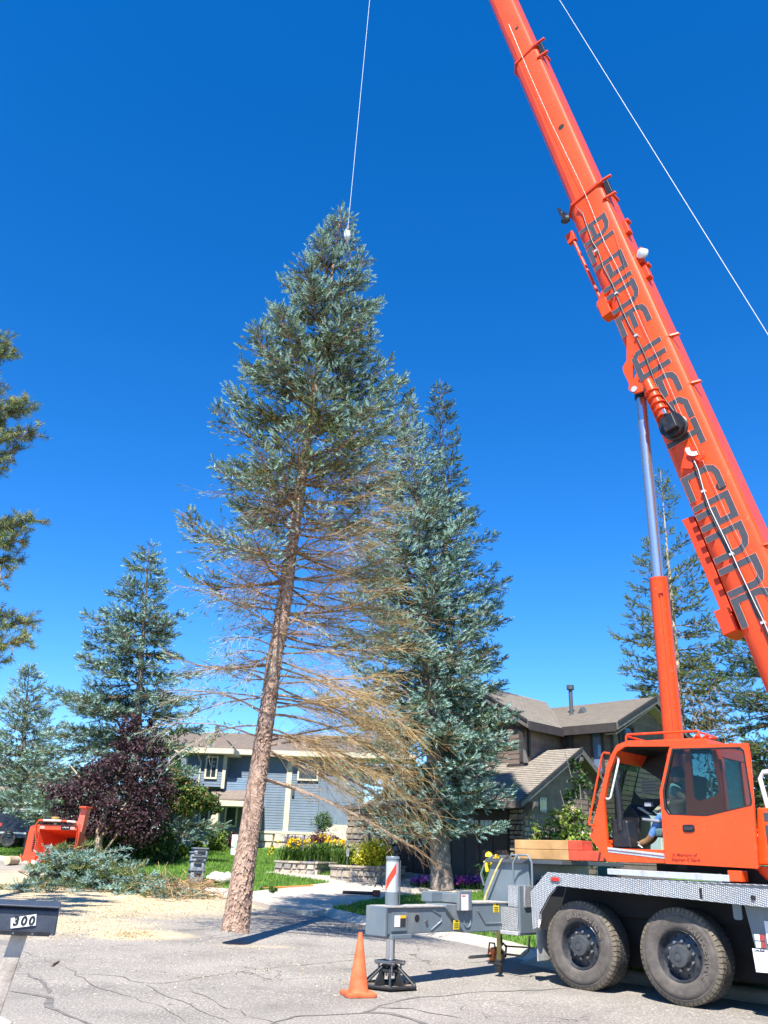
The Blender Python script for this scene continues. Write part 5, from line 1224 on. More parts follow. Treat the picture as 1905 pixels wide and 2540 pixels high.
MB().cyl((.02, -.075, .15), (.02, -.10, .15), .035, n=14).build('fuel_cap', BLACK, saw)

# ================================================================== stacked recycling bins
BG = mat('bin_grey', (.15, .17, .19), .6, 0, .15, 8, rnd=.12)
bc = ground(484, 2194, .1); NB = 5
lab = ['bottommost of the grey bins stacked on the lawn edge', 'second grey bin from the bottom of the stack on the lawn', 'middle grey bin of the stack on the lawn edge', 'grey bin just below the top of the lawn stack', 'topmost of the grey bins stacked on the lawn edge']
for k in range(NB):
    z = .0 if k == 0 else .27+.115*(k-1); b_ = thing('recycling_bin', lab[k], 'bin', (bc[0]+.01*k*(-1)**k, bc[1], bc[2]+z), R(18+3*(-1)**k), 'stacked grey bins')
    h = .42; a, c = .185, .225
    A = [rrect(-a, -a, a, a, .05), rrect(-c, -c, c, c, .06)]; n = len(A[0])
    mb = MB(); mb.add([(x, y, 0) for x, y in A[0]]+[(x, y, h) for x, y in A[1]], [tuple(range(n))]+[(i, (i+1) % n, n+(i+1) % n, n+i) for i in range(n)]); mb.build('bin_body', BG, b_, smooth=40).modifiers.new('s', 'SOLIDIFY').thickness = .006
    MB().ring([(x*1.09, y*1.09, h-.035) for x, y in A[1]], [(x*.99, y*.99, h-.035) for x, y in A[1]], (0, 0, .04)).build('rim', BG, b_, bevel=.006)
    MB().box((-.10, -c-.035, h-.12), (.10, -c+.02, h-.06)).box((-.11, -c-.03, h-.13), (-.085, -c+.02, h-.02)).box((.085, -c-.03, h-.13), (.11, -c+.02, h-.02)).build('bin_handle', mat('bin_dark', (.05, .055, .06), .6) if k == 0 else bpy.data.materials['bin_dark'], b_, bevel=.006)

# ================================================================== wood chipper
ch0 = depth(78, 2160, 30.5); CHR = mat('chipper_red', (.66, .07, .022), .45, 0, .12, 3); CHD = mat('chipper_dark_inside', (.16, .02, .012), .8, 0, .4, 5)
chip = thing('wood_chipper', 'red towable wood chipper with open feed hopper and upright chute', 'machine', ground(172, 2180), R(-14))
chip.scale = (.84, .84, .84)
hw = .78
# feed hopper: flared box open towards the camera
o_, i_ = [(-hw, -1.25, .62), (hw, -1.25, .62), (hw, -1.25, 1.75), (-hw, -1.25, 1.75)], [(-.42, .05, .82), (.42, .05, .82), (.42, .05, 1.45), (-.42, .05, 1.45)]
for q, nm in ((0, 'hopper_floor'), (1, 'hopper_side'), (2, 'hopper_top'), (3, 'hopper_side')):
    r = (q+1) % 4; mb = MB(); mb.add([o_[q], o_[r], i_[r], i_[q]], [(0, 1, 2, 3)]); o = mb.build(nm, CHR, chip); o.modifiers.new('s', 'SOLIDIFY').thickness = .02
MB().add(i_, [(0, 1, 2, 3)]).build('hopper_throat', BLACKM, chip)
MB().box((-hw-.01, -1.29, 1.68), (hw+.01, -1.24, 1.86)).build('hopper_header', CHR, chip, bevel=.01)
MB().box((.12, -1.305, 1.69), (.52, -1.292, 1.84)).build('header_emblem', BLACK, chip)
MB().tube([(.20, -1.308, 1.76), (.28, -1.308, 1.79), (.33, -1.308, 1.76), (.40, -1.308, 1.79), (.45, -1.308, 1.76)], .008, 6).build('emblem_mark', WHITEP, chip)
for x in (-.66, .60): MB().box((x-.1, -1.305, 1.71), (x+.1, -1.292, 1.81)).build('tail_lamp', mat('lamp_dusty', (.55, .30, .24), .4) if x < 0 else bpy.data.materials['lamp_dusty'], chip)
MB().tube([(-hw-.12, -1.2, 1.35), (-hw-.12, -1.35, 1.85), (-hw-.02, -1.38, 2.0), (.3, -1.38, 2.0)], .035, 10).tube([(.25, -1.38, 2.0), (.75, -1.38, 1.97), (hw+.14, -1.36, 1.88), (hw+.14, -1.3, 1.45), (hw+.06, -1.2, 1.0)], .035, 10).build('feed_bar', CHR, chip, smooth=60)
MB().cyl((-.6, -1.38, 2.0), (.15, -1.38, 2.0), .037, n=12).cyl((.4, -1.38, 1.99), (.75, -1.38, 1.97), .037, n=12).build('feed_bar_sleeve', mat('worn_white', (.75, .6, .52), .5), chip, smooth=50)
# engine housing to the left rear
MB().prism([(-1.55, -.9, .58), (-.74, -1.0, .58), (-.74, -1.0, 1.72), (-1.05, -1.0, 1.86), (-1.45, -.9, 1.80), (-1.50, -.9, 1.55)], (.1, 1.5, 0)).build('engine_cover', CHR, chip, bevel=.03)
mb = MB()
for r in range(3):
    for k in range(9): mb.box((-1.18+.16*r, -1.012-.0*k, .98+.075*k), (-1.08+.16*r, -.96, 1.01+.075*k))
mb.build('cover_vents', BLACKM, chip)['kind'] = 'stuff'
MB().box((-1.60, -.88, .75), (-1.545, .3, 1.6)).build('radiator_grille', BLACKM, chip, bevel=.01)
MB().tube([(-1.45, -.2, 1.82), (-1.40, -.2, 1.98), (-1.2, -.2, 2.05), (-1.0, -.2, 2.0)], .12, 10).cyl((-.9, -.2, 1.95), (-.9, -.2, 2.1), .12, n=14).build('air_intake', BLACKM, chip, smooth=50)
MB().lathe([(.17, 0), (.17, .08), (.10, .10), (.0, .10)], (-.95, -.1, 2.08), (0, 0, 1), 18).build('filter_cap', mat('brass_cap', (.45, .30, .10), .5), chip, smooth=50)
MB().prism([(-.35, .35, 1.6), (-.03, .35, 1.6), (.12, .25, 2.55), (-.13, .25, 2.55)], (0, .3, 0)).build('discharge_chute', mat('sun_bleached_red', (.62, .17, .11), .55, 0, .15, 4), chip, bevel=.02)
MB().box((-.15, .1, 2.53), (.16, .6, 2.6)).build('chute_hood', CHR, chip, bevel=.02)
MB().prism([(-1.15, -1.05, .46), (-.55, -1.05, .40), (-.55, -1.05, .62), (-1.0, -1.05, .76), (-1.2, -1.05, .76)], (0, .65, 0)).build('fender', CHR, chip, bevel=.02)
MB().box((-1.02, -1.075, .47), (-.62, -1.055, .62)).build('number_plate', WHITEP, chip)
for sx in (-1, 1):
    w = bpy.data.objects.new('wheel', None); COL.objects.link(w); w.parent = chip; w.location = (sx*1.02, -.75, .35)
    MB().lathe([(.20, -.09), (.32, -.10), (.35, -.05), (.35, .05), (.32, .10), (.20, .09)], (0, 0, 0), (1, 0, 0), 28).build('tyre', RUBBERD, w, smooth=40)
    MB().lathe([(.21, -.085), (.18, -.05), (.06, -.06), (0, -.07)], (0, 0, 0), (1, 0, 0), 24).build('rim', WHITEP, w, smooth=40)
    MB().lathe([(.21, .085), (.18, .05), (.06, .06), (0, .07)], (0, 0, 0), (1, 0, 0), 24).build('rim', WHITEP, w, smooth=40)
MB().box((-.5, -.9, .40), (.5, 3.2, .52)).build('trailer_frame', CHR, chip)

# ================================================================== black car parked beyond the chipper
def car():
    c = thing('parked_car', 'black sport utility car parked behind the wood chipper', 'car', (depth(-2, 2100, 40)[0]+1.85, 40.0, gz(40)+.1), R(190)); c.scale = (.86, .86, .86)
    PB_ = mat('black_car_paint', (.010, .011, .015), .35, 0, .1, 3, coat=.2)
    prof = [(-2.4, .45), (-2.4, .95), (-2.25, 1.05), (-1.0, 1.12), (-.35, 1.68), (1.0, 1.76), (1.95, 1.70), (2.38, 1.12), (2.42, .55), (2.3, .40)]
    mb = MB(); n = len(prof); vs = []
    for yy, sc_ in ((-.98, .0), (-.9, 1), (.9, 1), (.98, 0)):
        for x, z in prof: vs.append((x*(1 if abs(yy) > .95 else .985), yy*(.82 if z > 1.3 else 1.0), z-(0.03 if abs(yy) > .95 and z > 1.5 else 0)))
    F = [(k*n+i, k*n+(i+1) % n, (k+1)*n+(i+1) % n, (k+1)*n+i) for k in range(3) for i in range(n)]+[tuple(range(n)), tuple(range(3*n, 4*n))]
    mb.add(vs, F); mb.build('body', PB_, c, smooth=30, bevel=.03)
    for s in (-1, 1):
        MB().prism([(-.85, s*.86, 1.16), (.35, s*.86, 1.18), (.35, s*.815, 1.62), (-.30, s*.815, 1.58)], (0, s*.012, 0)).build('side_window', WIN, c)
        MB().prism([(.42, s*.86, 1.18), (1.75, s*.86, 1.18), (1.62, s*.815, 1.62), (.42, s*.815, 1.64)], (0, s*.012, 0)).build('side_window', WIN, c)
        MB().box((1.9, s*.99-.006, .95), (2.36, s*.99+.006, 1.1)).build('tail_lamp', RED, c)
        MB().tube([(-.9, s*.80, 1.74), (1.6, s*.80, 1.80)], .02, 6).build('roof_rail', ALU, c, smooth=60)
        for x in (-1.45, 1.5):
            w = bpy.data.objects.new('wheel', None); COL.objects.link(w); w.parent = c; w.location = (x, s*.88, .38)
            MB().lathe([(.26, -.12), (.36, -.12), (.38, -.08), (.38, .08), (.36, .12), (.26, .12)], (0, 0, 0), (0, 1, 0), 28).build('tyre', RUBBERD, w, smooth=40)
            MB().lathe([(.27, s*.11), (.24, s*.07), (.08, s*.08), (0, s*.09)], (0, 0, 0), (0, 1, 0), 20).build('rim', RIMM, w, smooth=40)
        MB().box((-2.0, s*.985-.01, .62), (2.2, s*.985+.01, .70)).build('side_trim', ALU, c)
    MB().prism([(2.02, -.72, 1.62), (2.36, -.80, 1.16), (2.36, .80, 1.16), (2.02, .72, 1.62)], (.03, 0, .02)).build('rear_window', WIN, c)
    MB().box((2.36, -.85, .45), (2.47, .85, .70)).build('rear_bumper', BLACKM, c, bevel=.03)
    MB().box((2.42, -.25, .82), (2.436, .25, .94)).build('number_plate', WHITEP, c)
car()
# ---- cut log and small cone near the chipper
lg = ground(28, 2146); log = thing('cut_log', 'short pale cut log lying by the far kerb', 'log', (lg[0], lg[1], lg[2]+.16), R(70))
MB().tube([(-.25, 0, 0), (.25, 0, 0)], .15, 18).build('bark', BARKP, log, smooth=60)
CF = mat('cut_face', (.75, .55, .28), .8)
for s in (-1, 1): MB().lathe([(0, 0), (.14, 0)], (.253*s, 0, 0), (s, 0, 0), 18).build('cut_face', CF, log)
c2 = ground(40, 2140); cn2 = thing('tipped_cone', 'small orange cone tipped over behind the cut log', 'cone', (c2[0]+.1, c2[1]+.3, c2[2]+.15), 0)
MB().lathe([(.14, 0), (.12, .03), (.03, .5), (.02, .5)], (0, 0, 0), (.8, .3, .35), 20).build('cone_body', CN, cn2, smooth=40)
plate('cone_base', [rrect(-.17, -.17, .17, .17, .05)], .03, lambda a, b, h: (.8*h-.35*a, b+.3*h, a*.9+h*.3), CN, cn2, .005)
# ---- bag, rake and blower left on the ground
bg = ground(548, 2193, .1); bag = thing('white_bag', 'crumpled white plastic bag lying at the lawn edge', 'bag', bg, R(20))
mb = MB(); nr = 18; vs = []; g = np.random.default_rng(5)
for j in range(7):
    for i in range(nr):
        a = 6.283*i/nr; r = math.sin(math.pi*(j+.3)/7.3)*(1+.18*math.sin(3*a+j)+.12*g.normal()); vs.append((.42*r*math.cos(a), .26*r*math.sin(a), max(.0, .05*j*(1+.2*math.cos(2*a)))))
mb.add(vs, [(j*nr+i, j*nr+(i+1) % nr, (j+1)*nr+(i+1) % nr, (j+1)*nr+i) for j in range(6) for i in range(nr)]+[tuple(range(6*nr, 7*nr))]).build('bag_body', mat('white_plastic', (.78, .76, .74), .5, 0, .06, 8), bag, smooth=60)
MB().tube([(-.35, -.1, .05), (-.5, -.15, .03), (-.62, -.12, .02)], [.08, .05, .03], 8).build('bag_neck', mat('red_print', (.6, .25, .2), .6), bag, smooth=60)
bt = ground(582, 2192, .1); jk = thing('dark_jacket', 'dark bundled jacket lying beside the white bag', 'jacket', bt, R(10))
MB().tube([(-.30, 0, .05), (-.12, .03, .09), (.1, -.02, .08), (.34, .02, .04)], [.06, .11, .10, .05], 10).build('cloth', mat('navy_cloth', (.03, .035, .06), .9), jk, smooth=60)
r0, r1 = ground(648, 2206, .1), ground(900, 2191, .1)
rk = thing('rake', 'long orange handled rake lying on the lawn edge behind the trunk', 'rake', (0, 0, 0)); r1 = r0+(r1-r0)*.48
MB().tube([r0+[0, 0, .03], r1+[0, 0, .03]], .018, 8).build('handle', mat('rake_orange', (.65, .22, .05), .6), rk, smooth=60)
MB().obox(r0+np.array([0, 0, .04]), (.02, .22, 0), (.03, 0, 0), (0, 0, .02)).build('rake_head', DKGREY, rk, bevel=.004)
p = ground(880, 2222, .1); bl = thing('pole_saw', 'black pole saw with red engine lying on the driveway', 'tool', p, R(-4))
MB().tube([(-.35, 0, .08), (.5, 0, .08)], .045, 8).build('pole', BLACK, bl, smooth=60)
MB().box((.5, -.09, .0), (.72, .09, .17)).build('engine', mat('tool_red', (.16, .02, .015), .5), bl, bevel=.03)
MB().tube([(.55, 0, .24), (.6, 0, .34), (.72, 0, .34), (.78, 0, .24)], .018, 8).build('tool_handle', BLACK, bl, smooth=60)
# ================================================================== the two houses
def siding(name, parent, O, ex, W_, H_, m, course=.13, cut=None, t=.02, z0=0.0, boards=False):
    """lapped boards on a wall: O corner, ex unit vector along the wall, outward = ex x up reversed; cut(x, z) -> keep"""
    ex = V3(ex); out = np.array([ex[1], -ex[0], 0]); mb = MB(); n = int(H_/course)
    for k in range(n+1):
        z = z0+k*course; h = min(course, z0+H_-z)
        if h < .01: break
        x0, x1 = (0, W_) if cut is None else cut(z+h/2)
        if x1-x0 < .02: continue
        a, b = V3(O)+ex*x0, V3(O)+ex*x1
        P = [a+np.array([0, 0, z]), b+np.array([0, 0, z]), b+np.array([0, 0, z+h]), a+np.array([0, 0, z+h])]
        if boards: mb = MB()
        mb.add([P[0]+out*t, P[1]+out*t, P[2]+out*.004, P[3]+out*.004, P[0], P[1], P[2], P[3]], [(0, 1, 2, 3), (4, 5, 1, 0), (4, 0, 3, 7), (1, 5, 6, 2), (3, 2, 6, 7)])
        if boards: mb.build('siding_board', m, parent)
    if not boards:
        o = mb.build(name, m, parent); o['kind'] = 'stuff'; return o
def stone_wall(parent, O, ex, W_, H_, m, sz, seed, t=.07, top=None, z0=0.0):
    """individually set stones in uneven courses on a wall face"""
    g = np.random.default_rng(seed); ex = V3(ex); out = np.array([ex[1], -ex[0], 0]); z = 0.0
    while z < H_-.03:
        h = min(sz*g.uniform(.6, 1.15), H_-z); h = H_-z if H_-z-h < .06 else h; x = 0.0
        while x < W_-.02:
            w = min(sz*g.uniform(.7, 1.9), W_-x); w = W_-x if W_-x-w < .07 else w; d = t*g.uniform(.6, 1.4); q = .012; c = g.uniform(.01, .035, 8)
            A = [(x+q+c[0], z+q+c[1]*.5), (x+w-q-c[2], z+q), (x+w-q, z+h-q-c[3]), (x+w-q-c[4], z+h-q), (x+q+c[5], z+h-q-c[6]*.4), (x+q, z+q+c[7])]
            mb = MB(); cen = np.mean(A, axis=0)
            fr = [V3(O)+ex*a+np.array([0, 0, z0+b]) for a, b in A]; ff = [V3(O)+ex*(cen[0]+(a-cen[0])*.86)+np.array([0, 0, z0+cen[1]+(b-cen[1])*.82])+out*d for a, b in A]
            n = 6; mb.add(fr+ff, [tuple(range(n, 2*n))]+[(i, (i+1) % n, n+(i+1) % n, n+i) for i in range(n)]); mb.build('stone', m[g.integers(len(m))], parent); x += w
        z += h
def shingle_mat(name, c1, c2, sc_):
    m = mat(name, c1, .9, 0, .2, 8); n, l = m.node_tree.nodes, m.node_tree.links; b = n['Principled BSDF']; base = b.inputs['Base Color'].links[0].from_socket
    uv = n.new('ShaderNodeTexCoord'); br = n.new('ShaderNodeTexBrick'); br.inputs['Color1'].default_value = (*c1, 1); br.inputs['Color2'].default_value = (*c2, 1); br.inputs['Mortar'].default_value = (c1[0]*.45, c1[1]*.45, c1[2]*.45, 1)
    br.inputs['Scale'].default_value = 1; br.inputs['Brick Width'].default_value = .32; br.inputs['Row Height'].default_value = .17; br.inputs['Mortar Size'].default_value = .012; br.inputs['Bias'].default_value = 0; br.offset = .37
    l.new(uv.outputs['UV'], br.inputs['Vector']); mx = n.new('ShaderNodeMix'); mx.data_type = 'RGBA'; mx.blend_type = 'MIX'; mx.inputs[0].default_value = .7
    l.new(base, mx.inputs[6]); l.new(br.outputs['Color'], mx.inputs[7]); l.new(mx.outputs[2], b.inputs['Base Color'])
    return m
def roof_plane(name, P, m, parent, course=.17, t=.012):
    """roof slope from eave-left, eave-right, top-right, top-left: stepped shingle courses with UVs in metres"""
    P = [V3(p) for p in P]; e = (np.linalg.norm(P[3]-P[0])+np.linalg.norm(P[2]-P[1]))/2; n = max(2, int(e/course)); ex = nrm(P[1]-P[0]); nn = nrm(np.cross(P[1]-P[0], (P[3]-P[0])+(P[2]-P[1]))); nn = nn if nn[2] > 0 else -nn
    vs, fs, uv = [], [], []
    for k in range(n):
        a0, b0, a1, b1_ = P[0]+(P[3]-P[0])*k/n, P[1]+(P[2]-P[1])*k/n, P[0]+(P[3]-P[0])*(k+1)/n, P[1]+(P[2]-P[1])*(k+1)/n
        i = len(vs); vs += [a0+nn*(t+.004), b0+nn*(t+.004), b1_+nn*.004, a1+nn*.004, a0, b0]; fs += [(i, i+1, i+2, i+3), (i+4, i+5, i+1, i)]
        f = lambda q, vv: (float((q-P[0])@ex), vv*course)
        uv += [f(a0, k), f(b0, k), f(b1_, k+1), f(a1, k+1), f(a0, k), f(b0, k), f(b0, k), f(a0, k)]
    i = len(vs); vs += [p-nn*.03 for p in P]; fs.append((i+3, i+2, i+1, i)); uv += [(0, 0)]*4
    me = bpy.data.meshes.new(name); me.from_pydata([tuple(v) for v in vs], [], fs); L_ = me.uv_layers.new(name='UVMap'); L_.data.foreach_set('uv', np.array(uv, np.float32).ravel())
    return link(name, me, m, parent)
def fascia(name, a, b, h, t, m, parent, drop=0.0, side=None):
    a, b = V3(a), V3(b); d = nrm(b-a); o = V3(side) if side is not None else nrm(np.cross(d, (0, 0, 1)))
    return MB().prism([a+np.array([0, 0, -drop]), b+np.array([0, 0, -drop]), b+np.array([0, 0, -drop-h]), a+np.array([0, 0, -drop-h])], o*t).build(name, m, parent, bevel=.006)
def window(parent, O, ex, w, h, frame_m, fw=.09, mull=0, name='window', pane=None):
    ex = V3(ex); out = np.array([ex[1], -ex[0], 0]); O = V3(O); f = lambda x, z, d: O+ex*x+np.array([0, 0, z])+out*d
    r = MB().ring([f(0, 0, 0), f(w, 0, 0), f(w, h, 0), f(0, h, 0)], [f(fw, fw, 0), f(w-fw, fw, 0), f(w-fw, h-fw, 0), f(fw, h-fw, 0)], out*.05).build(name, frame_m, parent, bevel=.004)
    MB().add([f(fw, fw, .01), f(w-fw, fw, .01), f(w-fw, h-fw, .01), f(fw, h-fw, .01)], [(0, 1, 2, 3)]).build('pane', pane or WIN, r)
    for k in range(mull):
        x = fw+(w-2*fw)*(k+1)/(mull+1); MB().prism([f(x-.02, fw, .012), f(x+.02, fw, .012), f(x+.02, h-fw, .012), f(x-.02, h-fw, .012)], out*.02).build('mullion', frame_m, r)
    return r
# ---------------- brown house (street-aligned frame, corner post at HO)
HO = np.array([5.2, 31.0, .72]); FZ = .26
def HP(px, py, u=None, v=None): return frame_pt(HO, px, py, u, v)
house = thing('brown_house', 'brown lap-sided house with stone piers and grey shingle roofs behind the crane', 'house', HO, YAW)
BSID = mat('brown_siding', (.165, .124, .10), .85, 0, .15, 3, rnd=.10); BTRIM = mat('dark_brown_trim', (.045, .037, .036), .7, 0, .2, 4); BGREY = mat('weathered_fascia', (.13, .115, .11), .75, 0, .25, 5)
BROOF = shingle_mat('tan_shingles', (.235, .205, .165), (.33, .29, .24), 1); GDOOR = mat('garage_door_brown', (.045, .036, .032), .6, 0, .12, 4)
STN = [mat('stone_tan', (.30, .24, .18), .9, 0, .3, 6, bump=.5, bscale=14, rnd=.1), mat('stone_grey', (.22, .20, .18), .9, 0, .3, 6, bump=.5, bscale=14, rnd=.1), mat('stone_rust', (.28, .19, .13), .9, 0, .3, 6, bump=.5, bscale=14, rnd=.1)]
X, Y = (1., 0, 0), (0, 1., 0)
# garage front wall (v = 0, running along -u) and gable wall (u = 0, running along +v)
MB().box((-6.6, .02, FZ-.6), (-.02, .25, 2.9)).build('garage_wall', BTRIM, house)
siding('gable_siding', house, (0, 0, 0), Y, 4.65, 2.62, BSID, .19, z0=FZ, boards=True)
MB().box((-.2, .05, FZ-.6), (-.004, 4.7, 3.0)).build('gable_wall', BTRIM, house)
stone_wall(house, (-.55, 0, 0), X, .56, 2.5, STN, .22, 1, z0=FZ-.1); stone_wall(house, (0, -.02, 0), Y, .62, 2.5, STN, .22, 2, z0=FZ-.1)
stone_wall(house, (-6.6, 0, 0), X, .75, 2.5, STN, .24, 3, z0=FZ-.1)
MB().box((-.56, -.03, FZ+2.4), (.03, .64, FZ+2.62)).build('pier_cap', BTRIM, house)
# garage door: panels and glazed top lights
gd = MB().box((-5.75, -.02, FZ), (-.62, .018, 2.62)).build('garage_door', GDOOR, house)
for k in range(8):
    x0 = -5.70+k*.635; MB().box((x0+.03, -.045, FZ+.04), (x0+.605, -.0205, 1.78)).build('door_panel', GDOOR, gd, bevel=.006)
    for r in range(2):
        for c in range(3):
            MB().box((x0+.05+.185*c, -.03, 1.86+.24*r), (x0+.205+.185*c, -.0205, 2.06+.24*r)).build('pane', WIN, gd)
# lower roof over the garage
e0, e1 = np.array([-7.2, -.75, 2.86]), np.array([.42, -.75, 2.86]); pk = HP(1440, 1856, u=.42)
r0_, r1_ = np.array([-7.2, pk[1], pk[2]]), pk.copy()
roof_plane('lower_roof', [e0, e1, r1_, r0_], BROOF, house)
fascia('eave_board', e0, e1, .22, .05, BGREY, house, .0, (0, -1, 0))
fascia('rake_board', e1+[0, .0, .02], r1_+[0, 0, .02], .24, .06, BGREY, house, 0, (1, 0, 0)); fascia('rake_trim', e1+[.06, -.02, .05], r1_+[.06, 0, .05], .09, .04, BTRIM, house, 0, (1, 0, 0))
roof_plane('lower_roof', [r0_+[7.0, 0, 0], r1_, r1_+[0, 1.8, -1.1], r0_+[7.0, 1.8, -1.1]][::-1], BROOF, house)
fascia('rake_board', r1_+[0, 0, .02], r1_+[0, 1.5, -.9], .24, .06, BGREY, house, 0, (1, 0, 0))
n_ = 16; s_ = (pk[2]-2.86)/(pk[1]+.75)
siding('gable_peak', house, (.002, 0, 0), Y, 9, 2.2, BSID, .19, lambda z: (max(0, (z-2.75)/s_-.75), pk[1]+max(0, (pk[2]-z)/.65) if z < 4.2 else pk[1]+.3), z0=2.88, boards=True)
for (vv, zz) in ((.15, 2.88), (pk[1]-.05, pk[2]-.35)): MB().prism([(.0, vv-.09, zz), (.5, vv-.09, zz+.02), (.5, vv-.09, zz-.12), (.18, vv-.09, zz-.42), (.0, vv-.09, zz-.48)], (0, .18, 0)).build('bracket', BGREY, house, bevel=.01)
# upper storey: a wing to the left and a wing to the right meeting in a valley
V2 = 2.35
c1, c2 = HP(1316, 1800, v=V2), HP(1405, 1810, v=V2)
E2 = HP(1311, 1788, v=V2-.55); L2 = HP(1252, 1752, v=V2-.55); UZ = E2[2]-.22; msl = (L2[2]-E2[2])/(E2[0]-L2[0])
UE = E2[0]-.06
siding('upper_wall', house, (-6.5, V2, 0), X, 6.5+UE-.35, 4.2, BSID, .19, lambda z: (0, 6.5+UE-.35-max(0, (z-UZ)/msl)), z0=3.6, boards=True)
MB().box((-6.5, V2+.02, 3.2), (UE-.37, V2+.2, UZ)).build('upper_wall_core', BTRIM, house)
IV = 4.15; GU = 1.0
siding('upper_side_wall', house, (UE-.35, V2, 0), Y, IV+.5-V2, UZ-3.4, BSID, .19, z0=3.4, boards=True)
MB().box((UE-.6, V2+.04, 3.2), (UE-.355, IV+.5, UZ)).build('upper_side_core', BTRIM, house)
MB().box((UE-.42, V2-.04, 3.5), (UE-.30, V2+.08, UZ)).build('corner_post', BTRIM, house)
# right wing wall facing the street, behind
E1 = HP(1528, 1792, v=IV); GU = E1[0]-.5; PK1 = HP(1625, 1729, u=E1[0]); WV = IV+.5; m1 = (PK1[2]-E1[2])/(PK1[1]-E1[1]); WZ = E1[2]-.22; GW = 2*(PK1[1]-WV)
siding('wing_wall', house, (UE-.35, WV, 0), X, GU-UE+.35, WZ-2.4, BSID, .19, z0=2.4, boards=True)
MB().box((UE-.3, WV+.02, 2.2), (GU-.02, WV+.2, WZ)).build('wing_wall_core', BTRIM, house)
siding('wing_gable', house, (GU, WV, 0), Y, GW, PK1[2]-.3-FZ, BSID, .19, lambda z: (max(0, (z-WZ-.2)/m1), GW-max(0, (z-WZ-.2)/m1)), z0=FZ, boards=True)
MB().prism([(GU-.02, WV+.05, FZ), (GU-.02, WV+GW, FZ), (GU-.02, WV+GW, WZ), (GU-.02, PK1[1], PK1[2]-.4), (GU-.02, WV+.05, WZ)], (-.2, 0, 0)).build('wing_gable_core', BTRIM, house)
MB().box((GU-.06, WV-.05, FZ+2.0), (GU+.05, WV+.06, WZ)).build('corner_post', BTRIM, house)
# eaves and roofs of the upper storey (points taken on their planes)
VA = np.array([E2[0], E1[1], E1[2]])
roof_plane('upper_roof', [VA+[-.6, 0, 0], E1, PK1, np.array([-8.0, PK1[1], PK1[2]])], BROOF, house)
fascia('eave_board', VA, E1, .34, .06, BTRIM, house, 0, (0, -1, 0))
fascia('rake_board', E1+[0, 0, .02], PK1+[0, 0, .02], .30, .07, BGREY, house, 0, (1, 0, 0)); fascia('rake_trim', E1+[.07, 0, .06], PK1+[.07, 0, .06], .10, .05, BTRIM, house, 0, (1, 0, 0))
PR = PK1+(PK1-E1)*np.array([1, 1, -1]); roof_plane('upper_roof', [PR, PK1, np.array([-8.0, PK1[1], PK1[2]]), np.array([-8.0, PR[1], PR[2]])], BROOF, house)
fascia('rake_board', PK1+[0, 0, .02], PR+[0, 0, .02], .30, .07, BGREY, house, 0, (1, 0, 0))
MB().prism([E1+[-.05, .1, -.36], PK1+[-.05, 0, -.32], PR+[-.05, 0, -.32], PR+[-.05, 0, -.4], PK1+[-.05, 0, -.4], E1+[-.05, .1, -.42]], (-.5, 0, 0)).build('soffit', mat('soffit_tan', (.34, .27, .20), .8), house)
# left wing: gable towards the driveway, eave running back to the valley
sl2 = (L2-E2); PK2 = E2+sl2*2.9
q = E2+np.array([0, E1[1]-E2[1], 0]); q2 = PK2+np.array([0, 7.0, 0])
roof_plane('upper_roof', [E2, E2+[.0, IV-E2[1]+.3, .0], PK2+[0, 6.0, 0], PK2], BROOF, house)
fascia('rake_board', E2+[0, 0, .02], PK2+[0, 0, .02], .30, .07, BGREY, house, 0, (0, -1, 0)); fascia('rake_trim', E2+[0, -.07, .06], PK2+[0, -.07, .06], .10, .05, BTRIM, house, 0, (0, -1, 0))
fascia('eave_board', E2, E2+np.array([0, IV-E2[1], 0]), .34, .06, BTRIM, house, 0, (1, 0, 0))
PL2 = PK2+sl2*np.array([2.9, 0, -2.9]); roof_plane('upper_roof', [PL2+[0, 6, 0], PL2, PK2, PK2+[0, 6, 0]], BROOF, house)
fascia('rake_board', PK2, PL2, .30, .07, BGREY, house, 0, (0, -1, 0))
MB().prism([E2+[-.1, .5, -.2], PK2+[0, .5, -.2], PL2+[.1, .5, -.2]], (0, .06, 0)).build('gable_infill', BSID, house)
# bay, brackets, flue, windows
b0 = HP(1262, 1893, v=V2-.35); MB().box((b0[0], V2-.38, 4.42), (UE-.40, V2, UZ)).build('bay', BSID, house); MB().box((b0[0]-.05, V2-.42, 4.34), (UE-.28, V2, 4.44)).build('bay_sill', BTRIM, house)
siding('bay_siding', house, (b0[0], V2-.38, 0), X, UE-.40-b0[0], UZ-4.44, BSID, .19, z0=4.44, boards=True)
MB().box((UE-.48, V2-.46, 4.5), (UE-.30, V2-.30, UZ)).build('bay_post', BTRIM, house)
MB().prism([(UE-.30, V2-.46, 4.45), (UE-.30, V2-.46, 4.95), (UE-.16, V2-.46, 4.45)], (0, .16, 0)).build('post_foot', BGREY, house)
pp = HP(1407, 1810, v=WV-.3); MB().prism([(pp[0]-.1, WV-.3, UZ), (pp[0]+.1, WV-.3, UZ), (pp[0]+.12, WV-.3, pp[2]-.75), (pp[0]-.1, WV-.3, pp[2]-.75)], (0, .25, 0)).build('bracket', BTRIM, house, bevel=.01)
for px, v_ in ((1278, V2-.6),):
    w_ = HP(px, 1795, v=v_); MB().prism([(w_[0]-.1, v_-.05, w_[2]+.08), (w_[0]+.1, v_-.05, w_[2]+.08), (w_[0]+.1, v_+.5, w_[2]-.22), (w_[0]-.1, v_+.5, w_[2]-.22)], (0, .05, .12)).build('rafter_tail', BGREY, house, bevel=.01)
ww = [HP(*p, v=WV-.03) for p in ((1464, 1815), (1502, 1920))]
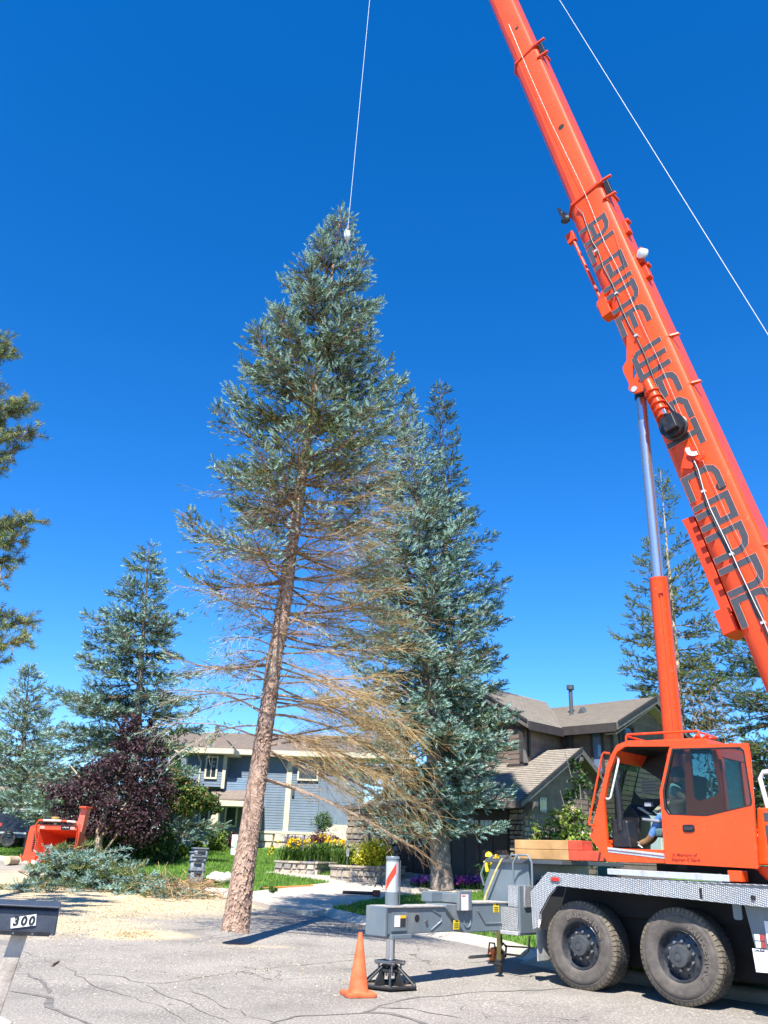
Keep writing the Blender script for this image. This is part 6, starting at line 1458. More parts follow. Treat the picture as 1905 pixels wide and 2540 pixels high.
window(house, (ww[0][0], WV-.03, ww[1][2]), X, ww[1][0]-ww[0][0], ww[0][2]-ww[1][2], BTRIM, .10, pane=mat('sky_tinted_pane', (.10, .16, .26), .03, 0, .2, 1, spec=1.0))  # blue sky reflection put into the pane colour
w3 = HP(1532, 1815, u=GU); window(house, (GU+.03, w3[1], 4.6), Y, 1.2, 1.6, BTRIM, .10); 
w5 = HP(1640, 2000, u=GU); window(house, (GU+.03, w5[1]-1.5, 1.3), Y, 2.4, 1.9, mat('cream_frame', (.6, .52, .36), .6), .12, 1, pane=mat('pale_blind', (.42, .48, .46), .4, 0, .1, 3))
w4 = HP(1200, 1800, v=V2-.02); window(house, (w4[0]-.7, V2-.03, 5.0), X, 1.4, 1.4, BTRIM, .1)
f0 = HP(1418, 1775, v=6.0); ft_ = HP(1412, 1708, v=6.0)
MB().cyl((f0[0], 6.0, f0[2]-.2), (f0[0], 6.0, ft_[2]), .085, n=14).lathe([(.16, -.02), (.16, .16), (.0, .17)], (f0[0], 6.0, ft_[2]-.03), (0, 0, 1), 14).lathe([(.22, 0), (.10, .12)], (f0[0], 6.0, f0[2]-.08), (0, 0, 1), 14).build('roof_flue', DKGREY, house, smooth=40)
MB().prism([(f0[0]+.25, 6.0, f0[2]+.0), (f0[0]+.65, 6.0, f0[2]+.0), (f0[0]+.45, 6.0, f0[2]+.3)], (0, .3, .08)).build('roof_vent', DKGREY, house)
sg = [HP(*p, u=.04) for p in ((1339, 1979), (1355, 1979), (1355, 2012), (1339, 2012))]
MB().prism([tuple(p) for p in sg], (.015, 0, 0)).build('house_sign', mat('cream_sign', (.62, .56, .42), .6), house)
c = np.mean(sg, axis=0)+[.017, 0, 0]; MB().lathe([(0, 0), (.07, 0)], c, (1, 0, 0), 16).build('sign_dot', mat('sign_yellow', (.75, .6, .08), .6), house)
for dz in (-.22, .2):
    for dy in (-.08, .08): MB().obox(c+np.array([0, dy, dz]), (.002, 0, 0), (0, .05, 0), (0, 0, .06)).build('sign_print', mat('sign_grey', (.3, .3, .26), .6) if 'sign_grey' not in bpy.data.materials else bpy.data.materials['sign_grey'], house)

# ---------------- blue house
BY_ = 46.0; bo = depth(640, 2112, BY_); BO = np.array([bo[0], BY_, gz(BY_)])
blue = thing('blue_house', 'blue lap-sided house with cream trim and stone footing beyond the lawn', 'house', BO, R(-4))
def BQ(px, py, d=0.0):
    r = R(-4); n_ = np.array([-math.sin(r), math.cos(r), 0]); e = np.array([math.cos(r), math.sin(r), 0]); dr = ray(px, py); o = np.array([0, 0, EYE])-BO; t = (d-o@n_)/(dr@n_); p = o+dr*t; return np.array([p@e, d, p[2]])
BLS = mat('blue_siding', (.16, .21, .27), .8, 0, .1, 2); CRT = mat('cream_trim', (.62, .56, .42), .7, 0, .08, 3); BRF = shingle_mat('brown_shingles', (.24, .19, .155), (.33, .27, .22), 1)
FST = [mat('foundation_stone', (.50, .44, .34), .9, 0, .25, 4, bump=.6, bscale=10, rnd=.1), mat('foundation_stone_pale', (.58, .52, .42), .9, 0, .25, 4, bump=.6, bscale=10, rnd=.1)]
xl, xr = BQ(480, 2000)[0], BQ(770, 2000)[0]; ztop = BQ(640, 1872)[2]; zs = BQ(700, 2062)[2]
bx = lambda px, d=0.0: BQ(px, 2000, d)[0]; bz = lambda py, px=600: BQ(px, py)[2]
# wall planes: recessed porch left, upper bays, plain right section
siding('siding', blue, (bx(622), 0, 0), X, bx(790)-bx(622), ztop-zs, BLS, .125, z0=zs)
MB().box((bx(622), .03, 0), (bx(900), .3, ztop)).build('wall_core', BLS, blue)
siding('siding', blue, (bx(480), -1.3, 0), X, bx(545, -1.3)-bx(480), bz(1880)-bz(1958), BLS, .125, z0=bz(1958))
MB().box((bx(470), -1.27, bz(1958)), (bx(545, -1.3)-.02, .3, ztop)).build('bay_core', BLS, blue)
siding('siding', blue, (bx(545, -1.3)-.02, -1.3, 0), Y, 1.3, ztop-bz(1958), BLS, .125, z0=bz(1958))
siding('siding', blue, (bx(548), -.02, 0), X, bx(625)-bx(548), ztop-bz(1960), BLS, .125, z0=bz(1960))
MB().box((bx(400), .4, 0), (bx(640), .6, ztop)).build('porch_back_wall', BLS, blue)
# balcony front: a lighter blue stands in for sunlight on it
bal = BQ(545, 1936, -1.0); siding('balcony_front', blue, (bx(548, -1.0), -1.0, 0), X, bx(618, -1.0)-bx(548, -1.0), bz(1934)-bz(1966), mat('blue_siding_sunlit', (.17, .25, .34), .8), .11, z0=bz(1966))
MB().box((bx(548, -1.0), -.97, bz(1966)), (bx(618, -1.0), -.85, bz(1936))).build('balcony_core', BLS, blue)
MB().box((bx(543, -1.35), -1.37, bz(1962)), (bx(551, -1.35), -1.28, bz(1880))).build('corner_board', CRT, blue); MB().box((bx(620), -1.05, bz(1968)), (bx(626), -.95, bz(1930))).build('corner_board', CRT, blue)
MB().box((bx(706), -.06, zs), (bx(719), .0, ztop)).build('corner_board', CRT, blue)
# porch roof
pa, pb = BQ(528, 1984, -2.2), BQ(634, 1984, -2.2)
roof_plane('porch_roof', [pa+[0, 0, .0], pb, np.array([bx(618), -.9, pb[2]+.55]), np.array([bx(530), -.9, pa[2]+.55])], BRF, blue)
MB().box((pa[0], -2.22, pa[2]-.26), (pb[0]+.05, -2.1, pa[2]+.0)).build('porch_beam', CRT, blue); MB().box((pa[0], -2.1, pa[2]-.2), (pb[0]+.05, .4, pa[2]-.1)).build('porch_ceiling', CRT, blue)
for px in (538, 452): MB().prism([(bx(px, -2)-.30, -2.1, bz(2062)), (bx(px, -2)+.16, -2.1, bz(2062)), (bx(px, -2)+.12, -2.1, pa[2]-.2), (bx(px, -2)-.12, -2.1, pa[2]-.2)], (0, .4, 0)).build('porch_column', CRT, blue, bevel=.01)
stone_wall(blue, (bx(440, -2.2), -2.25, 0), X, .95, bz(2055), FST, .38, 11, .1); stone_wall(blue, (bx(622), -.03, 0), X, bx(800)-bx(622), zs-.1, FST, .48, 12, .10)
MB().box((bx(622), -.14, zs-.12), (bx(800), .0, zs)).build('water_table', CRT, blue)
MB().box((bx(800), -.03, 0), (bx(980), .0, zs+.4)).build('plain_footing', FST[1], blue)
# main roof: hipped slopes with eave boards
zt = ztop+.15
def hip(x0, x1, d, rise, depth_, ze=0.0):
    e = 0.55
    roof_plane('roof', [(x0-e, d-e, zt-.1+ze), (x1+e, d-e, zt-.1+ze), (x1-rise*.9, d+depth_, zt+rise+ze), (x0+rise*.9, d+depth_, zt+rise+ze)], BRF, blue)
    roof_plane('roof', [(x1+e, d-e, zt-.1+ze), (x1+e, d+depth_+3, zt-.1+ze), (x1-rise*.9, d+depth_+2, zt+rise+ze), (x1-rise*.9, d+depth_, zt+rise+ze)], BRF, blue)
    MB().box((x0-e, d-e-.03, zt-.34+ze), (x1+e, d-e+.03, zt-.09+ze)).build('eave_board', CRT, blue); MB().box((x1+e-.03, d-e+.03, zt-.34+ze), (x1+e+.03, d+3, zt-.09+ze)).build('eave_board', CRT, blue)
    MB().box((x0-e+.03, d-e+.03, zt-.36+ze), (x1+e-.03, d+2, zt-.31+ze)).build('soffit', CRT, blue)
hip(bx(300), bx(1000), 0, 1.45, 5.0, .12); hip(bx(478), bx(545, -1.3), -1.3, .7, 2.2, .0)
MB().box((bx(390), -1.2, bz(1868)), (bx(452), -1.0, bz(1860))).build('upper_canopy', CRT, blue)
MB().cyl((bx(516, 3), 3.2, zt+.6), (bx(516, 3), 3.2, zt+1.7), .12, n=12).build('roof_flue', DKGREY, blue, smooth=40)
window(blue, (bx(499, -1.3), -1.34, bz(1940)), X, bx(531, -1.3)-bx(499, -1.3), bz(1884)-bz(1940), CRT, .09, 1)
window(blue, (bx(733), -.06, bz(1932)), X, 1.1, 1.25, CRT, .09, 0); window(blue, (bx(560, .4), .36, bz(2052)), X, bx(592, .4)-bx(560, .4), bz(1996)-bz(2052), CRT, .10)
window(blue, (bx(629), -.06, bz(2056)), X, .5, bz(1992)-bz(2056), CRT, .07, 0); window(blue, (bx(497, .4), .36, bz(2052)), X, bx(524, .4)-bx(497, .4), bz(2000)-bz(2052), CRT, .10)
window(blue, (bx(452, -.4), -.45, bz(1950)), X, 1.2, 1.3, CRT, .09); MB().box((bx(440), -.40, bz(1965)), (bx(480), .3, ztop)).build('wall_core', BLS, blue)
MB().tube([(bx(473, -1.3), -1.4, zt-.2), (bx(487, -1.3), -1.36, bz(1900)), (bx(487, -1.3), -1.36, bz(1958))], .045, 8).build('downspout', CRT, blue, smooth=60)
MB().box((bx(722), -.12, bz(1970)), (bx(728), -.02, bz(1955))).build('wall_lamp', DKGREY, blue)
# ---------------- pale house far left
wo = depth(20, 2090, 62); wh = thing('white_house', 'pale gabled house mostly hidden behind the spruces at the left edge', 'house', (wo[0], 62, gz(62)), R(10))
WS = mat('pale_siding', (.55, .53, .46), .8); siding('siding', wh, (-5, 0, 0), X, 10, 2.8, WS, .18)
MB().box((-5, .03, 0), (5, 7, 2.8)).build('wall_core', WS, wh); roof_plane('roof', [(-5.6, -.6, 2.7), (5.6, -.6, 2.7), (5.6, 3.5, 4.8), (-5.6, 3.5, 4.8)], BRF, wh)
window(wh, (-1.5, -.03, 1.0), X, 1.6, 1.3, WHITEP); window(wh, (2.0, -.03, 1.0), X, 1.6, 1.3, WHITEP)
MB().box((-5.6, -.66, 2.5), (5.6, -.58, 2.72)).build('eave_board', WHITEP, wh)
# ================================================================== leafy trees, shrubs and flower beds
def lm(name, c, tr=.25, var=.25): return mat(name, c, .6, 0, var, 3, trans=tr)
PLUM = [lm('plum_leaf', (.050, .018, .026)), lm('plum_leaf_dark', (.028, .012, .018)), lm('plum_leaf_dusty', (.10, .045, .055)), lm('plum_leaf_green', (.06, .045, .03))]
GRN = [lm('leaf_green', (.07, .15, .022)), lm('leaf_dark', (.035, .085, .018)), lm('leaf_yellow_green', (.17, .24, .03)), lm('leaf_rust', (.24, .14, .04))]
LIME = [lm('lime_leaf', (.28, .34, .035)), lm('lime_leaf_deep', (.14, .22, .025)), lm('pale_leaf', (.36, .38, .14))]
YEL = [lm('yellow_leaf', (.62, .56, .02)), lm('yellow_leaf_deep', (.42, .42, .02)), lm('yellow_leaf_bright', (.74, .68, .05))]
MAR = [lm('maroon_leaf', (.12, .025, .03)), lm('maroon_leaf_dark', (.05, .016, .022)), lm('crimson_leaf', (.22, .03, .035))]
def leafy(name, label, cat, base, blobs, n, size, mats, w, seed, trunk=None, bark=BARKG, asp=.6, shell=.5, group=None, part='crown', up=.35):
    """blobs: (dx, dy, z, rx, ry, rz) clumps in metres from the base"""
    g = np.random.default_rng(seed); root = thing(name, label, cat, base, 0, group)
    vol = np.array([b[3]*b[4]*b[5] for b in blobs])**.67; P, D = [], []
    for b, k in zip(blobs, (vol/vol.sum()*n).astype(int)):
        # each clump is itself made of smaller tufts so that light and gaps show
        m = max(5, k//26); tc_, td = blob_points(g, m, b[:3], b[3:], shell); idx = g.integers(0, m, k)
        s = np.min(b[3:])*.30; q = tc_[idx]+g.normal(0, 1, (k, 3))*s*np.array([1, 1, .7]); P.append(q); D.append(td[idx]*.7+g.normal(0, .6, (k, 3))+np.array([0, 0, up]))
    P, D = np.concatenate(P), np.concatenate(D); P[:, 2] = np.maximum(P[:, 2], .03); k = len(P)
    o = soup(part, leaves(P, D, size*g.uniform(.6, 1.3, k), g, asp), np.repeat(pick(g, k, w), 2), mats, root); o['kind'] = 'stuff'
    if trunk:
        for pts_, r in trunk: MB().tube(pts_, np.linspace(r, r*.45, len(pts_)), 10).build('trunk', bark, root, smooth=60)
    return root
def at(px, py, Y): return depth(px, py, Y)
def rel(base, px, py, Y): p = depth(px, py, Y); return p-base
def pxblobs(base, items, Y):
    out = []
    for (px, py, rx, rz) in items:
        s = Y*.95/FOCAL; p = depth(px, py, Y)-base; out.append((p[0], p[1], p[2], rx*s, rx*s*.8, rz*s))
    return out
# purple-leaved plum in front of the drooping spruce
pY = 33.0; pb_ = np.array([at(243, 2130, pY)[0], pY, gz(pY)+.1])
leafy('purple_plum', 'dark purple-leaved plum tree with pale slanted trunk behind the chipper', 'tree', pb_,
    pxblobs(pb_, [(320, 1795, 34, 30), (362, 1850, 40, 36), (260, 1915, 60, 36), (365, 1930, 55, 46), (200, 1965, 62, 40), (300, 1990, 75, 44), (395, 1985, 40, 50), (135, 1965, 30, 26), (230, 2040, 60, 32), (340, 2050, 60, 44), (160, 2020, 36, 28), (385, 1800, 18, 24), (398, 1875, 24, 30), (290, 1870, 34, 34), (325, 1835, 26, 30)], pY), 13500, .125, PLUM, [.42, .28, .22, .08], 201,
    [([(0, 0, 0), (-.1, 0, 1.2), (.12, .1, 2.6), (.5, .1, 4.2)], .15), ([(-.05, 0, .9), (.6, .2, 2.0), (1.3, .2, 3.2)], .07), ([(.0, 0, 1.5), (-.8, .2, 2.6), (-1.6, .2, 3.4)], .06), ([(.1, 0, .3), (.75, -.1, 1.3), (1.0, 0, 2.2)], .045)], BARKP)
# dark undergrowth beneath it
ub = np.array([at(330, 2110, 34.5)[0], 34.5, gz(34.5)+.1])
leafy('dark_shrub', 'deep green shaded shrub mass under the purple plum tree', 'shrub', ub, pxblobs(ub, [(270, 2090, 60, 45), (330, 2080, 70, 55), (385, 2085, 45, 55), (310, 2040, 70, 45), (410, 2105, 36, 40)], 34.5), 9000, .13, GRN, [.15, .75, .06, .04], 202, shell=.3)
# leaning leafy shoots catching light to its right
ab = np.array([at(430, 2100, 35)[0], 35, gz(35)+.1])
leafy('rust_viburnum', 'green shrub with rusty leaf clusters in front of the blue house porch', 'shrub', ab, pxblobs(ab, [(440, 1945, 24, 22), (470, 1965, 34, 26), (500, 1985, 36, 24), (530, 2002, 22, 14), (450, 2000, 30, 26), (425, 1975, 24, 34)], 35), 7000, .12, GRN, [.42, .22, .14, .22], 203, [([(0, 0, 0), (.1, 0, 1.2), (.5, 0, 2.6)], .06), ([(.05, 0, .3), (.5, .1, 1.5), (1.0, 0, 2.4)], .05)], BARKG, shell=.45)
sb = np.array([at(405, 2060, 33.5)[0], 33.5, gz(33.5)+.1]); g = np.random.default_rng(4); root = thing('leafy_shoots', 'two long slanting shoots with small pale leaves above the porch shrub', 'shrub', sb); P, D = [], []
for path in ([(400, 1880), (430, 1830), (470, 1770), (512, 1725)], [(420, 1900), (470, 1865), (520, 1835), (558, 1800)], [(400, 1830), (440, 1800), (455, 1765)]):
    C = [rel(sb, a, b, 33.5) for a, b in path]; MB().tube(C, np.linspace(.022, .006, len(C)), 6).build('stem', DRYG, root, smooth=60)
    for i in range(len(C)-1):
        for _ in range(70): P.append(C[i]+(C[i+1]-C[i])*g.random()+g.normal(0, .12, 3)); D.append(g.normal(0, 1, 3)+[0, 0, .5])
soup('leaves', leaves(np.array(P), np.array(D), g.uniform(.07, .13, len(P)), g), np.repeat(pick(g, len(P), [.5, .1, .35, .05]), 2), GRN, root)['kind'] = 'stuff'
# shrubs along the blue house
def bush(name, label, px, py, rx, rz, Y, n, size, mats, w, seed, cat='shrub', asp=.6, lumps=6):
    base = np.array([at(px, py+rz, Y)[0], Y, gz(Y)+.1]); s = Y*.95/FOCAL; g = np.random.default_rng(seed); c = depth(px, py, Y)-base; bl = [(c[0], 0, max(c[2], .2), rx*s*.85, rx*s*.8, rz*s*.85)]
    for _ in range(lumps): d = nrm(g.normal(size=3)); bl.append((c[0]+d[0]*rx*s*.5, d[1]*rx*s*.5, max(c[2], .2)+d[2]*rz*s*.45, rx*s*.45, rx*s*.45, rz*s*.45))
    return leafy(name, label, cat, base, bl, n, size, mats, w, seed, shell=.55, asp=asp, part='foliage')
bush('clipped_shrub', 'light green shrub against the white stone porch column base', 425, 2085, 24, 34, 40, 1800, .12, [GRN[0], LIME[0], GRN[1]], [.4, .4, .2], 211)
bush('clipped_shrub', 'small chartreuse bush between porch column and round hedge', 486, 2098, 15, 20, 42, 900, .10, LIME, [.4, .2, .4], 212)
bush('clipped_shrub', 'round bright green hedge bush left of the barberry', 540, 2088, 28, 32, 42, 2200, .11, [GRN[0], LIME[0], LIME[1]], [.35, .35, .3], 213)
bush('barberry', 'dark maroon barberry between two round green bushes', 575, 2090, 15, 26, 42.5, 1000, .10, MAR, [.45, .45, .1], 214)
bush('clipped_shrub', 'upright green hedge bush just left of the hanging trunk', 610, 2088, 20, 32, 41, 1500, .11, [GRN[0], LIME[0], LIME[1]], [.35, .4, .25], 215)
bush('fern_clump', 'leafy green clump in shade at the lawn end of the plum', 415, 2118, 40, 26, 36, 2200, .15, GRN, [.6, .25, .15, 0], 216, asp=.25)
bush('lily_clump', 'yellow green strappy clump below the porch column', 455, 2112, 18, 16, 38, 700, .18, [LIME[0], GRN[0], LIME[1]], [.5, .3, .2], 217, asp=.16)
bush('yellow_daisies', 'small yellow flowers at the house corner behind the trunk', 672, 2113, 9, 14, 41, 500, .09, [YEL[0], GRN[0], YEL[2]], [.5, .3, .2], 218)
bush('hedge', 'bright hedge behind the car at the far left edge', 20, 2052, 50, 26, 50, 2500, .2, [GRN[0], LIME[0], GRN[1]], [.5, .2, .3], 219)
bush('green_tree', 'light green low conifer boughs above the parked car', 45, 2005, 70, 30, 45, 4500, .22, [GRN[0], GRN[2], GRN[1]], [.4, .35, .25], 220, asp=.3)
sbp = ground(590, 2128, .1); sgn = thing('lawn_sign', 'small white A-frame board standing by the hedge bushes', 'sign', np.array([at(588, 2115, 40)[0], 40, gz(40)+.1]), R(10))
for s in (-1, 1): MB().obox((.0, .12*s, .42), (.28, 0, 0), (0, .012, 0), (0, -.10*s, .42)).build('board', WHITEP, sgn, bevel=.006)
MB().obox((.02, -.125, .46), (.17, 0, 0), (0, .004, 0), (0, .07, .24)).build('board_print', mat('pale_green_print', (.30, .45, .30), .6), sgn)
# ---- stone planter walls, built stone by stone
WST = [mat('planter_stone', (.36, .31, .26), .9, 0, .3, 6, bump=.5, bscale=16, rnd=.12), mat('planter_stone_tan', (.42, .35, .27), .9, 0, .3, 6, bump=.5, bscale=16, rnd=.12), mat('planter_stone_grey', (.28, .26, .24), .9, 0, .3, 6, bump=.5, bscale=16, rnd=.12)]
def planter(label, line, h, seed, sz=.24):
    P = [ground(*p, .1) for p in line]; t = thing('planter_wall', label, 'planter', P[0], 0)
    for i in range(len(P)-1):
        a, b = P[i]-P[0], P[i+1]-P[0]; L_ = np.linalg.norm((b-a)[:2]); ex = np.array([(b-a)[0], (b-a)[1], 0])/L_; zb = min(a[2], b[2])-.05
        stone_wall(t, (a[0], a[1], 0), ex, L_, h, WST, sz, seed+i, .05, z0=zb)
        o_ = np.array([-ex[1], ex[0], 0]); q = [np.array([a[0], a[1], zb+h]), np.array([b[0], b[1], zb+h])]
        MB().prism([q[0]+o_*.005-[0, 0, h], q[1]+o_*.005-[0, 0, h], q[1]+o_*.28-[0, 0, h], q[0]+o_*.28-[0, 0, h]], (0, 0, h-.02)).build('wall_core', WST[2], t)
        n = max(2, int(L_/.42)); 
        for k in range(n):
            x0, x1 = L_*k/n+.008, L_*(k+1)/n-.008; c = a+ex*(x0+x1)/2; MB().obox((c[0]+o_[0]*.10, c[1]+o_[1]*.10, zb+h+.02), ex*(x1-x0)/2, o_*.19, (0, 0, .035)).build('cap_stone', WST[(k+i) % 3], t, bevel=.012)
    return P
planter('low stone planter wall along the back of the front walk', [(680, 2163), (780, 2170), (838, 2160)], .42, 301)
PW_ = planter('curved stone planter wall in front of the yellow bush', [(818, 2180), (870, 2188), (960, 2188), (1002, 2172)], .50, 311)
stone_wall(house, (-7.6, -1.2, 0), X, 1.0, 2.5, STN, .24, 5, z0=FZ-.1); MB().box((-7.6, -1.15, FZ-.3), (-6.62, .2, FZ+2.35)).build('entry_pier_core', STN[1], house)
MB().box((-7.7, -1.35, FZ+2.4), (-6.5, .2, FZ+2.55)).build('entry_pier_cap', BGREY, house)
PYd = 35.2
bush('yellow_bush', 'round bright yellow bush in the stone planter', 925, 2127, 50, 44, 33.6, 9000, .085, YEL, [.45, .2, .35], 321, lumps=14)
def strappy(name, label, px, py, w, h, Y, n, mats, wts, seed, cat='plant', ln=.5, flower=None, nf=0):
    base = np.array([at(px, py, Y)[0], Y, at(px, py, Y)[2]]); g = np.random.default_rng(seed); s = Y*.95/FOCAL; root = thing(name, label, cat, base); P = np.stack([g.normal(0, w*s*.5, n), g.normal(0, .25, n), np.zeros(n)], 1); a = g.uniform(0, 6.28, n); L_ = ln*g.uniform(.6, 1.2, n); ou = np.stack([np.cos(a), np.sin(a), 0*a], 1)
    M1 = P+ou*L_[:, None]*.28+np.array([0, 0, 1])*L_[:, None]*.75; T = P+ou*L_[:, None]*.75+np.array([0, 0, 1])*L_[:, None]*.62; sd = np.stack([-np.sin(a), np.cos(a), 0*a], 1)*.016
    V = np.concatenate([np.stack([P-sd, P+sd, M1+sd], 1), np.stack([P-sd, M1+sd, M1-sd], 1), np.stack([M1-sd, M1+sd, T], 1)])
    soup('leaves', V, np.tile(pick(g, n, wts), 3), mats, root)['kind'] = 'stuff'
    if flower is not None:
        Q = np.stack([g.normal(0, w*s*.5, nf), g.normal(-.1, .2, nf), ln*g.uniform(.75, 1.25, nf)], 1); k = 7; Q = np.repeat(Q, k, 0)+g.normal(0, .035, (nf*k, 3))
        soup('flowers', leaves(Q, g.normal(0, 1, (nf*k, 3))+[0, -.5, .5], g.uniform(.07, .13, nf*k), g, .8), np.zeros(nf*k*2, int), [flower], root)['kind'] = 'stuff'
YF, PF_, PK_, WF = lm('yellow_petal', (.85, .55, .02)), lm('purple_petal', (.14, .04, .28)), lm('magenta_petal', (.38, .05, .30)), lm('white_petal', (.75, .72, .68))
strappy('daylilies', 'yellow daylilies at the left end of the planter', 732, 2140, 44, 40, 36.5, 420, GRN[:3], [.5, .2, .3], 331, ln=.72, flower=YF, nf=26)
strappy('daylilies', 'arching green daylily leaves in the middle of the planter', 808, 2140, 40, 40, 36, 520, GRN[:3], [.6, .15, .25], 332, ln=.85, flower=YF, nf=8)
strappy('daylilies', 'green leaves and pale flowers beside the yellow bush', 858, 2150, 32, 40, 34.5, 420, GRN[:3], [.5, .2, .3], 333, ln=.75, flower=LIME[2], nf=10)
strappy('yellow_sedum', 'low yellow flowering clump between the daylilies', 838, 2118, 34, 20, 37.5, 200, [LIME[0], GRN[0]], [.6, .4], 334, ln=.4, flower=YF, nf=46)
strappy('pansies', 'purple pansies below the yellow bush in the planter', 872, 2165, 22, 8, 33.2, 80, GRN[:2], [.6, .4], 335, ln=.16, flower=PF_, nf=26)
strappy('pansies', 'purple pansies at the foot of the daylilies', 768, 2150, 16, 8, 35.2, 60, GRN[:2], [.6, .4], 336, ln=.14, flower=PF_, nf=14)
strappy('lavender', 'hazy mauve lavender spikes by the blue house corner', 730, 2112, 26, 34, 40, 220, [lm('lavender', (.25, .18, .28)), lm('lavender_green', (.2, .2, .15))], [.7, .3], 337, ln=.75)
bush('maroon_maple', 'low dark red lace-leaf maple behind the planter', 800, 2088, 46, 26, 39, 3600, .10, MAR, [.5, .35, .15], 341, asp=.3)
bush('crimson_maple', 'crimson leafed maple under the hanging dead boughs', 895, 2062, 38, 24, 36.5, 2600, .10, MAR, [.3, .25, .45], 342, asp=.3)
bush('pale_juniper', 'pale green juniper at the corner of the stone footing', 800, 2040, 26, 30, 41, 1700, .13, [lm('juniper', (.16, .24, .14)), GRN[0], GRN[1]], [.6, .2, .2], 343, asp=.25)
for k, (px, lab) in enumerate(((860, 'left'), (885, 'right'))):
    q = np.array([at(px, 2165, 33.3)[0], 33.3, at(px, 2165, 33.3)[2]]); t = thing('garden_stake', 'thin %s garden stake with tag in front of the yellow bush' % ('leftmost' if k == 0 else 'right-hand'), 'stake', q)
    MB().box((-.012, -.006, 0), (.012, .006, .75)).build('stake', STEEL, t); MB().box((-.05, -.015, .55), (.05, -.007, .82)).build('tag', mat('stake_tag%d' % k, (.45, .42, .40), .6), t, bevel=.004)
# flowers round the trunk of the garden spruce and daffodils by the kerb
for k, (px, py) in enumerate(((1050, 2190), (1140, 2192), (1180, 2193))):
    strappy('pansies', ['purple pansies at the left of the garden spruce trunk', 'mixed pansies just right of the garden spruce trunk', 'dark pansies farthest right of the garden spruce trunk'][k], px, py+16, 34, 14, 29.8-.0*k, 130, GRN[:2], [.5, .5], 350+k, ln=.3, flower=[PF_, PK_, WF][k] if k < 2 else PF_, nf=34)
dp = ground(1225, 2235, .1); strappy('daffodils', 'yellow daffodils on the grass strip left of the crane rear', 1225, 2190, 20, 30, dp[1], 160, GRN[:2], [.8, .2], 360, ln=.55, flower=YF, nf=16)
bush('kerb_weeds', 'tuft of grass growing on the kerb at the driveway mouth', 672, 2236, 14, 8, 24.4, 300, .10, GRN[:3], [.6, .2, .2], 361, asp=.15)
# climbing shrub in front of the brown house gable
vY = 27.5; vb = np.array([at(1450, 2180, vY)[0], vY, gz(vY)])
leafy('climbing_shrub', 'light green leafy shrub with dry patches in front of the brown gable', 'shrub', vb, pxblobs(vb, [(1340, 2080, 26, 32), (1380, 2050, 30, 36), (1420, 2030, 34, 30), (1440, 2080, 50, 50), (1400, 2100, 50, 36), (1480, 2110, 40, 40), (1500, 2060, 26, 40), (1360, 2110, 40, 30), (1330, 2110, 20, 24)], vY), 5200, .13, [LIME[1], GRN[0], LIME[0], lm('dry_leaf', (.45, .36, .22))], [.36, .28, .18, .18], 371, [([(0, 0, 0), (-.1, 0, .8), (.05, 0, 1.8), (.0, 0, 3.4)], .03), ([(-.3, 0, 0), (-.5, 0, 1.2), (-.7, 0, 1.9)], .025), ([(.3, 0, 0), (.4, 0, 1.2), (.3, 0, 2.2)], .025)], BARKG, shell=.35)
leafy('rose_shoots', 'dark tall shoots with sparse leaves rising beside the gable bracket', 'shrub', vb+np.array([.1, .1, 0]), pxblobs(vb, [(1415, 1900, 22, 16), (1440, 1930, 20, 20), (1455, 1950, 22, 16), (1420, 1960, 26, 26), (1400, 1985, 18, 20), (1470, 1990, 22, 20)], vY), 620, .13, [GRN[1], GRN[0], MAR[1]], [.6, .25, .15], 372, [([(0, 0, 1.0), (-.1, 0, 2.4), (-.25, 0, 3.3), (-.5, 0, 4.4)], .02), ([(0, 0, 1.2), (.2, 0, 2.5), (.1, 0, 3.6)], .018), ([(-.1, 0, 1.2), (-.5, 0, 2.4), (-.7, 0, 3.2)], .018)], BARKG, shell=.1)
# dead twigs draped by the gable to the right of the lift cylinder
g = np.random.default_rng(17); dY = 30.0; db = np.array([at(1760, 1900, dY)[0], dY, gz(dY)]); root = thing('dry_shrub', 'tangle of dry bare twigs behind the cab roof', 'shrub', db); A, B = [], []
for k in range(45):
    p = rel(db, g.uniform(1690, 1800), g.uniform(1700, 1800), dY); d = np.array([g.normal(.2, .5), g.normal(0, .3), g.normal(-.3, .3)])
    for j in range(5): q = p+nrm(d)*.22; A.append(p); B.append(q); p = q; d = d+np.array([0, 0, -.18])+g.normal(0, .15, 3)
W = sticks(np.array(A), np.array(B), .010, .006, g); soup('twigs', W, np.zeros(len(W), int), [TWIG], root)['kind'] = 'stuff'
MB().tube([(0, .2, 0), (.1, .2, 2.0), (.0, .1, 4.6)], [.07, .05, .02], 8).build('stem', BARKG, root, smooth=60)
# distant greenery closing the view between the trees
for k, (px, py, rx, rz, Y, lab) in enumerate(((130, 2070, 90, 40, 56, 'dim green tree line behind the purple plum'), (640, 1990, 60, 30, 75, 'far dark tree showing beside the blue house'), (1850, 1960, 120, 130, 42, 'dark shaded shrubbery behind the cab at the right edge'))):
    bush('background_tree', lab, px, py, rx, rz, Y, 5200, .28 if k < 2 else .2, GRN, [.25, .6, .1, .05], 380+k, 'tree')
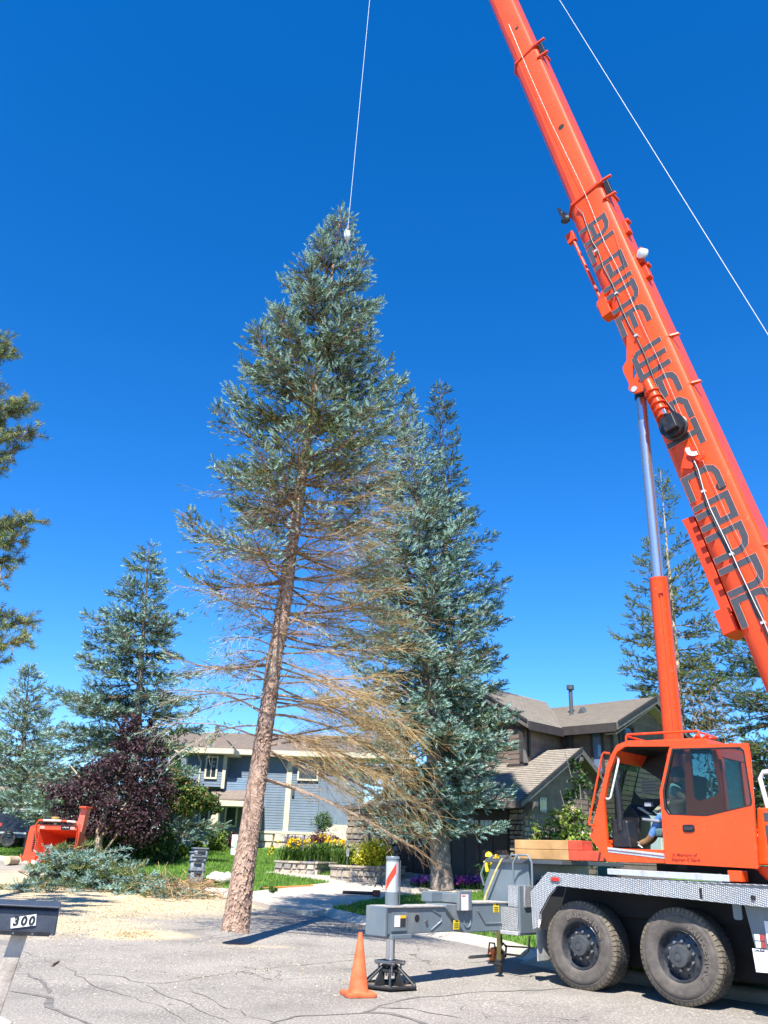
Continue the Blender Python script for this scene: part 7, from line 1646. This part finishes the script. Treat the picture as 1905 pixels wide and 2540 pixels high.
# ================================================================== heap of cut boughs and brush
def pile(name, label, heaps, n, seed, blen=.17):
    g = np.random.default_rng(seed); PB, DB, MI, A, B = [], [], [], [], []
    for (px, py, rx, ry, h, k) in heaps:
        c = ground(px, py)
        for _ in range(int(n*k)):
            x, y = g.normal(0, .5), g.normal(0, .5); z = max(0, 1-(x*x+y*y))*h*g.uniform(.55, 1.05); p = c+np.array([x*rx, y*ry, z+.03]); a = g.uniform(0, 6.28); d = nrm(np.array([math.cos(a), math.sin(a)*.8-.35, g.normal(-.12, .25)])); L_ = g.uniform(.35, .85); q = p+d*L_; q[2] = max(q[2], gz(q[1])+.05)
            A.append(p); B.append(q); m = g.choice(3, p=[.5, .2, .3]) ; 
            for s in range(9):
                t = g.uniform(.15, 1); sd = nrm(np.cross(d, (0, 0, 1)))*g.choice([-1, 1])*(1.05-t)*.32; r = p+(q-p)*t; e = r+sd+d*.12; A.append(r); B.append(e)
                for u in (.25, .5, .75, 1.0): PB.append(r+(e-r)*u); DB.append(nrm(e-r+g.normal(0, .1, 3)+[0, 0, .05])); MI.append({0: g.choice([0, 1], p=[.6, .4]), 1: g.choice([1, 2]), 2: g.choice([2, 4], p=[.6, .4])}[m])
    A, B = np.array(A), np.array(B); W = sticks(A, B, .009, .005, g); Bv = brushes(np.array(PB), np.array(DB), blen*g.uniform(.8, 1.25, len(PB)), g, 9, .27)
    o = soup(name, np.concatenate([W, Bv]), np.concatenate([np.full(len(W), 6), np.repeat(MI, 9)]), NEEDLES+[STRAW2]); return tag(o, label, 'branches', kind='stuff')
pile('bough_heap', 'heap of freshly cut blue green spruce boughs before the chipper', [(172, 2195, .8, .65, 1.05, .36), (232, 2199, .85, .65, .85, .3), (305, 2206, .8, .55, .5, .2), (360, 2214, .55, .4, .35, .12)], 360, 401)
pile('bough_litter', 'small sprigs and thin boughs strewn left of the heap', [(75, 2208, 1.3, .9, .08, .4), (430, 2225, .9, .6, .18, .4)], 60, 402, .12)
g = np.random.default_rng(9); A, B = [], []
for _ in range(260):
    p = ground(g.normal(455, 40), g.normal(2218, 9)); p[2] += g.uniform(0, .25); d = nrm(np.array([g.normal(0, 1), g.normal(0, .7), g.normal(.15, .35)]))
    for j in range(3): q = p+d*g.uniform(.15, .3); q[2] = max(q[2], gz(q[1])+.01); A.append(p); B.append(q); p = q; d = nrm(d+g.normal(0, .3, 3)+[0, 0, -.15])
tag(soup('brush_pile', sticks(np.array(A), np.array(B), .011, .006, g), g.integers(0, 2, len(A)).repeat(6), [STRAW2, TWIG]), 'low tangle of bare brown twigs in front of the stacked bins', 'branches', kind='stuff')
for k, (a, b, lab) in enumerate((((47, 2163), (80, 2180), 'reddish broken branch lying by the chipper wheel'), ((128, 2398), (147, 2386), 'short bare twig on the near asphalt'), ((470, 2220), (535, 2196), 'curved brown branch lying before the white bag'))):
    p, q = ground(*a), ground(*b); t = thing('fallen_branch', lab, 'branch', p, 0, 'loose branches on the street'); d = q-p; MB().tube([(0, 0, .03), d*.5+np.array([0, 0, .10 if k != 1 else .025]), d+np.array([0, 0, .03 if k != 1 else .012])], [.035 if k == 0 else .02, .03 if k == 0 else .016, .008], 8).build('stick', TWIGR, t, smooth=60)
